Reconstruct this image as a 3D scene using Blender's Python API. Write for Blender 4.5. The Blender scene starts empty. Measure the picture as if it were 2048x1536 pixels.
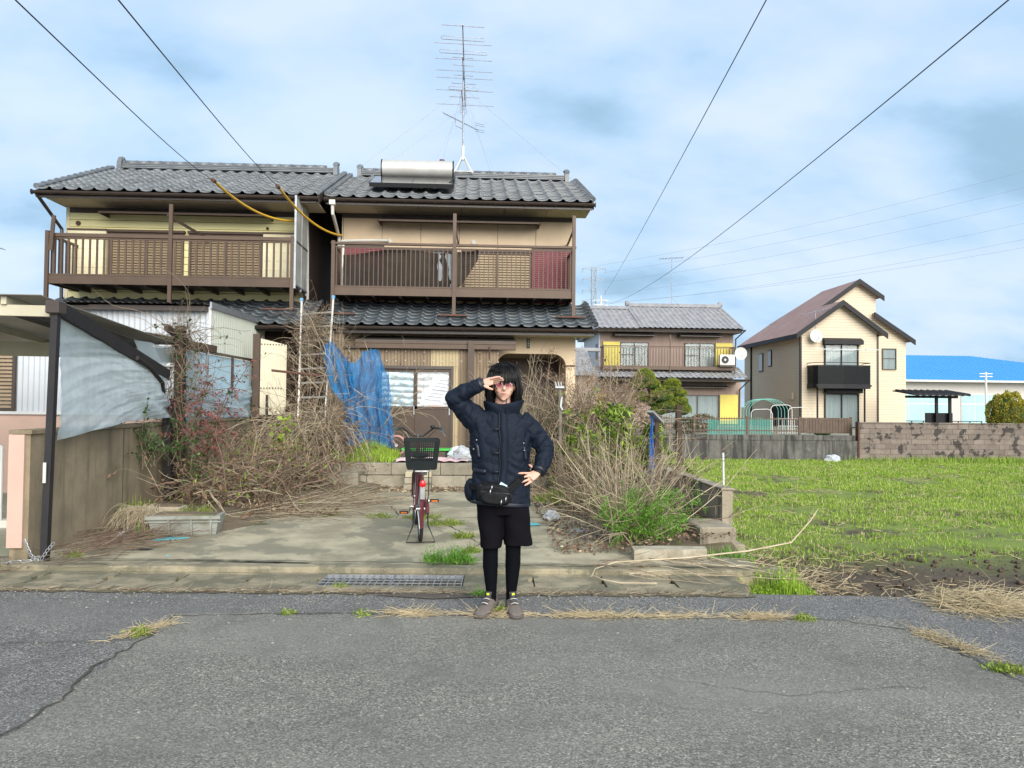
import bpy, math, random
import numpy as np
from mathutils import Vector, Matrix, noise as mnoise

# ------------------------------------------------------------------ camera, sky, sun, exposure
SC = bpy.context.scene
COL = SC.collection
cam_d = bpy.data.cameras.new('camera')
cam = bpy.data.objects.new('camera', cam_d)
COL.objects.link(cam)
cam_d.sensor_width = 36.0
cam_d.lens = 36.0 * 1538.0 / 2048.0
cam_d.clip_start = 0.05
cam_d.clip_end = 3000.0
cam.matrix_world = (Matrix.Translation((0, 0, 1.48)) @ Matrix.Rotation(math.radians(-2.75), 4, 'Z')
                    @ Matrix.Rotation(math.radians(91.5), 4, 'X') @ Matrix.Rotation(0.010, 4, 'Z'))
SC.camera = cam

SUN_EL, SUN_AZ = math.radians(27), math.radians(163)      # azimuth clockwise from +Y: behind the camera, to its left
world = bpy.data.worlds.new('World')
SC.world = world
world.use_nodes = True
wn, wl = world.node_tree.nodes, world.node_tree.links
wn.clear()
w_out = wn.new('ShaderNodeOutputWorld')
w_bg = wn.new('ShaderNodeBackground')
w_bg.inputs['Strength'].default_value = 0.069
sky = wn.new('ShaderNodeTexSky')
sky.sky_type = 'NISHITA'
sky.sun_disc = False
sky.sun_elevation = SUN_EL
sky.sun_rotation = SUN_AZ
sky.air_density = 1.0
sky.dust_density = 1.2
sky.ozone_density = 1.0
# thin cloud deck over the clear sky: noise laid out on a plane high above the ground
tc = wn.new('ShaderNodeTexCoord')
sep = wn.new('ShaderNodeSeparateXYZ')
wl.new(tc.outputs['Generated'], sep.inputs[0])
def wmath(op, a, b=None, c=None):
    n = wn.new('ShaderNodeMath'); n.operation = op
    for i, v in enumerate((a, b, c)):
        if v is None: continue
        if isinstance(v, (int, float)): n.inputs[i].default_value = v
        else: wl.new(v, n.inputs[i])
    return n.outputs[0]
up = wmath('MAXIMUM', wmath('ADD', sep.outputs['Z'], 0.42), 0.10)
u = wmath('DIVIDE', sep.outputs['X'], up)
v = wmath('DIVIDE', sep.outputs['Y'], up)
comb = wn.new('ShaderNodeCombineXYZ')
wl.new(u, comb.inputs[0]); wl.new(v, comb.inputs[1])
def wnoise(scale, detail, rough, off, stretch=(1, 1, 1)):
    m = wn.new('ShaderNodeMapping'); m.inputs['Location'].default_value = off; m.inputs['Scale'].default_value = stretch
    m.inputs['Rotation'].default_value = (0, 0, -0.45)
    wl.new(comb.outputs[0], m.inputs['Vector'])
    n = wn.new('ShaderNodeTexNoise'); n.inputs['Scale'].default_value = scale
    n.inputs['Detail'].default_value = detail; n.inputs['Roughness'].default_value = rough
    wl.new(m.outputs[0], n.inputs['Vector'])
    return n.outputs['Fac']
big = wnoise(1.1, 4.0, 0.5, (7.1, 9.2, 0), (0.8, 1.2, 1))
small = wnoise(2.6, 6.0, 0.5, (18.640000, 4.970000, 5), (0.8, 1.2, 1))
def wramp(fac, stops, interp='EASE'):
    r = wn.new('ShaderNodeValToRGB'); cr = r.color_ramp; cr.interpolation = interp
    while len(cr.elements) < len(stops): cr.elements.new(0.5)
    for e, (p, c) in zip(cr.elements, stops): e.position = p; e.color = tuple(c) + (1,)
    wl.new(fac, r.inputs[0]); return r.outputs[0]
cover = wramp(big, [(0.36, (0.84,) * 3), (0.56, (0.98,) * 3)])
cloud_col = wramp(small, [(0.36, (1.75, 2.6, 3.55)), (0.64, (2.70, 3.2, 3.9))])
grey = wramp(small, [(0.31, (1,) * 3), (0.46, (0,) * 3)])
mixw = wn.new('ShaderNodeMix'); mixw.data_type = 'RGBA'
wl.new(cover, mixw.inputs['Factor']); wl.new(sky.outputs[0], mixw.inputs['A']); wl.new(cloud_col, mixw.inputs['B'])
mixg = wn.new('ShaderNodeMix'); mixg.data_type = 'RGBA'
gm = wmath('MULTIPLY', grey, 0.85)
wl.new(gm, mixg.inputs['Factor']); wl.new(mixw.outputs['Result'], mixg.inputs['A']); mixg.inputs['B'].default_value = (1.25, 2.0, 2.7, 1)
wl.new(mixg.outputs['Result'], w_bg.inputs['Color'])
wl.new(w_bg.outputs[0], w_out.inputs[0])

sun_d = bpy.data.lights.new('sun', 'SUN')
sun_d.energy = 1.5
sun_d.angle = math.radians(50)
sun_d.color = (1.0, 0.95, 0.87)
sun = bpy.data.objects.new('sun', sun_d)
COL.objects.link(sun)
_sd = Vector((math.sin(SUN_AZ) * math.cos(SUN_EL), math.cos(SUN_AZ) * math.cos(SUN_EL), math.sin(SUN_EL)))
sun.rotation_euler = (-_sd).to_track_quat('-Z', 'Y').to_euler()
sun.location = (-20, -30, 40)
SC.view_settings.view_transform = 'Standard'
SC.view_settings.look = 'None'
SC.view_settings.exposure = 2.0
SC.view_settings.gamma = 1.0
SC.view_settings.use_curve_mapping = False

# ------------------------------------------------------------------ helpers: objects
WL = {}
def _link(o, parent, wloc):
    COL.objects.link(o)
    if parent is not None:
        o.parent = parent
        o.location = Vector(wloc) - WL[parent.name]
    else:
        o.location = wloc
    WL[o.name] = Vector(wloc)
    return o
def props(o, label=None, cat=None, group=None, kind=None):
    if label: o['label'] = label
    if cat: o['category'] = cat
    if group: o['group'] = group
    if kind: o['kind'] = kind
    return o
def thing(name, label, cat, loc=(0, 0, 0), group=None):
    o = bpy.data.objects.new(name, None)
    o.empty_display_size = 0.2
    _link(o, None, loc)
    return props(o, label, cat, group)
def mesh_of(name, V, Fc, mats, smooth=False, mi=None):
    me = bpy.data.meshes.new(name)
    V = np.asarray(V, dtype=np.float32)
    if isinstance(Fc, np.ndarray):
        nv, nf, k = len(V), len(Fc), Fc.shape[1]
        me.vertices.add(nv); me.loops.add(nf * k); me.polygons.add(nf)
        me.vertices.foreach_set('co', V.ravel())
        me.loops.foreach_set('vertex_index', Fc.astype(np.int32).ravel())
        me.polygons.foreach_set('loop_start', np.arange(0, nf * k, k, dtype=np.int32))
        me.update(calc_edges=True)
    else:
        me.from_pydata([tuple(p) for p in V], [], Fc)
        me.update()
    for m in (mats if isinstance(mats, (list, tuple)) else [mats]): me.materials.append(m)
    if smooth: me.polygons.foreach_set('use_smooth', [True] * len(me.polygons))
    if mi is not None: me.polygons.foreach_set('material_index', mi)
    return me
def obj(name, me, parent=None, wloc=(0, 0, 0)):
    return _link(bpy.data.objects.new(name, me), parent, wloc)
def inst(name, me, parent, M):
    o = bpy.data.objects.new(name, me)
    COL.objects.link(o)
    M = M.copy()
    if parent is not None:
        o.parent = parent
        M = Matrix.Translation(-WL[parent.name]) @ M
    o.matrix_local = M
    WL[o.name] = Vector((0, 0, 0))
    return o

class MB:
    """collects shapes, then links them as one mesh object"""
    def __init__(s): s.v = []; s.f = []; s.m = []
    def add(s, V, Fc, m=0):
        o = len(s.v); s.v += [tuple(p) for p in V]
        s.f += [tuple(i + o for i in f) for f in Fc]; s.m += [m] * len(Fc)
    def box(s, x0, x1, y0, y1, z0, z1, m=0, b=0.0):
        if b:
            V = []
            for z, d in ((z0, b), (z0 + b, 0), (z1 - b, 0), (z1, b)):
                V += [(x0 + d, y0 + d, z), (x1 - d, y0 + d, z), (x1 - d, y1 - d, z), (x0 + d, y1 - d, z)]
            Fc = [(3, 2, 1, 0), (12, 13, 14, 15)]
            for k in range(3):
                for i in range(4):
                    j = (i + 1) % 4
                    Fc.append((k * 4 + i, k * 4 + j, k * 4 + 4 + j, k * 4 + 4 + i))
            s.add(V, Fc, m); return s
        s.add([(x0, y0, z0), (x1, y0, z0), (x1, y1, z0), (x0, y1, z0), (x0, y0, z1), (x1, y0, z1), (x1, y1, z1), (x0, y1, z1)],
              [(3, 2, 1, 0), (4, 5, 6, 7), (0, 1, 5, 4), (1, 2, 6, 5), (2, 3, 7, 6), (3, 0, 4, 7)], m)
        return s
    def bar(s, a, b, w, h=None, m=0, upv=(0, 0, 1)):
        a, b = Vector(a), Vector(b); h = w if h is None else h
        d = (b - a).normalized(); u = Vector(upv)
        if abs(d.dot(u)) > 0.98: u = Vector((0, 1, 0))
        r = d.cross(u).normalized() * (w / 2); u = r.cross(d).normalized() * (h / 2)
        V = [p + q for p in (a, b) for q in (-r - u, r - u, r + u, -r + u)]
        s.add(V, [(3, 2, 1, 0), (4, 5, 6, 7), (0, 1, 5, 4), (1, 2, 6, 5), (2, 3, 7, 6), (3, 0, 4, 7)], m)
        return s
    def tube(s, pts, r, n=8, m=0, cap=True, closed=False):
        pts = [Vector(p) for p in pts]; K = len(pts)
        rs = r if isinstance(r, (list, tuple)) else [r] * K
        V = []; prev = None
        for i, p in enumerate(pts):
            if closed: d = pts[(i + 1) % K] - pts[i - 1]
            else: d = pts[min(i + 1, K - 1)] - pts[max(i - 1, 0)]
            d.normalize()
            if prev is None:
                u = d.orthogonal().normalized()
            else:
                u = prev - d * prev.dot(d)
                u = u.normalized() if u.length > 1e-6 else d.orthogonal().normalized()
            prev = u; w = d.cross(u)
            rr = rs[i]; ra, rb = rr if isinstance(rr, tuple) else (rr, rr)
            for k in range(n):
                a = 2 * math.pi * k / n
                V.append(p + u * (ra * math.cos(a)) + w * (rb * math.sin(a)))
        Fc = []
        for i in range(K if closed else K - 1):
            j = (i + 1) % K
            for k in range(n):
                l = (k + 1) % n
                Fc.append((i * n + k, i * n + l, j * n + l, j * n + k))
        if cap and not closed:
            Fc.append(tuple(range(n - 1, -1, -1))); Fc.append(tuple(range((K - 1) * n, K * n)))
        s.add(V, Fc, m); return s
    def loft(s, rings, m=0, cap=True, closed=True):
        n = len(rings[0]); V = [p for r in rings for p in r]; Fc = []
        for i in range(len(rings) - 1):
            for k in range(n if closed else n - 1):
                l = (k + 1) % n
                Fc.append((i * n + k, i * n + l, (i + 1) * n + l, (i + 1) * n + k))
        if cap and closed:
            Fc.append(tuple(range(n - 1, -1, -1))); Fc.append(tuple(range((len(rings) - 1) * n, len(rings) * n)))
        s.add(V, Fc, m); return s
    def prism(s, poly, axis, a, b, m=0):
        """poly: 2D points, extruded along axis 'x','y' or 'z' from a to b"""
        def p3(p, t):
            return {'x': (t, p[0], p[1]), 'y': (p[0], t, p[1]), 'z': (p[0], p[1], t)}[axis]
        n = len(poly)
        V = [p3(p, a) for p in poly] + [p3(p, b) for p in poly]
        Fc = [tuple(range(n - 1, -1, -1)), tuple(range(n, 2 * n))] + [(i, (i + 1) % n, n + (i + 1) % n, n + i) for i in range(n)]
        s.add(V, Fc, m); return s
    def sphere(s, c, rx, ry=None, rz=None, n=12, h=8, m=0):
        ry = rx if ry is None else ry; rz = rx if rz is None else rz
        V = [(c[0], c[1], c[2] - rz)]
        for i in range(1, h):
            t = math.pi * i / h - math.pi / 2
            for k in range(n):
                a = 2 * math.pi * k / n
                V.append((c[0] + rx * math.cos(t) * math.cos(a), c[1] + ry * math.cos(t) * math.sin(a), c[2] + rz * math.sin(t)))
        V.append((c[0], c[1], c[2] + rz)); T = len(V) - 1
        Fc = [(0, 1 + (k + 1) % n, 1 + k) for k in range(n)]
        for i in range(h - 2):
            for k in range(n):
                l = (k + 1) % n; a = 1 + i * n
                Fc.append((a + k, a + l, a + n + l, a + n + k))
        a = 1 + (h - 2) * n
        Fc += [(a + k, a + (k + 1) % n, T) for k in range(n)]
        s.add(V, Fc, m); return s
    def mesh(s, name, mats, smooth=False):
        return mesh_of(name, s.v, s.f, mats, smooth, s.m)
    def build(s, name, mats, parent=None, smooth=False, kind=None):
        me = s.mesh(name, mats, smooth)
        o = obj(name, me, parent)
        if smooth: me.set_sharp_from_angle(angle=math.radians(40))
        if kind: o['kind'] = kind
        return o
def B(x0, x1, y0, y1, z0, z1, b=0.0): return MB().box(x0, x1, y0, y1, z0, z1, 0, b)

# ------------------------------------------------------------------ helpers: vegetation in bulk
def tubes_mesh(name, P, R, mats, sides=3, mi=None):
    """P (N,K,3) polylines, R (N,K) radii -> one mesh of thin tubes"""
    P = np.asarray(P, float); R = np.asarray(R, float); N, K, _ = P.shape
    D = np.gradient(P, axis=1); D /= np.linalg.norm(D, axis=2, keepdims=True) + 1e-9
    ref = np.where(np.abs(D[..., 2:3]) > 0.9, np.array([1.0, 0, 0]), np.array([0, 0, 1.0]))
    U = np.cross(D, ref); U /= np.linalg.norm(U, axis=2, keepdims=True) + 1e-9
    W = np.cross(D, U)
    a = np.arange(sides) * 2 * np.pi / sides
    V = P[:, :, None, :] + R[:, :, None, None] * (U[:, :, None, :] * np.cos(a)[None, None, :, None] + W[:, :, None, :] * np.sin(a)[None, None, :, None])
    V = V.reshape(-1, 3)
    n = np.arange(N)[:, None, None]; i = np.arange(K - 1)[None, :, None]; k = np.arange(sides)[None, None, :]
    l = (k + 1) % sides; base = n * K * sides
    Fc = np.stack(np.broadcast_arrays(base + i * sides + k, base + i * sides + l, base + (i + 1) * sides + l, base + (i + 1) * sides + k), -1).reshape(-1, 4)
    m = None
    if mi is not None: m = np.repeat(np.asarray(mi, np.int32), (K - 1) * sides)
    return mesh_of(name, V, Fc, mats, True, m)
def unit(a): return a / (np.linalg.norm(a, axis=-1, keepdims=True) + 1e-9)
def leaves_mesh(name, C, D, L, Wd, mats, rng, mi=None, droop=0.15):
    """C base points, D directions; every leaf a folded, drooping six-vertex blade"""
    C = np.asarray(C, float); D = unit(np.asarray(D, float)); N = len(C)
    L = np.broadcast_to(L, N)[:, None]; Wd = np.broadcast_to(Wd, N)[:, None]
    r = rng.normal(size=(N, 3)); S = unit(np.cross(D, r)); Nn = np.cross(S, D)
    mid = C + D * L * 0.45 + Nn * L * 0.06
    tip = C + D * L - np.array([0, 0, 1.0]) * L * droop
    V = np.stack([C, mid + S * Wd * 0.5 + Nn * Wd * .18, tip, mid - S * Wd * 0.5 + Nn * Wd * .18, mid], 1).reshape(-1, 3)
    b = (np.arange(N) * 5)[:, None]
    Fc = np.concatenate([b + np.array([[0, 1, 4, 4]]), b + np.array([[4, 1, 2, 2]]), b + np.array([[0, 4, 3, 3]]), b + np.array([[4, 2, 3, 3]])], 1).reshape(-1, 4)[:, :3]
    m = None if mi is None else np.repeat(np.asarray(mi, np.int32), 4)
    return mesh_of(name, V, Fc, mats, False, m)
def blades_mesh(name, C, Hh, Wd, mats, rng, lean=0.35, mi=None, az=None):
    """grass: each blade a bent strip of five vertices"""
    C = np.asarray(C, float); N = len(C)
    Hh = np.broadcast_to(Hh, N)[:, None]; Wd = np.broadcast_to(Wd, N)[:, None]
    a = rng.uniform(0, 2 * np.pi, N) if az is None else az
    d = np.stack([np.cos(a), np.sin(a), np.zeros(N)], 1)
    ln = np.abs(rng.normal(0, lean, N))[:, None]
    f = rng.uniform(0, 2 * np.pi, N); s = np.stack([np.cos(f), np.sin(f), np.zeros(N)], 1)
    upv = np.array([0, 0, 1.0])
    mid = C + upv * Hh * .55 + d * Hh * ln * .35
    tip = C + (upv * Hh * np.maximum(1 - ln * .45, .15) + d * Hh * ln)
    V = np.stack([C - s * Wd * .5, C + s * Wd * .5, mid + s * Wd * .4, mid - s * Wd * .4, tip], 1).reshape(-1, 3)
    b = (np.arange(N) * 5)[:, None]
    Fc = np.concatenate([b + np.array([[0, 1, 2]]), b + np.array([[0, 2, 3]]), b + np.array([[3, 2, 4]])], 1).reshape(-1, 3)
    m = None if mi is None else np.repeat(np.asarray(mi, np.int32), 3)
    return mesh_of(name, V, Fc, mats, False, m)
def wander(rng, start, direc, length, K=9, curl=0.35, grav=0.0, zmin=None):
    """N wandering polylines"""
    start = np.asarray(start, float); N = len(start)
    d = unit(np.asarray(direc, float)); st = (np.broadcast_to(length, N) / (K - 1))[:, None]
    P = [start]; w = rng.normal(0, curl, (N, 3))
    for k in range(K - 1):
        w = w * 0.75 + rng.normal(0, curl * .6, (N, 3))
        d = unit(d + w * 0.55 + np.array([0, 0, -grav]))
        p = P[-1] + d * st
        if zmin is not None: p[:, 2] = np.maximum(p[:, 2], zmin + rng.uniform(0, .02, N))
        P.append(p)
    return np.stack(P, 1)
def taper(N, K, r0, r1): return np.broadcast_to(r0, N)[:, None] + (np.broadcast_to(r1, N)[:, None] - np.broadcast_to(r0, N)[:, None]) * np.linspace(0, 1, K)[None, :]

# ------------------------------------------------------------------ helpers: materials
MATS = {}
def mat(name, col, rough=0.7, col2=None, scale=6.0, amount=1.0, bump=0.0, bscale=60.0, stain=None, sscale=1.2, sthr=(0.5, 0.7), stretch=(1, 1, 1),
        metal=0.0, spec=0.4, coat=0.0, speck=None, spscale=220.0, spthr=(0.68, 0.74), transl=0.0, alpha=1.0, objvar=0.0, streak=None, stthr=(0.5, 0.75), island=0.0, sheen=0.0):
    if name in MATS: return MATS[name]
    m = bpy.data.materials.new(name); m.use_nodes = True
    N, Lk = m.node_tree.nodes, m.node_tree.links
    bs = N['Principled BSDF']
    bs.inputs['Roughness'].default_value = rough; bs.inputs['Metallic'].default_value = metal
    bs.inputs['Specular IOR Level'].default_value = spec; bs.inputs['Coat Weight'].default_value = coat
    if sheen: bs.inputs['Sheen Weight'].default_value = sheen
    geo = N.new('ShaderNodeNewGeometry')
    def nz(sc, det=5.0, ro=0.6, st=(1, 1, 1)):
        mp = N.new('ShaderNodeMapping'); mp.inputs['Scale'].default_value = st
        Lk.new(geo.outputs['Position'], mp.inputs['Vector'])
        t = N.new('ShaderNodeTexNoise'); t.inputs['Scale'].default_value = sc; t.inputs['Detail'].default_value = det; t.inputs['Roughness'].default_value = ro
        Lk.new(mp.outputs[0], t.inputs['Vector']); return t.outputs['Fac']
    def rng_(f, a, b):
        r = N.new('ShaderNodeMapRange'); r.inputs['From Min'].default_value = a; r.inputs['From Max'].default_value = b
        r.interpolation_type = 'SMOOTHSTEP'; Lk.new(f, r.inputs['Value']); return r.outputs[0]
    def mix(f, a, b, k=1.0):
        x = N.new('ShaderNodeMix'); x.data_type = 'RGBA'
        if k != 1.0:
            mm = N.new('ShaderNodeMath'); mm.operation = 'MULTIPLY'; mm.inputs[1].default_value = k; Lk.new(f, mm.inputs[0]); f = mm.outputs[0]
        Lk.new(f, x.inputs['Factor'])
        for s, v in (('A', a), ('B', b)):
            if isinstance(v, tuple): x.inputs[s].default_value = v + (1,) if len(v) == 3 else v
            else: Lk.new(v, x.inputs[s])
        return x.outputs['Result']
    c = col
    if col2 is not None: c = mix(rng_(nz(scale, 6, .62, stretch), 0.32, 0.68), col, col2, amount)
    if speck is not None: c = mix(rng_(nz(spscale, 2, .5), *spthr), c, speck)
    if stain is not None: c = mix(rng_(nz(sscale, 7, .65), *sthr), c, stain, 0.85)
    if streak is not None: c = mix(rng_(nz(5.0, 5, .6, (1, 1, .12)), *stthr), c, streak, 0.8)
    if objvar or island:
        src = N.new('ShaderNodeObjectInfo').outputs['Random'] if objvar else geo.outputs['Random Per Island']
        h = N.new('ShaderNodeHueSaturation')
        r = N.new('ShaderNodeMapRange'); k = objvar or island
        r.inputs['To Min'].default_value = 1 - k; r.inputs['To Max'].default_value = 1 + k
        Lk.new(src, r.inputs['Value']); Lk.new(r.outputs[0], h.inputs['Value'])
        if isinstance(c, tuple): h.inputs['Color'].default_value = c + (1,)
        else: Lk.new(c, h.inputs['Color'])
        c = h.outputs[0]
    if isinstance(c, tuple): bs.inputs['Base Color'].default_value = c + (1,)
    else: Lk.new(c, bs.inputs['Base Color'])
    if bump:
        bp = N.new('ShaderNodeBump'); bp.inputs['Strength'].default_value = min(1.0, bump); bp.inputs['Distance'].default_value = 0.02 * bump
        Lk.new(nz(bscale, 6, .65), bp.inputs['Height']); Lk.new(bp.outputs[0], bs.inputs['Normal'])
    last = bs.outputs[0]; out = N['Material Output']
    if transl:
        tr = N.new('ShaderNodeBsdfTranslucent')
        if isinstance(c, tuple): tr.inputs[0].default_value = c + (1,)
        else: Lk.new(c, tr.inputs[0])
        x = N.new('ShaderNodeMixShader'); x.inputs[0].default_value = transl
        Lk.new(last, x.inputs[1]); Lk.new(tr.outputs[0], x.inputs[2]); last = x.outputs[0]
    if alpha < 1.0:
        tp = N.new('ShaderNodeBsdfTransparent'); x = N.new('ShaderNodeMixShader'); x.inputs[0].default_value = alpha
        Lk.new(tp.outputs[0], x.inputs[1]); Lk.new(last, x.inputs[2]); last = x.outputs[0]
    Lk.new(last, out.inputs[0])
    MATS[name] = m
    return m
# ------------------------------------------------------------------ materials
def asphalt(name, base, stones, sc, amt, dark):
    m = bpy.data.materials.new(name); m.use_nodes = True
    N, Lk = m.node_tree.nodes, m.node_tree.links; bs = N['Principled BSDF']
    geo = N.new('ShaderNodeNewGeometry')
    vo = N.new('ShaderNodeTexVoronoi'); vo.inputs['Scale'].default_value = sc; Lk.new(geo.outputs['Position'], vo.inputs['Vector'])
    sp = N.new('ShaderNodeSeparateColor'); Lk.new(vo.outputs['Color'], sp.inputs[0])
    r = N.new('ShaderNodeValToRGB'); cr = r.color_ramp
    st = [(0.0, [c * .45 for c in base]), (0.45, base), (0.75, [(a + b) / 2 for a, b in zip(base, stones)]), (0.94, stones), (1.0, [min(1, c * 1.5) for c in stones])]
    while len(cr.elements) < len(st): cr.elements.new(.5)
    for e, (p, c) in zip(cr.elements, st): e.position = p; e.color = tuple(c) + (1,)
    Lk.new(sp.outputs[0], r.inputs[0])
    def nz(s_, d, st=(1, 1, 1)):
        mp = N.new('ShaderNodeMapping'); mp.inputs['Scale'].default_value = st; Lk.new(geo.outputs['Position'], mp.inputs['Vector'])
        n = N.new('ShaderNodeTexNoise'); n.inputs['Scale'].default_value = s_; n.inputs['Detail'].default_value = d; n.inputs['Roughness'].default_value = .62
        Lk.new(mp.outputs[0], n.inputs['Vector']); return n.outputs['Fac']
    def mix(f, a, b, k, lo=.35, hi=.68):
        q = N.new('ShaderNodeMapRange'); q.inputs['From Min'].default_value = lo; q.inputs['From Max'].default_value = hi; q.inputs['To Max'].default_value = k
        Lk.new(f, q.inputs['Value']); x = N.new('ShaderNodeMix'); x.data_type = 'RGBA'; Lk.new(q.outputs[0], x.inputs['Factor'])
        for s_, v_ in (('A', a), ('B', b)):
            if isinstance(v_, (tuple, list)): x.inputs[s_].default_value = tuple(v_) + (1,)
            else: Lk.new(v_, x.inputs[s_])
        return x.outputs['Result']
    c = mix(nz(1.1, 6), r.outputs[0], dark, amt)
    c = mix(nz(.45, 4, (.5, 1.6, 1)), c, [min(1, q * 1.4) for q in base], .6, .46, .66)
    c = mix(nz(2.6, 7, (1, .6, 1)), c, [q * .68 for q in base], .45, .55, .68)
    Lk.new(c, bs.inputs['Base Color'])
    bs.inputs['Roughness'].default_value = .88; bs.inputs['Specular IOR Level'].default_value = .3
    bp = N.new('ShaderNodeBump'); bp.inputs['Strength'].default_value = .8; bp.inputs['Distance'].default_value = .006
    ad = N.new('ShaderNodeMath'); ad.operation = 'ADD'; Lk.new(sp.outputs[1], ad.inputs[0]); Lk.new(nz(40, 4), ad.inputs[1])
    Lk.new(ad.outputs[0], bp.inputs['Height']); Lk.new(bp.outputs[0], bs.inputs['Normal'])
    MATS[name] = m; return m
M_road = asphalt('asphalt_worn', [.172, .163, .140], [.32, .30, .24], 130, .58, [.118, .112, .100])
M_shoulder = asphalt('asphalt_dark', [.130, .124, .114], [.33, .315, .28], 130, .5, [.092, .09, .09])
M_crack = mat('crack_dirt', (.060, .055, .042), .95)
M_conc = mat('driveway_concrete', (.47, .415, .285), .92, (.28, .245, .165), 2.3, 1.0, .9, 70, stain=(.22, .205, .145), sscale=1.5, sthr=(.50, .56), speck=(.40, .37, .29), spscale=70, spthr=(.62, .7))
M_gut = mat('gutter_concrete', (.34, .29, .19), .93, (.17, .15, .10), 3.4, 1.0, .9, 80, stain=(.15, .14, .09), sscale=2.4, sthr=(.50, .57), objvar=.12, speck=(.40, .37, .30), spscale=90, spthr=(.64, .72))
M_wallconc = mat('stained_concrete', (.27, .215, .14), .93, (.175, .14, .09), 2.5, .9, .5, 50, streak=(.10, .084, .052), stthr=(.46, .74), stain=(.15, .15, .07), sscale=1.3, sthr=(.60, .78))
M_rwall = mat('old_concrete', (.37, .32, .235), .94, (.25, .215, .155), 3.5, .9, .7, 60, streak=(.06, .055, .04), stthr=(.5, .7))
M_block = mat('grey_block', (.33, .295, .225), .95, (.22, .195, .145), 5, .9, .8, 90, stain=(.10, .095, .07), sscale=2.4, sthr=(.55, .66), objvar=.16)
M_block2 = mat('brown_block', (.20, .165, .14), .95, (.15, .12, .10), 3.5, .9, .7, 60, stain=(.030, .026, .024), sscale=2.3, sthr=(.535, .575), objvar=.14)
M_mortar = mat('mortar', (.17, .15, .12), .95, (.10, .09, .07), 4, .9)
M_soil = mat('field_soil', (.060, .043, .028), .97, (.10, .078, .05), 9, .9, 1.0, 22, stain=(.17, .235, .035), sscale=1.3, sthr=(.36, .52))
def sprouted(m):
    """the green of the sprouting weeds starts some metres in from the tilled near edge of the field"""
    N, Lk = m.node_tree.nodes, m.node_tree.links; bs = N['Principled BSDF']; mx = bs.inputs['Base Color'].links[0].from_node
    fac = mx.inputs['Factor'].links[0].from_socket; g_ = N.new('ShaderNodeNewGeometry'); sp = N.new('ShaderNodeSeparateXYZ'); Lk.new(g_.outputs['Position'], sp.inputs[0])
    ad = N.new('ShaderNodeMath'); ad.operation = 'MULTIPLY_ADD'; ad.inputs[1].default_value = .15; Lk.new(sp.outputs['X'], ad.inputs[0]); Lk.new(sp.outputs['Y'], ad.inputs[2])
    r = N.new('ShaderNodeMapRange'); r.inputs['From Min'].default_value = 9.4; r.inputs['From Max'].default_value = 12.2; r.interpolation_type = 'SMOOTHSTEP'; Lk.new(ad.outputs[0], r.inputs['Value'])
    mu = N.new('ShaderNodeMath'); mu.operation = 'MULTIPLY'; Lk.new(fac, mu.inputs[0]); Lk.new(r.outputs[0], mu.inputs[1]); Lk.new(mu.outputs[0], mx.inputs['Factor'])
sprouted(M_soil)
M_earth = mat('dry_earth', (.17, .13, .085), .97, (.11, .085, .055), 5, .9, .9, 40, stain=(.07, .09, .025), sscale=1.5, sthr=(.52, .7))
M_land = mat('far_land', (.10, .12, .05), .97, (.16, .14, .09), .12, .9)
M_yard = mat('yard_gravel', (.30, .27, .21), .95, (.16, .16, .09), 1.2, .9, .5, 60)
M_lot = mat('lot_concrete', (.34, .32, .25), .92, (.24, .24, .16), .8, .9, .3, 60, stain=(.20, .25, .13), sscale=.7, sthr=(.5, .68))
M_steel = mat('galvanised_steel', (.40, .42, .44), .5, (.28, .29, .30), 14, .8, metal=.7, objvar=.08)
M_dark = mat('void_shade', (.012, .012, .012), .9)  # near-black colour stands in for the shade inside hollow places

# ------------------------------------------------------------------ ground
rng = np.random.default_rng(11)
def grid_sheet(name, x0, x1, y0, y1, nx, ny, zf, m, parent=None, kind='structure', smooth=True, edge=None):
    xs, ys = np.linspace(x0, x1, nx), np.linspace(y0, y1, ny)
    X, Y = np.meshgrid(xs, ys)
    if edge is not None: X, Y = edge(X, Y)
    Z = zf(X, Y)
    V = np.stack([X, Y, Z], -1).reshape(-1, 3)
    i, j = np.meshgrid(np.arange(nx - 1), np.arange(ny - 1))
    a = (j * nx + i).ravel()
    Fc = np.stack([a, a + 1, a + nx + 1, a + nx], 1)
    o = obj(name, mesh_of(name, V, Fc, m, smooth), parent)
    if kind: o['kind'] = kind
    return o
def fbm(X, Y, sc, seed=0.0, oct=3):
    sh = X.shape; out = np.zeros(X.size); xf, yf = X.ravel(), Y.ravel()
    for n in range(X.size):
        out[n] = mnoise.fractal((xf[n] * sc + seed, yf[n] * sc - seed, seed * .37), 1.0, 2.0, oct)
    return out.reshape(sh)

g = MB(); g.add([(-1500, -60, -.95), (1500, -60, -.95), (1500, 2200, -.95), (-1500, 2200, -.95)], [(0, 1, 2, 3)])
g.build('ground', M_land, kind='structure')
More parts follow.
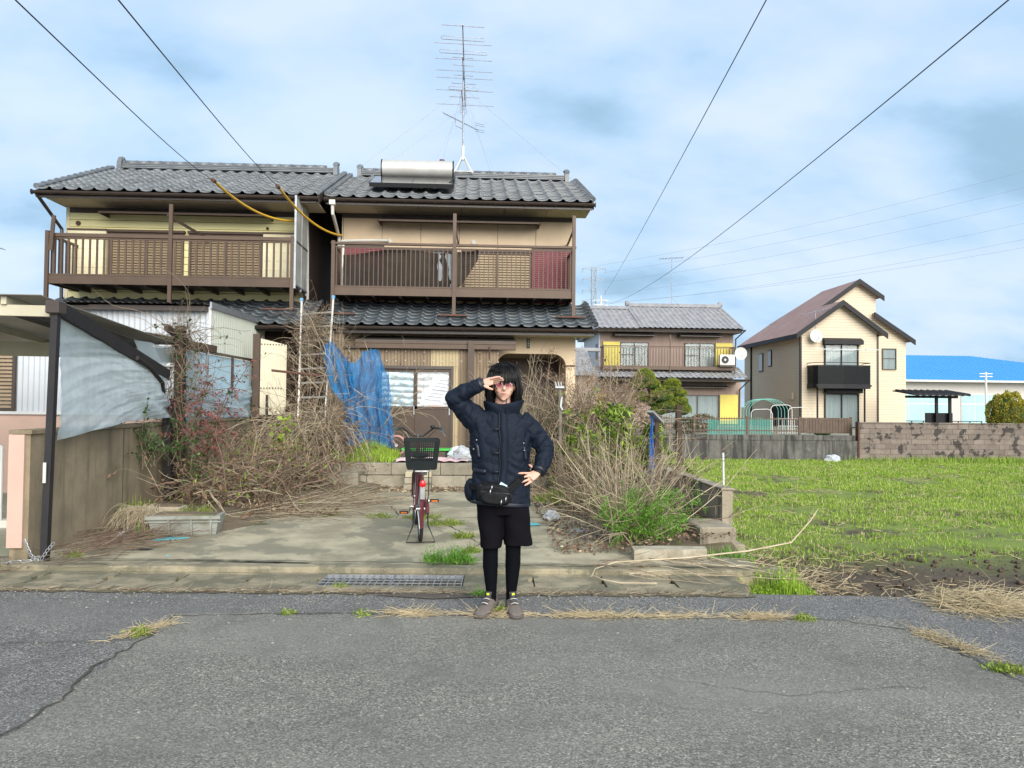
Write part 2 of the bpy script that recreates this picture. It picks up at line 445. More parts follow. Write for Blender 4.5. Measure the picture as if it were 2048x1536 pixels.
# the road: newer dark asphalt everywhere, the older worn lane as a sheet 4 mm above it
def road_edge(X, Y): return X, np.where(Y > 5.5, 6.10 - .036 * X - np.maximum(0, X - 2.0) * .05 + np.where(X > 3.3, -.75 * np.minimum(1, (X - 3.3)) * 0, 0), Y)
road = grid_sheet('road', -34, 34, -18, 6.1, 240, 60, lambda X, Y: .012 * np.sin(X * .9) * (Y > 2) * np.clip((Y - 2) / 3, 0, 1) * 0 + 0 * X, M_shoulder, edge=road_edge)
xs = np.linspace(-2.05, 2.9, 60)
top = [(x, 5.44 - .045 * (x + .64) + .02 * math.sin(x * 7) + .015 * math.sin(x * 19)) for x in xs]
left = [(-2.04 + .02 * math.sin(y * 9) + .015 * math.sin(y * 23), y) for y in np.linspace(-15, 5.3, 120)]
right = [(2.9 + max(0, 5 - y) * .07 + .015 * math.sin(y * 13), y) for y in np.linspace(5.0, -15, 120)]
loop = left + top + right
lane = MB(); cy = -5
lane.add([(x, y, .004) for x, y in loop], [tuple(range(len(loop) - 1, -1, -1))])
lo = lane.build('worn_lane', M_road, road)
# cracks in the asphalt
def ribbon(name, pts, w, z, m, parent, seed=0, jit=.02):
    r_ = random.Random(seed); P = []
    for (a, b) in zip(pts[:-1], pts[1:]):
        n = max(2, int(math.hypot(b[0] - a[0], b[1] - a[1]) / .07))
        for k in range(n):
            t = k / n; P.append((a[0] + (b[0] - a[0]) * t + r_.uniform(-jit, jit), a[1] + (b[1] - a[1]) * t + r_.uniform(-jit, jit)))
    P.append(pts[-1]); V = []; Fc = []
    for k, p in enumerate(P):
        q = P[min(k + 1, len(P) - 1)]; o_ = P[max(k - 1, 0)]
        dx, dy = q[0] - o_[0], q[1] - o_[1]; l = math.hypot(dx, dy) + 1e-9; ww = w * r_.uniform(.3, 1.0) / 2
        zz = z(p[0], p[1]) if callable(z) else z
        V += [(p[0] - dy / l * ww, p[1] + dx / l * ww, zz), (p[0] + dy / l * ww, p[1] - dx / l * ww, zz)]
        if k: Fc.append((2 * k - 2, 2 * k - 1, 2 * k + 1, 2 * k))
    b_ = MB(); b_.add(V, Fc); return b_.build(name, m, parent)
ribbon('crack', [(-2.05, 5.4), (-2.02, 4.95), (-2.08, 4.4), (-2.02, 3.9), (-2.06, 3.5), (-2.0, 2.4)], .020, .009, M_crack, road, 1, .02)
ribbon('crack', [(-3.6, 4.86), (-2.9, 4.82), (-2.05, 4.88)], .010, .009, M_crack, road, 2)
ribbon('crack', [(-2.05, 5.42), (-1.2, 5.47), (-.6, 5.45), (1.0, 5.36), (2.5, 5.27), (2.9, 5.02), (2.98, 4.0), (3.05, 3.0)], .016, .009, M_crack, road, 3)
ribbon('crack', [(.9, 4.2), (1.6, 3.9), (2.4, 4.0)], .006, .009, M_crack, road, 5)

# the field, lower than the road, with a bank down from the road edge
def field_z(X, Y):
    base = -.50 + 0 * X
    bank = np.clip((7.05 - Y) / 1.0, 0, 1); base = base + bank * .47
    return base + FB
nx, ny = 230, 190
FX = np.linspace(2.86, 40, nx) ** 1.0; FY = 5.55 + (28.05 - 5.55) * np.linspace(0, 1, ny) ** 1.35
FX = 2.68 + (42 - 2.68) * np.linspace(0, 1, nx) ** 1.5
GX, GY = np.meshgrid(FX, FY)
FB = fbm(GX, GY, 1.4, 3.1, 4) * .028 + fbm(GX, GY, 5.5, 8.1, 3) * .028
FZ = field_z(GX, GY)
FZ = np.where(GY < 6.0, -.06 + FB * .3, FZ)
FV = np.stack([GX, GY, FZ], -1).reshape(-1, 3)
ii, jj = np.meshgrid(np.arange(nx - 1), np.arange(ny - 1)); aa = (jj * nx + ii).ravel()
field = obj('field', mesh_of('field', FV, np.stack([aa, aa + 1, aa + nx + 1, aa + nx], 1), M_soil, True)); field['kind'] = 'structure'
def fz(x, y):
    j = np.clip(np.searchsorted(FY, y), 1, ny - 1); i = np.clip(np.searchsorted(FX, x), 1, nx - 1)
    return FZ[j, i]

# the driveway: old concrete rising towards the house
DB = None
def drive_z(X, Y): return .045 + np.clip((Y - 6.9) / 5.4, 0, 1) * .105 + .006 * np.sin(X * 2.1) + .005 * np.sin(Y * 3.3 + X)
drive = grid_sheet('driveway', -3.96, 2.56, 6.80, 12.32, 60, 50, drive_z, M_conc, edge=lambda X, Y: (X, np.where(Y < 6.81, 6.86 - .036 * X, Y)))
def dz1(x, y): return float(drive_z(np.array(x), np.array(y))) + .004
ribbon('crack', [(-.15, 7.05), (-.02, 7.5), (.06, 7.85), (-.05, 8.2), (-.22, 8.7), (-.45, 9.3), (-.9, 9.6), (-1.1, 10.3), (-1.5, 10.9)], .022, dz1, M_crack, drive, 7, .02)
ribbon('crack', [(-2.6, 9.35), (-1.6, 9.45), (-.5, 9.42), (.6, 9.4), (1.4, 9.3)], .014, dz1, M_crack, drive, 8, .008)
ribbon('crack', [(-.2, 8.1), (.6, 8.0), (1.1, 7.9)], .007, dz1, M_crack, drive, 9, .02)
# earth under the plants at both sides of the driveway and behind it
grid_sheet('planting_bed', -3.94, -1.45, 7.9, 12.35, 50, 60, lambda X, Y: drive_z(X, Y) - .05 + np.clip((Y - 7.9) / .7, 0, 1) * (np.clip((-2.0 - X + (Y - 9) * .35) / 1.2, 0, 1) * .17 + fbm(X, Y, 3, 2.2, 3) * .03 * np.clip(-1.5 - X, 0, 1)), M_earth)
grid_sheet('planting_strip', 1.15, 2.56, 7.0, 15.2, 40, 80, lambda X, Y: drive_z(X, Y) - .05 + np.clip((Y - 7.0) / .7, 0, 1) * (np.clip((X - 1.35 + (Y - 8.5) * .2) / .9, 0, 1) * .17 + fbm(X, Y, 3, 6.2, 3) * .025 * np.clip(X - 1.2, 0, 1)), M_earth)
grid_sheet('neighbour_lot', -14, -4.13, 6.3, 12.42, 30, 20, lambda X, Y: .02 + 0 * X, M_lot)

# gutter along the road: kerb edges, concrete covers one by one
def rough_strip(name, x0, x1, y0, y1, zt, amp):
    """cast kerb with a worn, chipped top edge"""
    n = int((x1 - x0) / .05); rings = []
    for k in range(n + 1):
        x = x0 + (x1 - x0) * k / n; q = lambda s: amp * mnoise.noise((x * 4.1, s, 1)) + amp * .6 * mnoise.noise((x * 17, s * 3, 2))
        ch = .012 + max(0, q(9)) * 1.2
        rings.append([(x, y0 + q(1) * .5, -.3), (x, y0 + q(1) * .5, zt - ch - abs(q(4)) * .8), (x, y0 + ch + q(1) * .5, zt + q(2) * .35), (x, y1 - ch + q(3) * .5, zt + q(5) * .35), (x, y1 + q(3) * .5, zt - ch - abs(q(6)) * .8), (x, y1 + q(3) * .5, -.3)])
    b = MB(); b.loft(rings); return b.build(name, M_gut, gut, True)
gut = thing('gutter', 'roadside gutter under concrete covers', 'gutter'); gut['kind'] = 'structure'
del gut['category']
rough_strip('edge_strip', -9, 2.18, 6.05, 6.245, .012, .010)
B(-9, 2.75, 6.665, 6.70, -.3, .010).build('edge_strip', M_gut, gut)
rough_strip('lip', -9, 2.72, 6.70, 6.87, .055, .018)
B(-9, 2.15, 6.24, 6.67, -.32, -.26).build('channel_floor', M_dark, gut)
def cover_mesh(L):
    b = MB(); y0, y1 = 6.252, 6.658
    n = .038   # finger notch cut into one end
    P = [(0.007, y0), (L - .007, y0), (L - .007, y0 + .13), (L - .007 - n, y0 + .15), (L - .007 - n, y0 + .26), (L - .007, y0 + .28), (L - .007, y1), (0.007, y1)]
    b.prism(P, 'z', -.07, .006)
    return b.mesh('cover_slab', M_gut)
cm = cover_mesh(.585); x = -6.515; k = 0; rr = random.Random(4)
while x < 2.0:
    if not (-1.26 < x + .29 < -.07):
        inst('cover_slab', cm, gut, Matrix.Translation((x, 0, rr.uniform(-.006, .006))) @ Matrix.Rotation(rr.uniform(-.008, .008), 4, 'Y'))
    x += .585
gut.rotation_euler = (0, 0, -.036); gut.location = (-.232, 0, 0)
# the two steel gratings lie in the gutter like covers
def grating(x0, label):
    b = MB()
    y0, y1, L = 6.256, 6.654, .58
    for y in (y0, y1 - .012): b.box(x0, x0 + L, y, y + .012, -.03, .006)
    n = 10
    for k in range(n + 1): b.box(x0 + k * (L - .008) / n, x0 + k * (L - .008) / n + .008, y0 + .012, y1 - .012, -.03, .006)
    for k in range(1, 4):
        y = y0 + k * (y1 - y0) / 4
        b.box(x0, x0 + L, y - .004, y + .004, .0035, .0075)
    o = b.build('drain_grating', M_steel); props(o, label, 'grating', 'steel gratings in the gutter')
    o.rotation_euler = (0, 0, -.036); o.location = (-.232, 0, 0)
grating(-1.252, 'steel drain grating in the gutter, farther from the person')
grating(-.665, 'steel drain grating in the gutter, nearer to the person')

# terrace in front of the house: two courses of big blocks holding earth
ter = obj('terrace', B(-3.3, 2.2, 12.42, 16.9, -.1, .525).mesh('terrace', M_earth)); ter['kind'] = 'structure'
rr = random.Random(8); bm_ = {}
for row in range(2):
    x = -3.25 - row * .4
    while x < 2.2:
        L = .78
        me = bm_.setdefault('b', MB().box(0.005, L - .005, 0, .15, .004, .192, 0, .008).mesh('block', M_block))
        inst('block', me, ter, Matrix.Translation((x + rr.uniform(-.004, .004), 12.28 + rr.uniform(-.008, .008), .14 + row * .197)))
        x += L
# ------------------------------------------------------------------ house materials
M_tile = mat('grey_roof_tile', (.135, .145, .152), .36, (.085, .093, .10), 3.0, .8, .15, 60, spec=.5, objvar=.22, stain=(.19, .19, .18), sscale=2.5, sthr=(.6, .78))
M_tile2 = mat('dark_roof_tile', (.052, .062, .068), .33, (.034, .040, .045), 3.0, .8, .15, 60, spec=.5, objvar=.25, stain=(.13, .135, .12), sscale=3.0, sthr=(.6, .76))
M_tile3 = mat('weathered_roof_tile', (.27, .27, .28), .6, (.17, .17, .185), 2.6, .9, .2, 40, stain=(.20, .19, .15), sscale=.5, sthr=(.55, .75))
M_deck = mat('roof_deck', (.03, .028, .025), .9)
M_tan = mat('tan_render', (.64, .50, .345), .9, (.56, .435, .295), 2.0, .8, .25, 120, streak=(.40, .29, .18), stthr=(.6, .8), stain=(.38, .28, .18), sscale=.8, sthr=(.66, .85))
M_tansh = mat('soffit_board', (.55, .47, .36), .85, (.47, .40, .30), 2, .8, objvar=.05)
M_yellow = mat('pale_yellow_siding', (.80, .74, .40), .7, (.74, .67, .34), 1.2, .8, .05, 60, streak=(.58, .49, .24), stthr=(.64, .86), objvar=.04)
M_cream = mat('cream_panel', (.76, .70, .48), .65, (.60, .53, .34), 2, .8, objvar=.03)
M_alu = mat('bronze_aluminium', (.088, .055, .035), .55, (.070, .044, .029), 4, .8, spec=.5, objvar=.1, metal=.15)
M_alu2 = mat('dark_bronze_aluminium', (.062, .045, .036), .45, (.045, .034, .028), 4, .8, spec=.5)
M_louver = mat('louver_slat', (.30, .225, .145), .5, (.25, .185, .12), 3, .8, spec=.5)
M_louver2 = mat('tan_louver_slat', (.42, .33, .215), .5, (.35, .27, .175), 3, .8, spec=.5)
M_red = mat('maroon_shutter', (.21, .035, .048), .5, (.16, .028, .038), 3, .8, spec=.5)
M_darkwood = mat('dark_brown_siding', (.060, .036, .024), .8, (.040, .025, .018), 4, .9, .2, 30, stretch=(1, 1, .1), objvar=.2)
M_gutter = mat('brown_gutter', (.050, .035, .028), .4, (.035, .026, .022), 5, .8, spec=.5)
M_white = mat('white_paint', (.58, .58, .57), .6, (.50, .50, .48), 3, .8)
M_offwhite = mat('aged_white_plastic', (.62, .61, .56), .5, (.50, .49, .43), 5, .8)
M_corrw = mat('white_corrugated', (.46, .485, .51), .6, (.40, .42, .45), 1.5, .8, spec=.5, streak=(.42, .40, .37), stthr=(.62, .85))
M_corrg = mat('pale_green_corrugated', (.50, .52, .44), .6, (.44, .455, .38), 1.5, .8)
M_pink = mat('pink_render', (.52, .36, .29), .9, (.45, .31, .25), 1.5, .8, .2, 90)
M_corrb = mat('blue_corrugated_plastic', (.46, .62, .70), .5, (.38, .54, .62), 2, .8, transl=.25)
M_brownroof = mat('dark_corrugated_roof', (.06, .05, .045), .5, (.09, .075, .065), 3, .8, spec=.5)
M_trans = mat('frosted_sheet', (.60, .60, .55), .5, (.42, .41, .36), 2.5, .8, transl=.35)
M_fibre = mat('brown_fibre_corrugated', (.28, .21, .14), .6, (.21, .155, .10), 1.0, .9, transl=.15, streak=(.10, .07, .045), stthr=(.5, .72))
M_fibre2 = mat('yellow_fibre_corrugated', (.54, .44, .27), .6, (.45, .36, .21), 1.5, .9, transl=.2, streak=(.26, .19, .11), stthr=(.55, .75))
M_dkbrown = mat('brown_door_panel', (.075, .050, .034), .55, (.058, .038, .027), 2, .9, .05, 80)
M_solar = mat('solar_absorber', (.012, .014, .018), .15, spec=.6, coat=.5)
M_tank = mat('tank_metal', (.50, .49, .46), .5, (.42, .41, .38), 3, .8, metal=.35)
M_rust = mat('rusty_iron', (.12, .055, .035), .8, (.07, .04, .03), 8, .9)
M_black = mat('black_plastic', (.012, .012, .013), .5)
M_wire = mat('cable_black', (.018, .018, .02), .6)
M_yelhose = mat('yellow_cable_guard', (.80, .46, .03), .5, (.72, .40, .03), 6, .8)
def glass_mat():
    m = bpy.data.materials.new('window_glass'); m.use_nodes = True; N, Lk = m.node_tree.nodes, m.node_tree.links
    N.remove(N['Principled BSDF'])
    t = N.new('ShaderNodeBsdfTransparent'); t.inputs[0].default_value = (.95, .97, .97, 1)
    g_ = N.new('ShaderNodeBsdfGlossy'); g_.inputs['Roughness'].default_value = .03
    f = N.new('ShaderNodeFresnel'); f.inputs[0].default_value = 1.28
    mm = N.new('ShaderNodeMath'); mm.operation = 'ADD'; mm.inputs[1].default_value = .004; Lk.new(f.outputs[0], mm.inputs[0])
    x = N.new('ShaderNodeMixShader'); Lk.new(mm.outputs[0], x.inputs[0]); Lk.new(t.outputs[0], x.inputs[1]); Lk.new(g_.outputs[0], x.inputs[2])
    Lk.new(x.outputs[0], N['Material Output'].inputs[0]); MATS['window_glass'] = m; return m
M_glass = glass_mat()
M_curtain = mat('white_curtain', (.31, .345, .345), .9, (.24, .27, .275), 1.0, .8, stretch=(6, 6, .2))
M_foil = mat('silver_foil', (.36, .47, .52), .42, (.24, .38, .44), 5, .8, metal=.75, stretch=(1, 1, 4))

# ------------------------------------------------------------------ roof pieces
def tile_mesh(w, L, m):
    prof = []
    for u in (0, .14, .30, .46, .60, .68, .76, .86, .94, 1.0):
        z = -.018 * math.sin(math.pi * u / .68) if u <= .68 else .036 * math.sin(math.pi * (u - .68) / .32)
        prof.append((u * w * 1.03, z))
    V = [(x, L, z) for x, z in prof] + [(x, 0, z + .03) for x, z in prof] + [(x, 0.002, z + .006) for x, z in prof]
    n = len(prof); Fc = []
    for r in range(2):
        for k in range(n - 1): Fc.append((r * n + k, (r + 1) * n + k, (r + 1) * n + k + 1, r * n + k + 1))
    b = MB(); b.add(V, Fc); return b.mesh('roof_tile', m, True)
def tile_roof(parent, x0, x1, ye, ze, slope, run, m, w=.285, exp=.235, tiles=True):
    """tiles laid one by one from the eave upwards; x0..x1 eave line, ye/ze its place, run = horizontal depth"""
    a = math.atan(slope); n = round((x1 - x0) / w); w = (x1 - x0) / n
    me = tile_mesh(w, exp * 1.22, m); rows = int(run / math.cos(a) / exp + .5); r_ = random.Random(int(abs(x0 * 100)))
    Rm = Matrix.Rotation(a, 4, 'X')
    for r in range(rows):
        for k in range(n):
            s_ = r * exp
            inst('roof_tile', me, parent, Matrix.Translation((x0 + k * w, ye + s_ * math.cos(a), ze + s_ * math.sin(a) + r_.uniform(-.004, .004)))
                 @ Rm @ Matrix.Rotation(r_.uniform(-.012, .012), 4, 'Z'))
def gable_roof(par, x0, x1, ye, ze, yr, slope, m, mt, tiles=True):
    """front half tiled, back half as a waved sheet, deck below, ridge with caps and end tiles"""
    run = yr - ye; zr = ze + run * slope
    d = MB(); t = .09
    d.prism([(ye + .02, ze - t - .02), (yr, zr - t), (2 * yr - ye, ze - t), (2 * yr - ye, ze - .02), (yr, zr - .03), (ye + .02, ze - .035)], 'x', x0 + .03, x1 - .03)
    d.build('roof_deck', M_deck, par)
    tile_roof(par, x0, x1, ye, ze, slope, run - .05, m)
    bk = MB(); n = 22; w = (x1 - x0) / n
    for k in range(n): bk.prism([(x0 + k * w, 0), (x0 + k * w + w * .7, -.01), (x0 + k * w + w * .85, .035), (x0 + k * w + w, 0)], 'y', 0, .01)
    V = []; Fc = []
    for k in range(n * 4 + 1):
        x = x0 + k * w / 4; z = (0, -.012, -.01, .03)[k % 4]
        V += [(x, yr, zr + z), (x, 2 * yr - ye, ze + z)]
        if k: Fc.append((2 * k - 2, 2 * k - 1, 2 * k + 1, 2 * k))
    bb = MB(); bb.add(V, Fc); bb.build('back_slope', m, par, True)
    # verge rolls down both gable ends
    for x in (x0 - .015, x1 + .015):
        v = MB(); K = 13
        for k in range(K):
            p = (x, ye + run * k / K, ze + run * slope * k / K + .055); q = (x, ye + run * (k + 1.12) / K, ze + run * slope * (k + 1.12) / K + .03)
            v.tube([p, q], [.055, .048], 8)
        v.build('verge_tile', m, par, True)
        B(x - .02, x + .02, ye, 2 * yr - ye, 0, .001).f
        bd = MB(); bd.prism([(ye + .03, ze - .16), (yr, zr - .14), (2 * yr - ye, ze - .16), (2 * yr - ye, ze - .01), (yr, zr - .01), (ye + .03, ze - .01)], 'x', x - .02, x + .02)
        bd.build('bargeboard', mt, par)
    # ridge: flat courses, round caps, end ornaments
    for k, (hw, z) in enumerate(((.13, .0), (.115, .045), (.10, .09))):
        B(x0 + .25, x1 - .25, yr - hw, yr + hw, zr + z, zr + z + .038, .008).build('ridge_course', m, par)
    cp = MB(); cp.tube([(0, 0, 0), (.30, 0, 0)], [.062, .058], 10); cp.tube([(.0, 0, 0), (.035, 0, 0)], .068, 10)
    cme = cp.mesh('ridge_cap', m, True); x = x0 + .25
    while x + .28 < x1 - .2:
        inst('ridge_cap', cme, par, Matrix.Translation((x, yr, zr + .15))); x += .28
    for x, s_ in ((x0 + .2, -1), (x1 - .2, 1)):
        e = MB(); e.prism([(yr - .17, zr - .06), (yr + .17, zr - .06), (yr + .15, zr + .14), (yr + .07, zr + .27), (yr - .07, zr + .27), (yr - .15, zr + .14)], 'x', x - .05, x + .05)
        e.sphere((x, yr, zr + .24), .085, .07, .06, 10, 6); e.build('ridge_end', m, par)
    return zr
def gutter(par, x0, x1, y, z, m):
    b = MB(); n = 7; V = []; Fc = []
    for k in range(n):
        a = math.pi + math.pi * k / (n - 1)
        for x in (x0, x1): V.append((x, y + .055 * math.cos(a), z + .06 * math.sin(a)))
    for k in range(n):
        a = math.pi + math.pi * k / (n - 1)
        for x in (x0, x1): V.append((x, y + .048 * math.cos(a), z + .053 * math.sin(a)))
    for k in range(n - 1):
        Fc.append((2 * k, 2 * k + 1, 2 * k + 3, 2 * k + 2)); o = 2 * n
        Fc.append((o + 2 * k, o + 2 * k + 2, o + 2 * k + 3, o + 2 * k + 1))
    b.add(V, Fc)
    for x in (x0, x1): b.tube([(x - .004, y, z - .02), (x + .004, y, z - .02)], .055, 10)
    gt = b.build('rain_gutter', m, par, True)
    hk = MB().box(-.006, .006, y - .06, y + .12, z - .064, z - .058).mesh('gutter_hook', m)
    x = x0 + .4
    while x < x1: inst('gutter_hook', hk, gt, Matrix.Translation((x, 0, 0))); x += .62
def louver(par, x0, x1, y, z0, z1, m, mf, name='shutter', step=.056, mid=True):
    f = MB(); w = .045
    f.box(x0, x1, y - .04, y, z0, z0 + w).box(x0, x1, y - .04, y, z1 - w, z1)
    f.box(x0, x0 + w, y - .04, y, z0 + w, z1 - w).box(x1 - w, x1, y - .04, y, z0 + w, z1 - w)
    if mid: f.box((x0 + x1) / 2 - .025, (x0 + x1) / 2 + .025, y - .045, y, z0 + w, z1 - w)
    sh = f.build(name, mf, par)
    s_ = MB(); z = z0 + w + .005
    while z < z1 - w - .02:
        s_.prism([(y - .004, z + .004), (y - .038, z + .002), (y - .038, z + .012), (y - .004, z + step * .80)], 'x', x0 + w, x1 - w); z += step
    o = s_.build('slats', m, sh); o['kind'] = 'stuff'
    return sh
def window(par, x0, x1, y, z0, z1, mf, sashes=2, depth=.08, curtain=True, bar=None):
    """surface-mounted sash window facing -Y: frame, panes, curtains behind the glass"""
    f = MB(); w = .05; d = depth
    f.box(x0, x1, y - d, y, z0, z0 + w).box(x0, x1, y - d, y, z1 - w, z1).box(x0, x0 + w, y - d, y, z0 + w, z1 - w).box(x1 - w, x1, y - d, y, z0 + w, z1 - w)
    W = (x1 - x0 - 2 * w) / sashes
    for k in range(1, sashes): f.box(x0 + w + k * W - .03, x0 + w + k * W + .03, y - d * .8, y, z0 + w, z1 - w)
    if bar: f.box(x0 + w, x0 + w + W - .03, y - d * .7, y - .01, bar, bar + .035)
    o = f.build('window', mf, par)
    for k in range(sashes):
        a, b = x0 + w + k * W + (.03 if k else 0), x0 + w + (k + 1) * W - (.03 if k < sashes - 1 else 0)
        B(a, b, y - d * .55, y - d * .5, z0 + w, z1 - w).build('pane', M_glass, o)
        if curtain:
            V = []; Fc = []; n = 28
            for i in range(n + 1):
                x = a + (b - a) * i / n; yy = y - .012 - .008 * math.sin(i * 1.9)
                V += [(x, yy, z0 + w), (x, yy, z1 - w)]
                if i: Fc.append((2 * i - 2, 2 * i, 2 * i + 1, 2 * i - 1))
            c = MB(); c.add(V, Fc); c.build('curtain', M_curtain, o, True)
    return o
def corrugated(name, p0, p1, z0, z1, mt, par, pitch=.076, amp=.009, z0b=None, z1b=None, thick=True):
    """waved sheet standing between two plan points"""
    p0, p1 = Vector(p0), Vector(p1); L = (p1 - p0).length; d = (p1 - p0) / L; nrm = Vector((-d.y, d.x))
    n = max(8, int(L / pitch * 6)); V = []; Fc = []
    z0b = z0 if z0b is None else z0b; z1b = z1 if z1b is None else z1b
    for i in range(n + 1):
        t = i / n; p = p0 + d * (L * t) + nrm * (amp * math.sin(2 * math.pi * L * t / pitch))
        V += [(p.x, p.y, z0 + (z0b - z0) * t), (p.x, p.y, z1 + (z1b - z1) * t)]
        if i: Fc.append((2 * i - 2, 2 * i, 2 * i + 1, 2 * i - 1))
    b = MB(); b.add(V, Fc); return b.build(name, mt, par, True)
def awning(par, x0, x1, y, z, depth=.42, m=None):
    b = MB(); m = m or M_alu
    b.prism([(y, z), (y - depth, z - .10), (y - depth, z - .14), (y - depth + .02, z - .14), (y - depth + .02, z - .11), (y, z - .02)], 'x', x0, x1)
    b.box(x0, x1, y - .05, y, z - .05, z + .02)
    for x in (x0, x1 - .015): b.prism([(y, z - .13), (y - depth, z - .14), (y - depth, z - .10), (y, z)], 'x', x, x + .015)
    return b.build('awning', m, par)

# ================================================================== the tan house (two storeys, abandoned)
H1 = thing('tan_house', 'abandoned two-storey tan house with dark tiled roofs, maroon shutters and a roof antenna', 'house', (-.4, 16, .5))
# walls: upper storey, lower storey around the porch
B(-2.93, 2.14, 16.8, 21.0, 3.2, 5.72).build('upper_wall', M_tan, H1)
for k in range(6): B(-2.9 + .84 * k - .004, -2.9 + .84 * k + .004, 16.792, 16.80, 3.8, 5.5).build('wall_joint', M_mortar, H1)
wl_ = MB()
wl_.box(-2.93, .44, 15.9, 16.06, .4, 3.05)          # behind the lean-to
wl_.box(2.30 - .42, 2.08, 15.9, 16.06, .4, 2.3)
# arch wall with rounded corners
def arch(x0, x1, zt, r):
    P = [(x0, zt - r)]
    for k in range(1, 9):
        a = math.pi - math.pi / 2 * k / 8; P.append((x0 + r + r * math.cos(a), zt - r + r * math.sin(a)))
    for k in range(0, 9):
        a = math.pi / 2 - math.pi / 2 * k / 8; P.append((x1 - r + r * math.cos(a), zt - r + r * math.sin(a)))
    return P
A = arch(.44, 1.88, 2.53, .26)
for i in range(len(A) - 1):
    a, b = A[i], A[i + 1]
    wl_.prism([(a[0], a[1]), (b[0], b[1]), (b[0], 3.05), (a[0], 3.05)], 'y', 15.9, 16.06)
wl_.box(1.88, 2.08, 15.9, 16.06, 2.3 - .03, 3.05)
wl_.box(-2.93, -2.78, 16.06, 21, .4, 3.2); wl_.box(1.93, 2.08, 16.06, 21, .4, 3.2); wl_.box(-2.78, 1.93, 20.85, 21, .4, 3.2)
wl_.build('lower_wall', M_tan, H1)
for x in (-2.1, -1.35, -.6, .15): B(x - .004, x + .004, 15.894, 15.90, 2.7, 2.98).build('wall_joint', M_mortar, H1)
# porch recess
pr = MB(); pr.box(.30, .44, 16.06, 17.2, .4, 3.0).box(.44, 1.93, 17.2, 17.3, .4, 3.0).box(.44, 1.93, 16.06, 17.2, 2.62, 2.7).box(.44, 1.93, 15.95, 17.2, .3, .56)
pr.build('porch', M_tansh, H1)
ed = B(.55, 1.85, 17.10, 17.19, .56, 2.5).build('entrance_door', M_dkbrown, H1)
for k in range(22):
    x = .58 + k * .058
    B(x, x + .022, 17.075, 17.10, .62, 2.05).build('door_bar', M_alu, ed)
B(.6, 1.8, 17.085, 17.098, 1.15, 1.95).build('pane', M_glass, ed)
B(.55, 1.85, 17.06, 17.10, 2.08, 2.14).build('transom', M_alu, ed)
B(.95, 1.35, 16.3, 16.42, 2.56, 2.615, .01).build('porch_lamp', M_offwhite, H1)
np_ = B(1.06, 1.13, 15.885, 15.90, 2.64, 2.84, .004).build('name_plate', mat('dark_green_plate', (.03, .06, .04), .5), H1)
b = MB()
for z, s_ in ((2.79, 1), (2.74, .8), (2.69, 1)):
    b.box(1.08, 1.11, 15.880, 15.8845, z - .004, z + .004).box(1.085, 1.105, 15.880, 15.8845, z + .012, z + .018).box(1.092, 1.098, 15.880, 15.8845, z + .0045, z + .0115)
b.build('lettering', M_offwhite, np_)
# upper roof
gable_roof(H1, -3.08, 2.41, 15.86, 5.72, 18.9, .43, M_tile, M_gutter)
sf = MB()
for k in range(6): sf.box(-3.05 + k * .91, -3.05 + k * .91 + .90, 15.9, 16.8, 5.60, 5.62)
sf.build('soffit', M_tansh, H1)
B(-3.08, 2.41, 15.86, 15.9, 5.55, 5.68).build('fascia', M_gutter, H1)
B(-2.93, 2.14, 16.785, 16.80, 5.50, 5.60).build('frieze_board', M_alu2, H1)
gutter(H1, -3.12, 2.46, 15.80, 5.66, M_gutter)
bgs = MB(); bgs.prism([(16.8, 5.6), (18.9, 6.93), (21, 5.6)], 'x', -2.9, 2.11); bgs.build('gable_wall', M_tan, H1)
# rain hopper and downpipe at the upper left corner
dp = MB(); dp.box(-3.02, -2.90, 15.76, 15.88, 5.52, 5.64, 0, .01); dp.tube([(-2.96, 15.82, 5.52), (-2.96, 15.86, 5.36), (-2.97, 16.7, 5.05), (-2.97, 16.74, 3.7)], .035, 8)
dp.build('downpipe', M_offwhite, H1, True)
# lower roof
lr = MB(); lr.prism([(15.28, 2.98), (16.9, 3.62), (16.9, 3.5), (15.28, 2.90)], 'x', -3.02, 2.36); lr.build('lower_roof_deck', M_deck, H1)
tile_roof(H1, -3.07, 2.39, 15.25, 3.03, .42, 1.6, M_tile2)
vt = MB()
for k in range(7): vt.tube([(2.40, 15.25 + .22 * k, 3.09 + .0924 * k), (2.40, 15.25 + .22 * k + .25, 3.07 + .0924 * k + .10)], [.06, .05], 8)
vt.build('verge_tile', M_tile2, H1, True)
B(-3.05, 2.37, 15.27, 15.31, 2.86, 2.98).build('fascia', M_gutter, H1)
B(-3.05, 2.37, 15.31, 15.9, 2.87, 2.89).build('soffit', M_tansh, H1)
gutter(H1, -3.12, 2.44, 15.19, 2.98, M_gutter)
# shutters of the upper storey
yw = 16.8
for (a, b_) in ((-2.86, -2.02), (1.22, 2.08)):
    s_ = MB(); s_.box(a, b_, yw - .10, yw, 3.70, 4.86); sh = s_.build('shutter_box', M_red, H1)
    c = MB(); z = 3.74
    while z < 4.80:
        c.prism([(yw - .10, z), (yw - .116, z + .006), (yw - .116, z + .03), (yw - .10, z + .038)], 'x', a + .03, b_ - .03); z += .044
    o = c.build('ribs', M_red, sh); o['kind'] = 'stuff'
    B(a - .01, b_ + .01, yw - .12, yw, 4.86, 4.90).build('cap', M_alu, sh)
for (a, b_) in ((-2.0, -.50), (-.30, 1.21)):
    louver(H1, a, b_, yw - .01, 3.70, 4.80, M_louver2, M_alu)
    B(a - .02, b_ + .02, yw - .08, yw, 4.80, 4.84).build('window_head', M_alu, H1)
awning(H1, -2.10, 1.36, 16.79, 5.47, .5)
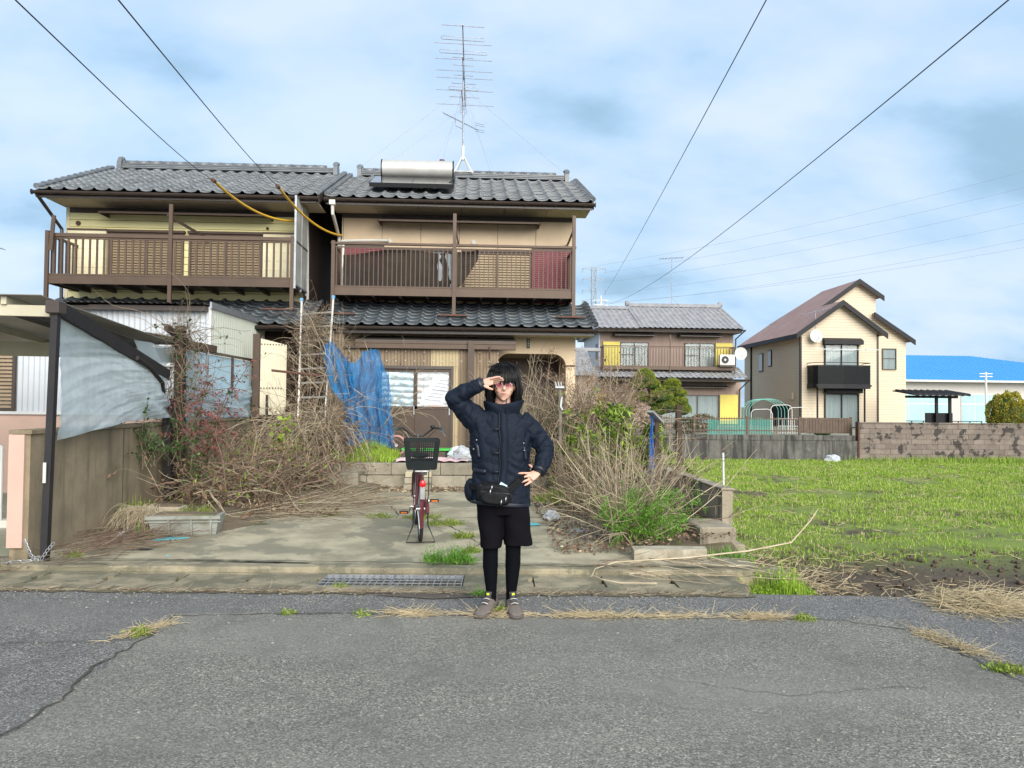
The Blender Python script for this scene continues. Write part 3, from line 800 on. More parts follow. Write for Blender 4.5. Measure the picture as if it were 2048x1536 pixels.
b = MB(); b.tube([(-2.93, 16.66, 4.82), (-2.9, 16.6, 4.95), (-2.3, 16.62, 4.98), (-1.95, 16.70, 5.0), (-1.92, 16.8, 5.0)], .03, 8); b.tube([(-2.86, 16.62, 4.95), (-2.88, 16.58, 4.3), (-2.84, 16.4, 4.05)], .028, 8)
b.build('refrigerant_pipe', M_offwhite, H1, True)
for (x, z) in ((-.06, 5.02), (-1.9, 5.0)):
    b = MB(); b.tube([(x, 16.80, z), (x, 16.775, z)], .05, 12); b.tube([(x, 16.779, z), (x, 16.768, z)], .025, 10); b.build('pipe_sleeve', M_offwhite, H1, True)
# balcony on posts that stand on the lower roof
def balcony(par, x0, x1, yf, yb, zf, zr, step, bw, posts, tall, foot, mt, sidebal=True):
    bal = obj('balcony', B(x0, x1, yf + .03, yb, zf + .06, zf + .09).mesh('balcony', M_alu2), par)
    B(x0, x1, yf - .02, yf + .03, zf, zf + .16).build('front_beam', mt, bal)
    B(x0, x1, yf - .012, yf + .03, zf + .165, zf + .195).build('bottom_rail', mt, bal)
    B(x0 - .02, x1 + .02, yf - .035, yf + .035, zr - (.075 if bw > .03 else .05), zr, .006).build('top_rail', mt, bal)
    if zr - zf > .95: B(x0, x1, yf - .014, yf + .016, zr - .11, zr - .085).build('upper_rail', mt, bal)
    me = MB().box(-bw / 2, bw / 2, yf - .010, yf + .012, zf + .195, zr - .11).mesh('baluster', mt)
    n = int((x1 - x0) / step)
    for k in range(1, n): inst('baluster', me, bal, Matrix.Translation((x0 + (x1 - x0) * k / n, 0, 0)))
    for xs_ in (x0, x1 - .04):
        B(xs_, xs_ + .04, yf + .03, yb, zr - .06, zr - .01).build('side_rail', mt, bal)
        B(xs_, xs_ + .04, yf + .03, yb, zf, zf + .15).build('side_beam', mt, bal)
        m2 = MB().box(xs_ + .01, xs_ + .03, -bw / 2, bw / 2, zf + .15, zr - .06).mesh('baluster', mt)
        y = yf + step
        while y < yb - .05: inst('baluster', m2, bal, Matrix.Translation((0, y, 0))); y += step
    for (x, zt, zb) in posts:
        B(x - .035, x + .035, yf - .055, yf - .022 + .02, zb, zt).build('post', mt, bal)
    nb = 9
    for k in range(nb):
        x = x0 + (x1 - x0) * (k + .5) / nb
        MB().bar((x, yf + .03, zf + .02), (x, yb, zf + .02), .04, .07).build('joist', M_alu2, bal)
    for x, z in foot: B(x - .42 / 1.4, x + .42 / 1.4, yf - .10, yf + .02, z, z + .03).build('foot_plate', M_rust, bal)
    return bal
bal1 = balcony(H1, -2.93, 2.03, 15.70, 16.78, 3.66, 4.74, .093, .018, [(-2.90, 4.76, 3.28), (-.45, 5.36, 3.27), (2.0, 5.37, 3.27)], None, [(-2.75, 3.26), (-.48, 3.26), (1.95, 3.26)], M_alu)
MB().bar((-.45, 15.70, 5.1), (-.40, 16.78, 5.0), .03, .05).build('drying_arm', M_alu2, bal1)
MB().bar((2.0, 15.70, 5.1), (2.0, 16.78, 5.0), .03, .05).build('drying_arm', M_alu2, bal1)
# lean-to of corrugated fibre sheets in front of the lower storey
LT = obj('lean_to', B(-2.60, .80, 15.30, 15.42, 2.56, 2.60).mesh('lean_to', M_alu2), H1)
fb = MB(); fb.box(-2.36, .80, 15.24, 15.30, 2.57, 2.69).box(-2.36, .80, 15.225, 15.24, 2.66, 2.70).box(-2.36, .80, 15.228, 15.24, 2.56, 2.60)
fb.build('fascia', M_alu, LT)
lrf = MB(); lrf.prism([(15.22, 2.70), (15.9, 2.84), (15.9, 2.86), (15.22, 2.72)], 'x', -2.36, .80); lrf.build('lean_to_roof', M_brownroof, LT)
corrugated('corrugated_sheet', (-2.62, 15.37), (-.88, 15.37), 2.22, 2.58, M_fibre, LT, .065, .008)
corrugated('corrugated_sheet', (-.88, 15.362), (-.33, 15.362), 2.22, 2.58, M_fibre2, LT, .065, .008)
corrugated('corrugated_sheet', (-.43, 15.37), (-.18, 15.37), .5, 2.24, M_fibre2, LT, .065, .008)
corrugated('corrugated_sheet', (-.33, 15.355), (.46, 15.355), .5, 2.56, M_fibre, LT, .065, .008)
corrugated('corrugated_sheet', (-2.95, 15.37), (-1.92, 15.37), .5, 2.24, M_fibre, LT, .065, .008)
corrugated('corrugated_sheet', (-2.95, 15.36), (-2.60, 15.36), 2.2, 2.85, M_fibre, LT, .065, .008)
B(-2.95, .46, 15.395, 15.43, .5, 2.6).build('backing', M_alu2, LT)
nm = MB().sphere((0, 0, 0), .012, .006, .012, 8, 4).mesh('nail_cap', M_offwhite)
for z in (2.32, 2.50):
    for k in range(17): inst('nail_cap', nm, LT, Matrix.Translation((-2.5 + k * .185, 15.345, z + .01 * math.sin(k * 2.3))))
B(-.145, -.02, 15.16, 15.22, .52, 2.72).build('post', M_dkbrown, LT)
MB().tube([(.28, 15.2, 2.62), (.28, 15.2, 2.36)], .014, 6).build('rusty_hook', M_rust, LT)
# the sliding door: two leaves, foil-covered glass above brown panels
dr = MB(); dr.box(-1.93, -.43, 15.28, 15.37, 2.16, 2.22).box(-1.93, -1.88, 15.28, 15.37, .56, 2.16).box(-.48, -.43, 15.28, 15.37, .56, 2.16).box(-1.88, -.48, 15.28, 15.37, .54, .60)
drame = dr.build('door_frame', M_alu2, LT)
for k, (a, b_) in enumerate(((-1.88, -1.18), (-1.18, -.48))):
    y = 15.33 - .025 * k
    l = MB(); l.box(a, b_, y, y + .03, 2.10, 2.16).box(a, b_, y, y + .03, 1.36, 1.42).box(a, a + .04, y, y + .03, .60, 2.10).box(b_ - .04, b_, y, y + .03, .60, 2.10).box(a + .04, b_ - .04, y, y + .03, .60, .66)
    leaf = l.build('sliding_door', M_dkbrown, LT)
    B(a + .04, b_ - .04, y + .012, y + .022, .66, 1.36).build('lower_panel', M_dkbrown, leaf)
    # crumpled foil sheet behind the pane
    n = 26; V = []; Fc = []
    for j in range(n + 1):
        for i in range(n + 1):
            x = a + .03 + (b_ - a - .06) * i / n; z = 1.40 + .72 * j / n
            V.append((x, y + .028 - .008 * mnoise.noise((x * 9, z * 14, k * 5)) - .010 * abs(math.sin(z * 26 + 2 * mnoise.noise((x * 2, z * 2, 3)))) - (.006 if abs(((x - a) / .34) % 1 - .5) < .03 else 0), z))
    for j in range(n):
        for i in range(n): Fc.append((j * (n + 1) + i, j * (n + 1) + i + 1, (j + 1) * (n + 1) + i + 1, (j + 1) * (n + 1) + i))
    c = MB(); c.add(V, Fc)
    if k == 0: c.build('foil_sheet', M_foil, leaf)
    else:
        c.build('foil_sheet', mat('foil_pale', (.44, .44, .44), .5, (.34, .39, .38), 9, .9, metal=.45, stain=(.62, .40, .36), sscale=2.2, sthr=(.56, .62)), leaf)
        # crumpled white plastic bag with printed lines taped over the foil
        pb = MB(); poly = [(-1.10, 1.44), (-.62, 1.46), (-.55, 1.62), (-.56, 1.98), (-.62, 2.05), (-.82, 2.06), (-.86, 1.86), (-1.05, 1.70)]
        V = []; n = 22
        import_poly = poly
        def inside(px_, pz_):
            c_ = False; j_ = len(poly) - 1
            for i_ in range(len(poly)):
                (xi, zi), (xj, zj) = poly[i_], poly[j_]
                if (zi > pz_) != (zj > pz_) and px_ < (xj - xi) * (pz_ - zi) / (zj - zi) + xi: c_ = not c_
                j_ = i_
            return c_
        idx = {}
        for j in range(n + 1):
            for i in range(n + 1):
                x = -1.12 + .60 * i / n; z = 1.42 + .66 * j / n
                idx[(i, j)] = len(V); V.append((x, y + .004 - .009 * mnoise.noise((x * 13, z * 13, 9)), z))
        Fc = [(idx[(i, j)], idx[(i + 1, j)], idx[(i + 1, j + 1)], idx[(i, j + 1)]) for j in range(n) for i in range(n) if inside(V[idx[(i, j)]][0] + .013, V[idx[(i, j)]][2] + .015)]
        pb.add(V, Fc); bag = pb.build('plastic_sheet', mat('white_plastic_sheet', (.52, .54, .57), .45, (.56, .58, .60), 12, .8), leaf, True)
        pl = MB()
        for q in range(7):
            z = 1.56 + q * .065; x0_ = -.98 + q * .045
            pl.bar((x0_, y - .010, z), (x0_ + .30 - .02 * (q % 3), y - .010, z - .03), .002, .006 if q != 3 else .012)
        pl.build('printed_lines', mat('grey_print', (.25, .27, .30), .6), bag)
    B(a + .04, b_ - .04, y + .002 - .001, y + .005 - .001, 1.42, 2.10).build('pane', mat('thin_glass', (.9, .9, .9), .05, alpha=.06), leaf)
    B(b_ - .035, b_ - .015, y - .012, y, 1.25, 1.42).build('handle', M_steel, leaf)

# solar water heater on the roof
SH = thing('solar_water_heater', 'solar water heater with steel tank on the tan house roof', 'water heater', (-1.35, 16.9, 6.2))
tk = MB(); yc, zc, r_ = 17.25, 6.73, .205
tk.tube([(-2.14, yc, zc), (-2.12, yc, zc), (-.56, yc, zc), (-.54, yc, zc)], [.17, r_, r_, .17], 28); tk.build('tank', M_tank, SH, True)
for x in (-2.135, -.545): MB().tube([(x - .012, yc, zc), (x + .012, yc, zc)], r_ + .008, 28).build('end_cap', M_black, SH, True)
MB().tube([(-.80, yc, zc + r_ - .01), (-.80, yc, zc + r_ + .03)], .06, 12).build('air_vent', mat('maroon_cap', (.10, .03, .04), .5), SH, True)
a_ = math.atan(.43)
pn = MB(); pn.prism([(16.25, 6.04), (17.08, 6.42), (17.05, 6.50), (16.22, 6.12)], 'x', -2.28, -.50); pn.build('collector_frame', M_black, SH)
for k in range(2):
    x0_ = -2.26 + k * .88
    q = MB(); q.prism([(16.235, 6.125), (17.04, 6.495), (17.038, 6.500), (16.233, 6.130)], 'x', x0_, x0_ + .87); q.build('collector_glass', M_solar, SH)
for x in (-2.0, -.7): MB().bar((x, 17.25, 6.28), (x, 17.25, 6.55), .04).build('tank_leg', M_steel, SH)
MB().tube([(-.6, 16.4, 6.2), (-.52, 16.6, 6.35), (-.5, 17.2, 6.6)], .015, 6).build('pipe', M_black, SH)

# rooftop TV mast with its aerials and guy wires
AN = thing('tv_mast', 'tall rooftop aerial mast with stacked TV antennas on the tan house ridge', 'antenna', (-.35, 18.9, 7.2))
M_aer = mat('weathered_aluminium', (.42, .43, .48), .5, (.22, .23, .27), 9, .8, metal=.5)
MB().tube([(-.36, 18.9, 7.55), (-.38, 18.9, 10.55)], [.022, .018], 8).build('mast', M_aer, AN, True)
MB().tube([(-.36, 18.9, 7.50), (-.36, 18.9, 7.85)], .034, 8).build('mast_clamp', M_offwhite, AN, True)
rb = MB()
for dx, dy in ((-.22, -.2), (.24, -.2), (-.2, .25), (.22, .25)): rb.tube([(-.36, 18.9, 7.62), (-.36 + dx, 18.9 + dy, 7.12)], .014, 6)
rb.tube([(-.62, 18.7, 7.16), (-.10, 18.7, 7.16)], .014, 6); rb.build('roof_bracket', M_offwhite, AN, True)
def yagi(z, els, tilt, folded):
    y0, y1 = els[0][0], els[-1][0]
    y_ = MB().tube([(-.37, y0 - .1, z), (-.37, y1 + .1, z)], .013, 6).build('aerial_boom', M_aer, AN, True)
    for i, (y, w) in enumerate(els):
        e = MB(); h = w / 2
        if i in folded:
            e.tube([(-.37 - h, y, z + .02), (-.37 + h, y, z + .02 - tilt), (-.37 + h + .02, y, z - .02 - tilt), (-.37 + h, y, z - .06 - tilt), (-.37 - h, y, z - .06), (-.37 - h - .02, y, z - .02)], .009, 6, closed=True)
        else: e.tube([(-.37 - h, y, z + .01 + tilt / 2), (-.37 + h, y, z + .01 - tilt / 2)], .009, 6)
        e.build('aerial_element', M_aer, y_, True)
yagi(10.0, [(17.2, .98), (17.7, .98), (18.07, 1.36), (18.4, 1.12), (18.9, 1.4), (19.56, 1.46), (20.0, 1.48), (20.8, 1.55), (21.8, 1.62)], .035, (1, 3))
yagi(9.5, [(17.7, .5), (18.1, .5), (18.66, .48), (19.15, .62), (19.35, .72), (20.0, .78)], .02, (4,))
u1 = MB().tube([(-.40, 17.9, 8.85), (-.36, 19.6, 8.85)], .01, 6).build('aerial_boom', M_aer, AN, True)
for k in range(16): MB().tube([(-.46, 17.95 + k * .1, 8.86), (-.28, 17.95 + k * .1, 8.86)], .006, 5).build('aerial_element', M_aer, u1, True)
u2 = MB(); A0, A1 = Vector((-.85, 18.8, 8.62)), Vector((-.02, 18.95, 8.28)); u2.tube([A0, A1], .012, 6); u2.tube([A0 + (A1 - A0) * .35 + Vector((0, 0, -.02)), (-.55, 18.85, 8.33), (-.38, 18.9, 8.28)], .01, 6)
u2 = u2.build('aerial_boom', M_aer, AN, True)
for k in range(15):
    p = A0 + (A1 - A0) * (k / 14)
    MB().tube([p + Vector((-.03, -.14, -.02)), p + Vector((.03, .14, .03))], .006, 5).build('aerial_element', M_aer, u2, True)
for q in (-.10, -.05, .05, .10): MB().tube([(-.07, 18.75, 8.28 + q), (.16, 19.05, 8.34 + q)], .006, 5).build('reflector_rod', M_aer, u2, True)
for top_, p in ((9.3, (-3.0, 16.2, 6.0)), (9.3, (2.35, 16.2, 6.0)), (8.8, (-2.6, 17.5, 6.5)), (8.8, (2.2, 18.4, 6.95)), (9.3, (-1.5, 21, 6.2)), (9.3, (.9, 21, 6.2)), (8.9, (-1.2, 17.0, 6.3)), (8.9, (.55, 17.4, 6.45))):
    MB().tube([(-.37, 18.9, top_), p], .0025, 4).build('guy_wire', M_aer, AN)

# things on the balcony
AC = thing('air_conditioner', 'white outdoor air-conditioner unit at the end of the tan house balcony', 'air conditioner', (-2.6, 16.3, 3.75))
B(-2.84, -2.14, 16.2, 16.46, 3.76, 4.32, .015).build('casing', M_offwhite, AC)
MB().tube([(-2.36, 16.195, 4.04), (-2.36, 16.185, 4.04)], .2, 24).build('fan_grille', M_black, AC, True)
n = 40; V = []; Fc = []
topz = [4.50, 4.55, 4.60, 4.62, 4.60, 4.55, 4.62, 4.66]
for i in range(n + 1):
    for j in range(17):
        u_, v_ = i / n, j / 16; x = -2.72 + 2.76 * u_
        t = u_ * 7; k = min(6, int(t)); zt = topz[k] + (topz[k + 1] - topz[k]) * (t - k)
        zb = 3.86 if u_ < .86 else 3.86 + (u_ - .86) / .14 * .6
        V.append((x, 15.80 + .05 * v_ * math.sin(u_ * 9) + .03 * mnoise.noise((u_ * 14 + v_ * 3, v_ * 4, 1)), zb + (zt - zb) * v_ + .03 * mnoise.noise((u_ * 6, 0, 4))))
for i in range(n):
    for j in range(16): Fc.append((i * 17 + j, (i + 1) * 17 + j, (i + 1) * 17 + j + 1, i * 17 + j + 1))
c = MB(); c.add(V, Fc)
nt = c.build('shade_net', mat('brown_shade_net', (.040, .031, .025), .9, (.022, .018, .015), 3, .8, alpha=.94, stretch=(1, 1, .4)), None, True)
props(nt, 'brown shade net sagging inside the tan house balcony railing', 'net')
V = []; Fc = []
for i in range(13):
    for j in range(17):
        u_, v_ = i / 12, j / 16
        V.append((-.92 + .42 * u_ + .03 * (1 - v_), 15.815 + .02 * math.sin(u_ * 12 + v_), 3.88 + .70 * v_ + .02 * math.sin(u_ * 5)))
for i in range(12):
    for j in range(16): Fc.append((i * 17 + j, (i + 1) * 17 + j, (i + 1) * 17 + j + 1, i * 17 + j + 1))
c = MB(); c.add(V, Fc); nt = c.build('hanging_towel', mat('grey_towel', (.30, .33, .35), .9, (.20, .22, .24), 4, .8), None, True)
props(nt, 'grey towel hanging over the tan house balcony shade net', 'towel')
# ================================================================== the yellow house to its left
H2 = thing('yellow_house', 'two-storey pale yellow house with grey tiled roof and brown balcony', 'house', (-6.1, 16.4, .1))
M_core = mat('wall_core', (.45, .40, .25), .9)
B(-8.55, -3.665, 16.45, 21.0, .3, 5.58).build('upper_wall', M_core, H2)
# horizontal siding boards of the front, one by one
z = 3.3; k = 0
while z < 5.42:
    h = .150
    b = MB(); b.prism([(16.45, z), (16.415, z + .006), (16.405, z + h - .01), (16.45, z + h - .004)], 'x', -8.55, -3.68); b.build('siding_board', M_yellow, H2); z += h; k += 1
B(-8.56, -3.66, 16.40, 16.45, 5.40, 5.50).build('frieze_board', M_alu2, H2)
B(-8.57, -8.50, 16.395, 16.46, 3.3, 5.5).build('corner_trim', M_cream, H2)
B(-3.74, -3.66, 16.395, 16.46, 3.3, 5.5).build('corner_trim', M_cream, H2)
# dark boards up the side that faces the gap between the houses
y = 16.47
while y < 20.9:
    B(-3.665, -3.64, y, y + .148, .5, 5.6).build('side_board', M_darkwood, H2); y += .15
gw = MB(); gw.prism([(16.45, 5.58), (18.6, 6.86), (20.9, 5.58)], 'x', -8.5, -3.70); gw.build('gable_wall', M_darkwood, H2)
gable_roof(H2, -8.66, -3.20, 15.46, 5.63, 18.6, .43, M_tile, M_gutter)
sf = MB()
for k in range(6): sf.box(-8.6 + k * .9, -8.6 + k * .9 + .89, 15.5, 16.42, 5.50, 5.52)
sf.build('soffit', M_tansh, H2)
B(-8.66, -3.22, 15.46, 15.50, 5.46, 5.59).build('fascia', M_gutter, H2)
gutter(H2, -8.72, -3.16, 15.40, 5.57, M_gutter)
dp = MB(); dp.tube([(-8.64, 15.42, 5.52), (-8.62, 15.6, 5.40), (-8.60, 16.3, 5.02), (-8.60, 16.36, 3.2)], .035, 8); dp.build('downpipe', M_gutter, H2, True)
dp = MB(); dp.tube([(-3.62, 16.50, 5.45), (-3.61, 16.55, 4.9), (-3.60, 16.62, 3.2)], .028, 8); dp.build('downpipe', M_offwhite, H2, True)
for a, b_ in ((-7.68, -6.14), (-6.02, -4.50)):
    louver(H2, a, b_, 16.40, 3.80, 4.99, M_louver, M_alu)
    B(a - .03, b_ + .03, 16.31, 16.41, 4.99, 5.04).build('window_head', M_alu, H2)
for a, b_ in ((-8.48, -7.70), (-4.48, -3.76)):
    p = B(a, b_, 16.30, 16.405, 3.78, 5.0).build('shutter_box', M_cream, H2)
    for q in range(6): B(a + .02, b_ - .02, 16.292, 16.30, 3.84 + q * .195, 3.84 + q * .195 + .18).build('panel', M_cream, p)
    B(a - .01, b_ + .01, 16.28, 16.405, 5.0, 5.04).build('cap', M_alu, p)
awning(H2, -7.70, -4.30, 16.40, 5.42, .5)
for x, z in ((-8.32, 5.17), (-4.42, 5.14)):
    b = MB(); b.tube([(x, 16.41, z), (x, 16.385, z)], .05 if x < -6 else .03, 12); b.build('pipe_sleeve', M_rust, H2, True)
bal2 = balcony(H2, -8.29, -3.56, 15.20, 16.36, 3.72, 4.70, .132, .036, [(-8.27, 4.74, 3.2), (-5.94, 5.30, 3.25), (-3.60, 4.72, 3.3)], None, [(-3.85, 3.27)], M_alu)
MB().bar((-8.18, 15.12, 4.35), (-8.12, 15.1, 5.02), .07, .03).build('leaning_board', M_alu, bal2)
MB().bar((-6.0, 15.15, 5.08), (-5.6, 16.3, 4.86), .03, .05).build('drying_arm', M_alu2, bal2)
# frosted privacy screen at the end of the balcony
ps = MB().box(-3.55, -3.535, 15.16, 16.2, 3.78, 5.50).build('privacy_screen', M_trans, bal2)
for y in (15.15, 15.66, 16.19): B(-3.565, -3.525, y, y + .03, 3.7, 5.53).build('screen_post', M_steel, ps)
for z in (3.76, 4.62, 5.50): B(-3.563, -3.527, 15.18, 16.19, z, z + .03).build('screen_rail', M_alu2 if z == 4.62 else M_steel, ps)
# lower roof
lr = MB(); lr.prism([(14.98, 2.94), (16.5, 3.58), (16.5, 3.44), (14.98, 2.84)], 'x', -8.62, -3.26); lr.build('lower_roof_deck', M_deck, H2)
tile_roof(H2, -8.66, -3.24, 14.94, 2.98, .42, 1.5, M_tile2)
gutter(H2, -8.7, -3.2, 14.88, 2.93, M_gutter)
B(-8.5, -3.7, 15.6, 15.75, .1, 2.95).build('lower_wall', M_darkwood, H2)
B(-3.85, -3.7, 15.75, 20.8, .1, 3.2).build('lower_side_wall', M_darkwood, H2)

# corrugated extension of the yellow house (white sheet over pink render)
EX = thing('corrugated_shed', 'low shed clad in white corrugated sheet over pink render, in front of the yellow house', 'shed', (-7, 12.4, 0))
B(-12.5, -4.25, 12.5, 15.5, .02, 2.90).build('body', M_core, EX)
corrugated('corrugated_wall', (-12.5, 12.44), (-4.22, 12.44), 1.27, 2.97, M_corrw, EX, .085, .014)
corrugated('corrugated_wall', (-4.22, 12.44), (-4.22, 15.6), 1.0, 2.95, M_corrg, EX, .12, .020, z1b=3.0)
B(-12.5, -4.26, 12.40, 12.5, .02, 1.25).build('rendered_base', M_pink, EX)
B(-12.5, -4.2, 12.37, 12.44, 1.245, 1.29).build('base_flashing', M_white, EX)
B(-4.245, -4.20, 12.415, 12.46, 1.27, 2.98).build('corner_trim', M_white, EX)
V = []; Fc = []; n = 400
for i in range(n + 1):
    x = -12.6 + (8.35) * i / n; zz = .012 * math.sin(i * 1.25)
    V += [(x, 12.22, 3.01 + zz), (x, 15.6, 3.07 + zz)]
    if i: Fc.append((2 * i - 2, 2 * i, 2 * i + 1, 2 * i - 1))
c = MB(); c.add(V, Fc); c.build('roof_sheet', M_brownroof, EX, True)
B(-6.05, -4.25, 12.30, 12.42, 2.90, 2.975).build('eave_trim', M_gutter, EX)
B(-12.5, -6.05, 12.33, 12.42, 2.90, 2.965).build('eave_trim', M_gutter, EX)
rf = MB(); rf.bar((-4.19, 12.35, 3.0), (-4.19, 15.6, 3.05), .03, .10); rf.build('verge_trim', M_steel, EX)
sh = louver(EX, -8.4, -7.19, 12.42, 1.29, 2.46, M_louver, M_alu2, mid=False, step=.06)
wi = window(EX, -5.10, -4.42, 12.43, 2.02, 2.36, M_white, 1, .06)
# carport of the neighbour: flat beams and panel roof
CP = thing('carport', 'weathered neighbour carport of pale beams with translucent roof sheets beside the concrete wall', 'carport', (-6.5, 8, 0))
M_beam = mat('grey_beige_beam', (.50, .46, .34), .8, (.40, .365, .27), 3, .8, .1, 40)
def bar(n_, a, b, w, h, m, par): return MB().bar(a, b, w, h).build(n_, m, par)
bar('front_beam', (-9.5, 7.25, 2.34), (-3.9, 7.25, 2.29), .06, .10, M_beam, CP)
bar('rear_beam', (-9.5, 9.9, 2.14), (-4.2, 9.9, 2.10), .08, .18, M_beam, CP)
for x in (-8.2, -6.8, -5.4, -4.3): bar('rafter', (x, 7.2, 2.38), (x, 10.4, 2.18), .05, .07, M_beam, CP)
MB().prism([(7.15, 2.425), (10.45, 2.225), (10.45, 2.232), (7.15, 2.432)], 'x', -9.5, -3.95).build('roof_sheet', mat('smoked_plastic_sheet', (.40, .38, .33), .4, (.30, .28, .24), 2, .8, transl=.4), CP)
for x, y in ((-9.2, 7.3), (-9.2, 10.2)): bar('post', (x, y, 0), (x, y, 2.2), .1, .1, M_beam, CP)
dk = MB(); V = []; Fc = []
for i in range(61):
    t = i / 60
    for y in (0, 1): V.append((-4.05 - .55 * t, 7.7 + 3.6 * y, 2.32 - .28 * y + .0 * t + .012 * math.sin(i * 1.3)))
    if i: Fc.append((2 * i - 2, 2 * i - 1, 2 * i + 1, 2 * i))
dk.add(V, Fc); dk.build('corrugated_sheet', M_brownroof, CP, True)
# dark corrugated panel behind the tarp frame
V = []; Fc = []
for i in range(40):
    z = i / 39
    for (x, y, z0, z1) in ((-4.12, 8.5, 2.10, 2.28), (-4.12, 10.9, 1.85, 2.18)): V.append((x + .012 * math.sin(i * 1.4), y, z0 + (z1 - z0) * z))
    if i: Fc.append((2 * i - 2, 2 * i - 1, 2 * i + 1, 2 * i))
# boundary wall between the two lots
BW = obj('boundary_wall', B(-4.12, -3.96, 7.08, 15.2, -.1, 1.17).mesh('boundary_wall', M_wallconc))
props(BW, 'stained concrete boundary wall along the driveway with a pink rendered end', 'wall')
B(-4.14, -3.94, 7.06, 15.2, 1.17, 1.205).build('coping', M_wallconc, BW)
B(-4.135, -4.0, 7.055, 7.079, .16, 1.165).build('end_render', M_pink, BW)
for y in (8.9, 11.0, 13.0): B(-3.962, -3.957, y, y + .012, .0, 1.17).build('wall_joint', M_crack, BW)
# dark pipe frame that carries the tarp
M_iron = mat('dark_painted_iron', (.012, .011, .013), .6, (.022, .017, .015), 6, .8)
M_oldwood = mat('old_brown_timber', (.065, .043, .030), .9, (.038, .027, .02), 6, .9, .3, 40, stretch=(1, 1, .2))
PF = thing('tarp_support', 'dark iron post and sloping beam holding the torn tarp by the wall', 'frame', (-3.85, 7.2, 0))
MB().bar((-3.78, 7.02, .0), (-3.83, 7.2, 2.36), .06, .06).build('post', M_iron, PF)
B(-3.89, -3.77, 7.13, 7.26, 2.26, 2.38, .01).build('post_cap', M_alu2, PF)
MB().bar((-3.85, 7.22, 2.33), (-3.90, 9.95, 1.80), .07, .13).build('sloping_beam', M_iron, PF)
MB().tube([(-3.83, 8.9, 1.96), (-3.84, 9.3, 1.86), (-3.86, 9.7, 1.70), (-3.88, 9.82, 1.45), (-3.88, 9.86, 1.2)], .025, 8).build('bent_pipe', M_iron, PF, True)
B(-3.815, -3.79, 7.02, 7.03, .74, .92).build('sticker', M_offwhite, PF)
# translucent tarp
def sheet(name, f, nu, nv, mt, label, cat, smooth=True):
    V = [f(i / nu, j / nv) for i in range(nu + 1) for j in range(nv + 1)]
    Fc = [(i * (nv + 1) + j, (i + 1) * (nv + 1) + j, (i + 1) * (nv + 1) + j + 1, i * (nv + 1) + j + 1) for i in range(nu) for j in range(nv)]
    b = MB(); b.add(V, Fc); o = b.build(name, mt, None, smooth)
    return props(o, label, cat)
M_tarp = mat('pale_blue_woven_tarp', (.64, .74, .77), .95, (.52, .62, .65), 3, .8, .35, 90, transl=.55, alpha=.86, spec=.1, stretch=(1, 3, 1), streak=(.40, .46, .46), stthr=(.58, .8))
def tarp(u, v):
    y = 7.34 + 2.52 * u
    zt = 2.27 - .50 * u - .03 * math.sin(u * math.pi)
    zb = 1.10 + .17 * u + .07 * math.sin(u * math.pi) * (1 - .6 * u)
    z = zb + (zt - zb) * v
    fold = .05 * math.sin(v * 4 + u * 7) * (1 - v) + .008 * mnoise.noise((u * 9, v * 12, 2)) + .004 * mnoise.noise((u * 34 + v * 12, v * 22, 4)) + .016 * mnoise.noise((u * 1.6 + v * 1.1, (v * 1.4 - u) * 8, 9)) + .006 * mnoise.noise((u * 3 + v * 2, (v * 1.2 - u * .8) * 22, 5)) + .03 * math.sin((u * 1.5 + v) * 14) * u * (1 - v) * 1.2
    return (-3.87 + .06 * math.sin(math.pi * u) * (1 - v) + fold, y, z)
sheet('tarp', tarp, 130, 80, M_tarp, 'pale blue-white translucent tarp stretched from the dark iron post above the concrete wall', 'tarp')
# timber post and rail beyond the tarp
TP = thing('timber_post', 'vine-wrapped timber post with a short cross rail above the concrete wall', 'post', (-3.9, 10.4, 0))
bar('post', (-3.9, 10.45, .1), (-3.92, 10.4, 2.47), .11, .11, M_oldwood, TP)
bar('cross_rail', (-4.3, 10.2, 2.32), (-3.72, 11.2, 2.22), .06, .10, M_oldwood, TP)
bar('side_rail', (-3.95, 10.0, 2.42), (-3.95, 10.9, 2.25), .05, .08, M_oldwood, TP)
MB().bar((-3.86, 9.98, .25), (-3.88, 9.95, 1.5), .09, .12).build('lower_post', M_iron, TP)
# blue plastic fence on the wall
BF = thing('plastic_fence', 'pale blue corrugated plastic fence standing on the concrete wall', 'fence', (-4.05, 12, 1.2))
corrugated('corrugated_sheet', (-4.05, 10.55), (-4.05, 14.1), 1.2, 2.19, M_corrb, BF, .075, .010)
bar('top_rail', (-4.03, 10.5, 2.21), (-4.03, 14.15, 2.23), .035, .04, M_alu2, BF)
for y in (10.6, 11.75, 12.95, 14.1): bar('fence_post', (-4.02, y, 1.2), (-4.02, y, 2.22), .035, .035, M_alu2 if y != 11.75 else M_steel, BF)
M_film = mat('pale_plastic_film', (.62, .73, .77), .7, (.52, .62, .66), 4, .8, transl=.45, alpha=.78, spec=.2)
def film(u, v):
    y = 10.7 + 3.1 * u; zt = 2.12 - .55 * math.sin(u * 2.2) * .8; zb = 1.28 - .05 * math.sin(u * 3)
    z = zb + (zt - zb) * v
    return (-3.96 + .07 * math.sin(v * 5 + u * 10) * (1 - v) + .04 * mnoise.noise((u * 8, v * 7, 6)) + .10 * u * (1 - v) * math.sin(u * 3.1), y, z)
sheet('plastic_film', film, 50, 24, M_film, 'wrinkled pale plastic film sagging along the blue plastic fence', 'plastic film')
def film2(u, v):
    y = 9.3 + 1.15 * u; zt = 2.20 - .02 * u; zb = 1.95 + .06 * u
    return (-4.02 + .03 * math.sin(u * 12 + v * 4), y, zb + (zt - zb) * v - .1 * math.sin(u * math.pi) * (1 - v))
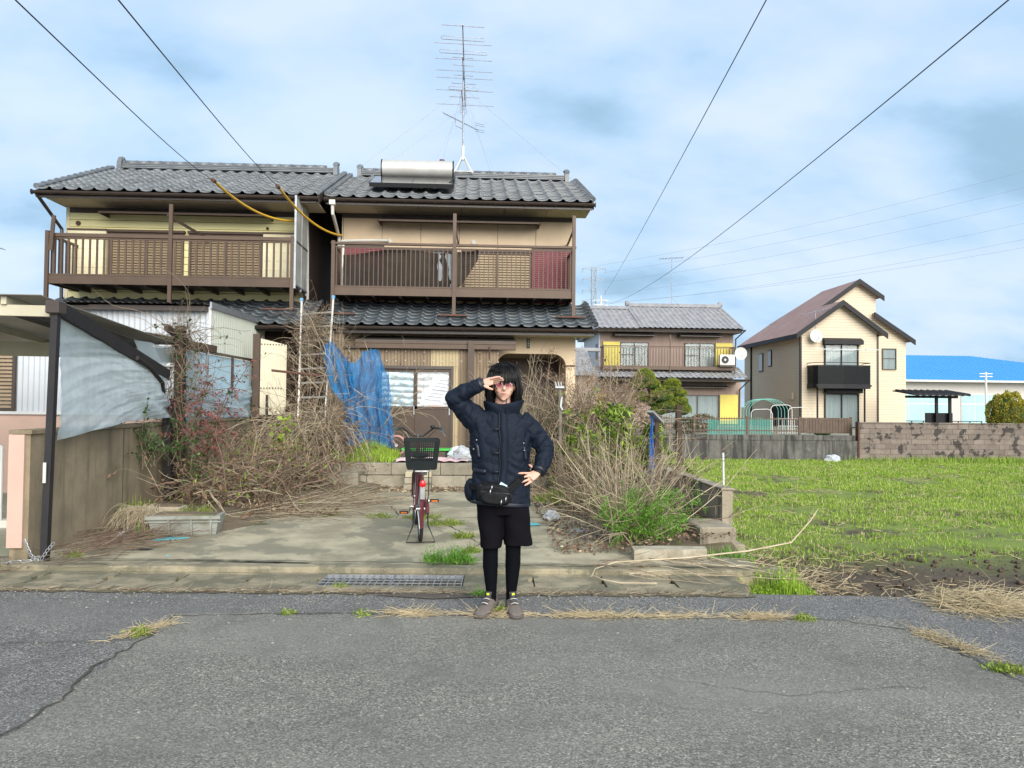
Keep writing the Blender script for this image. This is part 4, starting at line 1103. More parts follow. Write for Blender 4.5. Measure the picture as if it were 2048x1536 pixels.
sheet('plastic_film', film2, 20, 10, M_film, 'small strip of pale film tied beside the vine-wrapped timber post', 'plastic film')
# cream panel on a post
CPN = thing('cream_panel_fence', 'upright cream corrugated plastic panel on a brown post behind the dead vines', 'fence', (-3.9, 14.5, .5))
bar('post', (-3.88, 13.85, .4), (-3.88, 13.85, 2.68), .12, .08, M_dkbrown, CPN)
corrugated('corrugated_sheet', (-3.80, 13.80), (-3.38, 13.95), 1.25, 2.60, mat('cream_plastic', (.74, .68, .50), .5, (.66, .59, .42), 2, .8, transl=.25), CPN, .07, .006, z1b=2.50)
for k in range(9): MB().sphere((-3.78 + k * .046, 13.795 + k * .0165, 2.5), .012, n=6, h=4).build('nail_cap', M_black, CPN)
for k in range(8): MB().sphere((-3.78 + k * .046, 13.795 + k * .0165, 1.72), .012, n=6, h=4).build('nail_cap', M_black, CPN)
bar('stake', (-3.6, 13.5, .3), (-3.62, 13.6, 1.6), .04, .04, M_iron, CPN)
# white pole and foot by the pink wall, at the edge of the neighbour lot
WP = thing('white_pole', 'thin white pole in a pale concrete foot behind the pink wall end', 'pole', (-5.95, 10, .02))
MB().tube([(-5.35, 9.0, .1), (-5.35, 9.0, .95), (-5.42, 9.0, .97)], .022, 8).build('pole', M_white, WP, True)
B(-5.46, -5.2, 8.9, 9.1, .02, .12, .02).build('foot', M_offwhite, WP)
# ================================================================== beyond the field
M_grime = mat('black_stained_concrete', (.14, .135, .12), .95, (.075, .072, .066), 2.2, .9, .4, 40, streak=(.022, .021, .02), stthr=(.42, .62), stain=(.19, .185, .165), sscale=1.6, sthr=(.62, .75))
yd = obj('yard', B(3.5, 26.6, 28.12, 72, -.9, .34).mesh('yard', M_yard)); yd['kind'] = 'structure'
yd = obj('parking_lot', B(26.6, 80, 28.12, 74, -.9, -.5).mesh('parking_lot', M_lot)); yd['kind'] = 'structure'
# low concrete retaining wall with a course of blocks on top
RW = obj('retaining_wall', B(2.9, 14.2, 27.92, 28.12, -.8, .24).mesh('retaining_wall', M_grime))
props(RW, 'long black-stained concrete retaining wall below the garden fence', 'wall')
bme = MB().box(.006, .394, 27.90, 28.11, .243, .44, 0, .012).mesh('block', M_grime); x = 2.9
while x < 14.1: inst('block', bme, RW, Matrix.Translation((x, rr.uniform(-.012, .008), 0))); x += .40
for x in (5.0, 7.1, 9.2, 11.3, 13.3): B(x, x + .02, 27.912, 27.92, -.6, .24).build('wall_joint', M_crack, RW)
# block wall, every block
BK = obj('block_wall', B(14.24, 26.5, 27.94, 28.06, -.8, .90).mesh('block_wall', M_mortar))
props(BK, 'weathered brown concrete block wall at the far edge of the field', 'wall')
bme = MB().box(.004, .394, 27.905, 28.08, .003, .186, 0, .006).mesh('block', M_block2)
for r in range(8):
    x = 14.25 - (r % 2) * .2
    while x < 24.6:
        if x >= 14.0: inst('block', bme, BK, Matrix.Translation((max(x, 14.25), rr.uniform(-.007, .007), -.62 + r * .189)))
        x += .398
cme = MB().box(.003, .594, 27.88, 28.10, .893, .945, 0, .008).mesh('coping_block', M_block2); x = 14.25
while x < 26: inst('coping_block', cme, BK, Matrix.Translation((x, 0, 0))); x += .597
B(14.20, 14.26, 27.86, 28.1, -.8, .95).build('pillar', M_rust, BK)
# iron garden fence on the retaining wall
M_fence = mat('brown_iron_fence', (.10, .065, .045), .6, (.07, .045, .032), 5, .8)
GF = thing('garden_fence', 'brown iron picket fence on the black-stained retaining wall', 'fence', (10.5, 28.4, .44))
for z in (.56, 1.0): B(6.2, 14.2, 28.38, 28.42, z, z + .04).build('rail', M_fence, GF)
pm = MB().box(-.008, .008, 28.392, 28.408, .46, 1.09).mesh('picket', M_fence); x = 6.2
while x < 12.2: inst('picket', pm, GF, Matrix.Translation((x, 0, 0))); x += .095
for x in (6.2, 8.2, 10.2, 12.2, 14.18): B(x - .04, x + .04, 28.37, 28.43, .34, 1.12).build('fence_post', M_fence, GF)
sm = MB().box(-.05, .05, 28.385, 28.415, .50, 1.08).mesh('slat', M_fence); x = 12.3
while x < 14.15: inst('slat', sm, GF, Matrix.Translation((x, rr.uniform(-.01, .01), 0))); x += .112

def gable_box(par, x0, x1, y0, y1, z0, ze, m, name='wall'): return B(x0, x1, y0, y1, z0, ze).build(name, m, par)
# ---------------------------------------------------------------- brown house with yellow shutter boxes
M_mauve = mat('mauve_brown_siding', (.33, .245, .205), .8, (.28, .205, .175), 1.2, .8, .2, 30, stretch=(6, 6, .3))
M_yelbox = mat('yellow_shutter_box', (.60, .50, .10), .6, (.53, .43, .09), 1.5, .8)
M_whitew = mat('white_render', (.62, .63, .66), .85, (.54, .55, .58), 1.5, .8)
def wave_slope(name, par, x0, x1, ya, za, yb, zb, m, pitch=.285, rows=None):
    """tiled slope too far off to pick tiles apart: rolls and stepped courses in one mesh"""
    nx_ = int((x1 - x0) / pitch) * 4; rows = rows or max(3, int(math.hypot(yb - ya, zb - za) / .24)); V = []; Fc = []
    wv = (0, -.018, -.010, .04)
    for r in range(rows):
        for e in (0, 1):
            t = (r + e) / rows; dz = .035 if e == 0 else 0
            for i in range(nx_ + 1): V.append((x0 + (x1 - x0) * i / nx_, ya + (yb - ya) * t, za + (zb - za) * t + wv[i % 4] + dz))
    w_ = nx_ + 1
    for r in range(2 * rows - 1):
        for i in range(nx_): Fc.append((r * w_ + i, r * w_ + i + 1, (r + 1) * w_ + i + 1, (r + 1) * w_ + i))
    b = MB(); b.add(V, Fc); o = b.build(name, m, par); return o
H3 = thing('brown_house', 'two-storey mauve-brown house with yellow shutter boxes and grey tiled roof behind the pine', 'house', (10.5, 42, .34))
B(6.84, 14.3, 42.0, 48.0, .3, 5.62).build('wall', M_mauve, H3)
B(6.80, 6.84, 42.02, 47.9, .3, 5.6).build('side_wall', M_whitew, H3)
gg = MB(); gg.prism([(42, 5.6), (45, 7.2), (48, 5.6)], 'x', 6.82, 6.9); gg.build('gable_wall', M_whitew, H3)
B(6.78, 6.80, 42.5, 43.1, 4.0, 4.9).build('side_window', M_alu2, H3)
lap = MB()
for k in range(46):
    if any(a_ < 6.91 + k * .16 < b_ for a_, b_ in ((7.93, 9.57), (11.53, 13.27))): lap.box(6.9 + k * .16, 6.9 + k * .16 + .02, 41.985, 42.0, 2.2, 3.4)
    else: lap.box(6.9 + k * .16, 6.9 + k * .16 + .02, 41.985, 42.0, .35, 5.5)
o = lap.build('battens', M_mauve, H3); o['kind'] = 'stuff'
B(6.5, 14.5, 41.2, 48.8, 5.48, 5.60).build('eaves', M_alu2, H3)
wave_slope('roof', H3, 8.9, 14.6, 41.0, 5.66, 45.0, 7.32, M_tile3)
wave_slope('roof', H3, 6.4, 8.9, 41.0, 5.62, 44.6, 7.10, M_tile3)
wave_slope('roof', H3, 6.4, 14.6, 49.0, 5.6, 45.0, 7.30, M_tile3)
hp = MB(); hp.prism([(41.0, 5.58), (45, 7.26), (49, 5.58)], 'x', 14.5, 14.58); hp.build('gable_end', M_alu2, H3)
B(9.0, 14.5, 44.85, 45.15, 7.30, 7.52, .03).build('ridge', M_tile3, H3)
B(6.45, 9.0, 44.45, 44.75, 7.08, 7.28, .03).build('ridge', M_tile3, H3)
for x in (8.95, 14.5): MB().sphere((x, 45, 7.5), .16, .12, .2, 8, 6).build('ridge_end', M_tile3, H3)
gutter(H3, 6.4, 14.62, 40.95, 5.62, M_gutter)
for (a, b_) in ((7.95, 9.55), (11.55, 13.25)):
    window(H3, a, b_, 42.0, 3.62, 4.97, M_alu2, 2, .10, True, 4.25)
    aw = awning(H3, a - .4, b_ + .25, 41.98, 5.42, .6, M_gutter)
for (a, b_) in ((7.0, 7.93), (13.27, 14.22)): B(a, b_, 41.86, 41.99, 3.62, 4.97).build('shutter_box', M_yelbox, H3)
bal3 = balcony(H3, 6.85, 14.06, 41.0, 41.98, 3.42, 4.70, .16, .03, [(10.5, 5.3, 3.0), (6.88, 4.72, 3.4), (14.03, 4.72, 3.0)], None, [(10.5, 3.1)], M_alu)
wave_slope('lower_roof', H3, 5.3, 14.6, 40.4, 2.95, 42.0, 3.62, M_tile3)
gutter(H3, 5.25, 14.66, 40.35, 2.92, M_gutter)
B(5.4, 14.5, 40.45, 42.0, 2.80, 2.90).build('eaves', M_alu2, H3)
window(H3, 9.9, 13.5, 42.0, .5, 2.1, M_alu2, 3, .10, True)
B(13.52, 14.52, 41.86, 41.99, .5, 2.12).build('shutter_box', M_yelbox, H3)
B(6.3, 7.2, 41.9, 41.99, .5, 2.12).build('shutter_box', M_yelbox, H3)
awning(H3, 10.2, 13.9, 41.98, 2.62, .6, M_gutter)
B(14.3, 14.75, 42.02, 46, .3, 2.9).build('side_bay', M_mauve, H3)
MB().tube([(14.62, 41.0, 5.6), (14.4, 41.9, 5.2), (14.4, 41.95, 3.6)], .04, 6).build('downpipe', M_gutter, H3, True)
MB().tube([(14.66, 40.4, 2.9), (14.6, 41.85, 2.4), (14.6, 41.9, .4)], .04, 6).build('downpipe', M_gutter, H3, True)
# single-storey wing to its left, seen beside the tan house
wave_slope('wing_roof', H3, 3.6, 5.9, 37.5, 2.9, 40.4, 4.35, M_tile3, .32)
B(3.7, 6.0, 38.0, 42, .3, 2.95).build('wing_wall', M_mauve, H3)
B(3.7, 6.6, 40.3, 40.7, 4.3, 4.5, .03).build('ridge', M_tile3, H3)
def dish(x, y, z, r, label):
    D = thing('satellite_dish', label, 'satellite dish', (x, y, z)); b = MB(); rings = []
    for k in range(7):
        t = k / 6; a_ = r * t; d_ = .22 * r * t * t
        rings.append([(x + a_ * math.cos(q) , y - .10 - d_ * .9, z + a_ * math.sin(q) - d_ * -.25) for q in [2 * math.pi * i / 22 for i in range(22)]])
    b.loft(rings, cap=False); b.build('reflector', M_white, D, True)
    MB().tube([(x, y - .08, z - r * .9), (x, y - .45, z - r * .35)], .014, 6).build('feed_arm', M_steel, D, True)
    B(x - .03, x + .03, y - .50, y - .42, z - r * .4, z - r * .2).build('feed_horn', M_offwhite, D)
    MB().tube([(x, y - .08, z), (x, y + .25, z - .12)], .02, 6).build('bracket', M_steel, D, True)
dish(14.32, 41.0, 4.32, .34, 'white satellite dish at the end of the brown house balcony')
AC2 = thing('air_conditioner', 'cream outdoor air-conditioner with a round fan on the brown house balcony', 'air conditioner', (13.6, 41.2, 3.5))
B(13.15, 13.95, 40.72, 40.96, 3.70, 4.26, .02).build('casing', M_offwhite, AC2)
B(13.15, 13.95, 40.74, 41.4, 3.62, 3.70).build('stand', M_alu2, AC2)
fg = MB(); fg.tube([(13.42, 40.715, 3.98), (13.42, 40.70, 3.98)], .20, 20); fg = fg.build('fan_grille', M_black, AC2, True)
MB().tube([(13.42, 40.70, 3.98), (13.42, 40.69, 3.98)], .06, 10).build('hub', M_white, fg, True)
# thin TV aerial of the brown house
TA = thing('tv_aerial', 'thin TV aerial mast on the brown house ridge', 'antenna', (11.2, 45, 7.5))
MB().tube([(11.6, 45, 7.5), (11.6, 45, 10.35)], .022, 6).build('mast', M_aer, TA)
bm2 = MB().tube([(10.9, 45, 10.2), (12.3, 45, 10.3)], .018, 6).build('aerial_boom', M_aer, TA)
for k in range(8): MB().tube([(10.9 + k * .19, 44.7, 10.2 + k * .014), (10.9 + k * .19, 45.3, 10.2 + k * .014)], .012, 5).build('aerial_element', M_aer, bm2)
for x in (11.1, 12.1): MB().tube([(11.6, 45, 7.9), (x, 44.7, 7.3)], .012, 5).build('stay', M_aer, TA)

# ---------------------------------------------------------------- cream house with black trim
def siding_mat(name, c1, c2, hgt):
    m = mat(name, c1, .75, c2, .9, .7, .15, 50)
    N, Lk = m.node_tree.nodes, m.node_tree.links
    geo = N.new('ShaderNodeNewGeometry'); sp_ = N.new('ShaderNodeSeparateXYZ'); Lk.new(geo.outputs['Position'], sp_.inputs[0])
    q = N.new('ShaderNodeMath'); q.operation = 'MODULO'; q.inputs[1].default_value = hgt; Lk.new(sp_.outputs['Z'], q.inputs[0])
    g_ = N.new('ShaderNodeMath'); g_.operation = 'GREATER_THAN'; g_.inputs[1].default_value = hgt * .10; Lk.new(q.outputs[0], g_.inputs[0])
    bp = [n for n in N if n.type == 'BUMP'][0]; bp2 = N.new('ShaderNodeBump'); bp2.inputs['Strength'].default_value = .9; bp2.inputs['Distance'].default_value = .008
    Lk.new(g_.outputs[0], bp2.inputs['Height']); Lk.new(bp.outputs[0], bp2.inputs['Normal']); bs = N['Principled BSDF']; Lk.new(bp2.outputs[0], bs.inputs['Normal'])
    src = bs.inputs['Base Color'].links[0].from_socket
    x = N.new('ShaderNodeMix'); x.data_type = 'RGBA'; x.inputs['A'].default_value = (.47, .385, .275, 1); Lk.new(g_.outputs[0], x.inputs['Factor']); Lk.new(src, x.inputs['B']); Lk.new(x.outputs['Result'], bs.inputs['Base Color'])
    return m
M_csid = siding_mat('cream_lap_siding', (.60, .505, .375), (.56, .465, .34), .152)
M_blk = mat('black_trim', (.009, .009, .011), .5, (.014, .013, .015), 4, .8, spec=.25)
M_shingle = mat('mauve_shingle', (.36, .225, .195), .85, (.29, .18, .155), 1.0, .8, .3, 30)
H4 = thing('cream_house', 'tall cream-sided house with black-trimmed gables and mauve shingle roof', 'house', (21.5, 43, .34))
zb = .3
w1 = MB(); w1.prism([(18.14, zb), (22.5, zb), (22.5, 5.75), (20.36, 7.30), (18.14, 5.60)], 'y', 42.0, 46.21); w1.build('front_gable', M_csid, H4)
w2 = MB(); w2.prism([(19.2, zb), (25.8, zb), (25.8, 5.7), (23.95, 6.95), (23.95, 8.25), (22.8, 9.0), (19.2, 6.4)], 'y', 44.9, 46.2); w2.build('rear_gable', M_csid, H4)
B(18.14, 25.8, 46.2, 51.0, zb, 5.55).build('rear_body', M_csid, H4)
def slab(name, poly, m, par, t=.10):
    """a sloped roof plane given by 4 corners, thickened downwards"""
    V = [Vector(p) for p in poly] + [Vector(p) - Vector((0, 0, t)) for p in poly]
    b = MB(); b.add(V, [(0, 1, 2, 3), (7, 6, 5, 4), (0, 4, 5, 1), (1, 5, 6, 2), (2, 6, 7, 3), (3, 7, 4, 0)]); return b.build(name, m, par)
# front gable roof
slab('roof_slope', [(17.75, 41.65, 5.55), (20.36, 41.65, 7.42), (20.36, 46.5, 7.42), (17.75, 51.2, 5.55)], M_shingle, H4)
slab('roof_slope', [(20.36, 41.65, 7.42), (22.85, 41.65, 5.62), (22.85, 44.9, 5.62), (20.36, 44.9, 7.42)], M_shingle, H4)
# higher rear roof, its long slope falling to the left
slab('roof_slope', [(20.3, 44.6, 7.30), (22.8, 44.6, 9.12), (22.8, 49.5, 9.12), (19.9, 51.2, 7.05)], M_shingle, H4)
slab('roof_slope', [(17.75, 46.0, 5.56), (20.4, 46.0, 7.44), (20.0, 51.2, 7.1), (17.75, 51.2, 5.56)], M_shingle, H4)
slab('roof_slope', [(22.8, 44.6, 9.12), (24.25, 44.6, 8.16), (24.25, 49.5, 8.16), (22.8, 49.5, 9.12)], M_shingle, H4)
slab('roof_slope', [(23.75, 44.6, 7.14), (26.15, 44.6, 5.55), (26.15, 51.2, 5.55), (23.75, 51.2, 7.14)], M_shingle, H4)
B(20.0, 24.0, 46.2, 49.4, 5.5, 6.9).build('attic_core', M_csid, H4)
def verge(a, b, y0, y1, par, h=.30):
    p = MB(); p.prism([(a[0], a[1]), (b[0], b[1]), (b[0], b[1] - h), (a[0], a[1] - h)], 'y', y0, y1); p.build('verge_board', M_blk, par)
verge((17.72, 5.56), (20.36, 7.45), 41.58, 41.66, H4); verge((20.36, 7.45), (22.9, 5.62), 41.58, 41.66, H4)
verge((20.4, 7.40), (22.8, 9.15), 44.52, 44.60, H4); verge((22.8, 9.15), (24.3, 8.15), 44.52, 44.60, H4); verge((23.7, 7.18), (26.2, 5.54), 44.52, 44.60, H4)
B(17.70, 17.80, 41.6, 51.2, 5.30, 5.54).build('rain_gutter', M_blk, H4)
B(18.04, 18.15, 41.93, 42.03, zb, 5.4).build('downpipe', M_blk, H4)
B(18.05, 18.13, 49.6, 49.7, zb, 5.4).build('downpipe', M_blk, H4)
B(22.47, 22.55, 41.94, 42.0, zb, 5.6).build('downpipe', M_gutter, H4)
w = window(H4, 19.45, 21.38, 42.0, 2.75, 5.0, M_blk, 2, .10)
def hood(x0, x1, z, y=42.0, d=.45):
    b = MB(); b.prism([(y, z + .38), (y - d, z + .22), (y - d, z), (y, z)], 'x', x0, x1); b.build('shutter_hood', M_blk, H4)
hood(19.35, 21.55, 4.98, 42.0, .35); hood(19.42, 21.5, 2.28, 42.0, .35); hood(22.57, 23.6, 2.38, 44.9, .5)
window(H4, 19.45, 21.4, 42.0, .34, 2.25, M_blk, 2, .10)
window(H4, 22.6, 23.35, 44.9, .34, 2.35, M_blk, 1, .08)
window(H4, 24.33, 25.19, 44.9, 3.76, 5.04, M_alu2, 1, .08, True, 4.42)
for (y0, y1, z0, z1) in ((47.6, 48.3, 3.7, 4.85), (46.2, 46.75, 3.95, 4.95)):
    s_ = B(18.09, 18.135, y0, y1, z0, z1).build('side_window', M_blk, H4); B(18.075, 18.088, y0 + .05, y1 - .05, z0 + .05, z1 - .05).build('pane', mat('grey_pane', (.30, .34, .36), .1), s_)
B(18.0, 18.13, 42.9, 43.3, 1.9, 2.3, .02).build('vent_cover', M_csid, H4)
B(18.09, 18.135, 43.6, 46.2, .3, 1.55).build('side_opening', M_dark, H4)  # flat near-black panel, shade of the opening put into its colour
# curved black balcony
bb = obj('balcony', B(18.55, 21.62, 40.95, 41.95, 2.62, 2.72).mesh('balcony', M_blk), H4)
pts = [(18.50, 41.98), (18.50, 41.2), (18.62, 40.95), (20.0, 40.80), (21.5, 40.95), (21.66, 41.2), (21.66, 41.98)]
M_smoke = mat('smoked_panel', (.006, .008, .009), .5, alpha=.93, spec=.15)
for k in range(len(pts) - 1):
    a_, b_ = Vector((*pts[k], 0)), Vector((*pts[k + 1], 0))
    p = MB(); p.bar(a_ + Vector((0, 0, 3.24)), b_ + Vector((0, 0, 3.24)), .03, .98); p.build('balcony_panel', M_smoke, bb)
    MB().bar(a_ + Vector((0, 0, 3.76)), b_ + Vector((0, 0, 3.76)), .06, .05).build('panel_cap', M_blk, bb)
    MB().bar(a_ + Vector((0, 0, 3.92)), b_ + Vector((0, 0, 3.92)), .04, .035).build('handrail', M_blk, bb)
    MB().bar(a_ + Vector((0, .02, 2.64)), b_ + Vector((0, .02, 2.64)), .06, .26).build('edge_beam', M_blk, bb)
for x in (18.75, 21.4): MB().tube([(x, 41.3, .3), (x, 41.3, 2.6)], .05, 6).build('balcony_leg', M_blk, bb)
MB().tube([(18.6, 41.2, 4.66), (22.2, 41.2, 4.66)], .025, 6).build('laundry_pole', M_white, bb)
for x in (19.5, 21.4): MB().bar((x, 42.0, 4.7), (x, 41.1, 4.66), .04).build('pole_bracket', M_steel, bb)
dish(18.85, 41.8, 5.42, .36, 'white satellite dish on the cream house front beside the black gable trim')
TA = thing('tv_aerial', 'low TV aerial above the cream house roof slope', 'antenna', (18.9, 41.9, 5.8))
MB().tube([(18.95, 42, 5.3), (18.95, 42.0, 6.75)], .02, 6).build('mast', M_aer, TA)
bm2 = MB().tube([(18.2, 42.0, 6.62), (19.8, 42.1, 7.05)], .02, 6).build('aerial_boom', M_aer, TA)
for k in range(8): MB().tube([(18.25 + k * .2, 41.7, 6.63 + k * .053), (18.25 + k * .2, 42.3, 6.63 + k * .053)], .012, 5).build('aerial_element', M_aer, bm2)

# ---------------------------------------------------------------- warehouse with blue roof
M_blueroof = mat('blue_metal_roof', (.045, .27, .74), .6, (.040, .25, .68), .4, .8, spec=.5)
M_wh = mat('off_white_panel', (.50, .47, .44), .7, (.46, .43, .40), .3, .8)
M_whwin = mat('aqua_glass', (.30, .50, .50), .2, (.38, .58, .57), .5, .8, spec=.5)
WH = thing('warehouse', 'long off-white warehouse with bright blue metal roof behind the block wall', 'warehouse', (52, 76, 0))
B(41, 72, 76, 98, -.5, 4.25).build('wall', M_wh, WH)
r = MB(); r.add([(40.4, 75, 4.35), (72.6, 75, 4.35), (72.6, 99, 4.35), (40.4, 99, 4.35), (40.4, 86.5, 7.6), (57.3, 86.5, 7.6)],
                [(0, 1, 5, 4), (1, 2, 5), (2, 3, 4, 5), (3, 0, 4), (3, 2, 1, 0)]); r.build('roof', M_blueroof, WH)
rs = MB()
for k in range(64):
    x = 40.6 + k * .5
    t = 1.0 if x < 57.3 else max(0.02, (72.6 - x) / (72.6 - 57.3))
    rs.bar((x, 75.0, 4.35), (x, 75 + 11.5 * t, 4.35 + 3.25 * t), .04, .05)
o = rs.build('standing_seams', M_blueroof, WH); o['kind'] = 'stuff'
B(40.4, 72.6, 74.85, 75.0, 4.15, 4.34).build('rain_gutter', M_white, WH)
B(40.6, 72.4, 75.0, 76, 4.15, 4.25).build('soffit', M_white, WH)
for x0_ in (42.5, 49.4, 56.4):
    f = B(x0_, x0_ + 5.9, 75.93, 76, -.4, 3.0).build('window', M_white, WH)
    for k in range(4):
        for z0_, z1_ in ((-.3, 1.9), (2.05, 2.92)): B(x0_ + .08 + k * 1.45, x0_ + 1.42 + k * 1.45, 75.89, 75.93, z0_, z1_).build('pane', M_whwin, f)
UP = thing('utility_pole', 'slim pale utility pole in front of the blue-roofed warehouse', 'pole', (46, 65, .3))
MB().tube([(45.2, 66, .3), (45.2, 66, 4.75)], .09, 8).build('pole', M_offwhite, UP)
for z in (4.35, 4.6): MB().bar((44.6, 66, z), (45.8, 66, z), .07).build('cross_arm', M_offwhite, UP)
SP = thing('garden_shelter', 'black garden shelter with scalloped roof beside the cream house', 'shelter', (24.5, 40, .3))
SN = set(o.name for o in bpy.data.objects)
for x in (24.9, 25.6): B(x, x + .12, 38, 38.12, .3, 2.25).build('post', M_blk, SP)
B(23.4, 26.0, 37.9, 38.2, 2.1, 2.22).build('beam', M_blk, SP)
MB().prism([(37.2, 2.22), (39.2, 2.45), (39.2, 2.5), (37.2, 2.3)], 'x', 23.3, 26.2).build('roof_sheet', M_blk, SP)
for k in range(9): MB().tube([(23.5 + k * .33, 37.2, 2.26), (23.5 + k * .33, 39.2, 2.5)], .07, 8).build('roof_wave', M_blk, SP)
B(24.5, 25.9, 38.2, 38.3, .3, 1.35).build('screen', M_blk, SP)
for o in bpy.data.objects:
    if o.name not in SN and o.parent == SP: o.location += Vector((-1.5, 0, -.1))
CR = thing('parked_car', 'dark car roof just showing above the block wall', 'car', (30, 44, -.5))
CN = set(o.name for o in bpy.data.objects)
b = MB(); b.prism([(25.6, .55), (25.7, .95), (26.5, 1.02), (27.2, 1.42), (28.9, 1.44), (29.6, 1.02), (29.9, .95), (29.95, .55)], 'y', 43.5, 45.1); b.build('body', mat('dark_car_paint', (.03, .035, .045), .25, coat=.6), CR, True)
B(27.1, 28.95, 43.49, 45.11, 1.05, 1.35).build('side_window', M_black, CR)
for x in (26.4, 29.1):
    for y in (43.6, 45.0):
        w = MB().tube([(x, y - .09, .66), (x, y + .09, .66)], .32, 18).build('wheel', M_black, CR, True)
        MB().tube([(x, y - .1, .66), (x, y + .1, .66)], .18, 12).build('rim', M_steel, w, True)
for y in (43.7, 44.8): B(29.93, 29.97, y, y + .25, .8, .92).build('headlight', M_white, CR)
for o in bpy.data.objects:
    if o.name not in CN and o.parent == CR: o.location += Vector((2.6, 0, -.86))
PLF = thing('parking_fence', 'thin dark rail fence behind the block wall near the warehouse', 'fence', (31, 48, .3))
for z in (1.1, 1.3): B(27.5, 34, 50, 50.04, z - .7, z - .65).build('rail', M_blk, PLF)
for k in range(9): B(27.5 + k * .8, 27.56 + k * .8, 50, 50.04, -.5, .65).build('fence_post', M_blk, PLF)

# ---------------------------------------------------------------- garden clutter in the yard
M_hoop = mat('mint_plastic_tube', (.18, .50, .42), .5)
HT = thing('hoop_frame', 'green garden hoop frame standing in the yard by the cream house', 'garden frame', (15.8, 36, .34))
for k in range(4):
    y = 36.2 + k * .7
    P = [(13.1 + .95 + .95 * math.cos(math.pi * q / 14) + k * .12, y, .34 + .90 + .62 * math.sin(math.pi * q / 14)) for q in range(15)]
    P = [(P[0][0], y, .34)] + P + [(P[-1][0], y, .34)]
    MB().tube(P, .010, 5).build('hoop', M_hoop, HT, True)
for q in (4, 7, 10):
    c = (13.1 + .95 + .95 * math.cos(math.pi * q / 14)); z = .34 + .90 + .62 * math.sin(math.pi * q / 14)
    MB().tube([(c, 36.1, z), (c + .5, 38.7, z)], .012, 5).build('tie_bar', M_hoop, HT, True)
for i, (x, h, lab) in enumerate(((12.4, 1.35, 'bent white pipe rack, leftmost in the garden behind the iron fence'), (13.3, 1.55, 'bent white pipe rack, middle one behind the iron fence'), (14.1, 1.45, 'bent white pipe rack, rightmost in front of the hoop frame'))):
    P = [(x, 34, .34), (x, 34, h - .15), (x + .08, 34, h - .03), (x + .2, 34, h), (x + .75, 34, h + .02), (x + .9, 34, h - .04), (x + .97, 34, h - .2), (x + .97, 34, .34)]
    o = MB().tube(P, .016, 6).build('pipe_rack', M_offwhite, None, True); props(o, lab, 'rack', 'white pipe racks in the garden')
WR = thing('wire_rack', 'white wire drying rack behind the brown garden fence', 'rack', (13, 31, .34))
for k in range(9): MB().tube([(12.3 + k * .16, 30.6, .4), (12.3 + k * .16, 30.6, 1.0)], .012, 5).build('rod', M_white, WR)
for z in (.42, .7, 1.0): MB().tube([(12.25, 30.6, z), (13.65, 30.6, z)], .015, 5).build('cross_rod', M_white, WR)
GN = sheet('green_net', lambda u, v: (9.2 + 2.6 * u, 30.0 + .06 * math.sin(u * 14), .36 + .62 * v - .06 * math.sin(u * 6.3)), 40, 8, mat('green_garden_net', (.05, .30, .25), .7, alpha=.6), 'green garden net stretched behind the picket fence', 'net')
for i, (x, y, s_, lab) in enumerate(((8.6, 31.0, .42, 'clipped dark azalea bush behind the picket fence'), (9.9, 33, .5, 'round reddish shrub in front of the brown house windows'), (7.4, 31.5, .38, 'low grey-green shrub under the pine'), (13.9, 30.2, .30, 'small green plant at the end of the garden fence'))):
    n_ = 1500; d_ = unit(rng.normal(size=(n_, 3))); rr_ = s_ * (.75 + .3 * rng.random(n_))[:, None]
    C = np.array([x, y, .34 + s_ * .75]) + d_ * rr_ * np.array([1.2, 1, .8])
    C = C[C[:, 2] > .34]
    colr = [(.035, .06, .02), (.10, .075, .03), (.06, .085, .05), (.06, .13, .03)][i]
    P = thing('garden_shrub', lab, 'shrub', (x, y, .34))
    obj('foliage', leaves_mesh('foliage', C, C - np.array([x, y, .3]), .07, .05, mat('shrub_leaf_%d' % i, colr, .6, tuple(c * 1.8 for c in colr), 6, .8, island=.3, transl=.2), rng), P)
    MB().tube([(x, y, .3), (x, y, .34 + s_ * .6)], .03, 6).build('stem', M_oldwood, P)

# ---------------------------------------------------------------- pylon and lines, far off
M_pyl = mat('hazed_pylon_steel', (.26, .30, .34), .6)  # distance haze is put into this lighter blue-grey steel colour
PY = thing('transmission_pylon', 'distant steel lattice pylon behind the brown house', 'pylon', (51, 330, -1))
b = MB(); cx, cy_ = 51, 330
def hw(z): return 4.2 - 3.2 * min(1, z / 40.0) if z < 40 else 1.0
zs = [0, 8, 16, 23, 30, 36, 41, 46, 51, 56, 61]
for sx in (-1, 1):
    for sy in (-1, 1):
        for z0_, z1_ in zip(zs[:-1], zs[1:]): b.bar((cx + sx * hw(z0_), cy_ + sy * hw(z0_), z0_), (cx + sx * hw(z1_), cy_ + sy * hw(z1_), z1_), .26)
for z0_, z1_ in zip(zs[:-1], zs[1:]):
    for s1 in (-1, 1):
        b.bar((cx - hw(z0_), cy_ + s1 * hw(z0_), z0_), (cx + hw(z1_), cy_ + s1 * hw(z1_), z1_), .16); b.bar((cx + hw(z0_), cy_ + s1 * hw(z0_), z0_), (cx - hw(z1_), cy_ + s1 * hw(z1_), z1_), .16)
        b.bar((cx - hw(z1_), cy_ + s1 * hw(z1_), z1_), (cx + hw(z1_), cy_ + s1 * hw(z1_), z1_), .16)
b.build('lattice', M_pyl, PY)
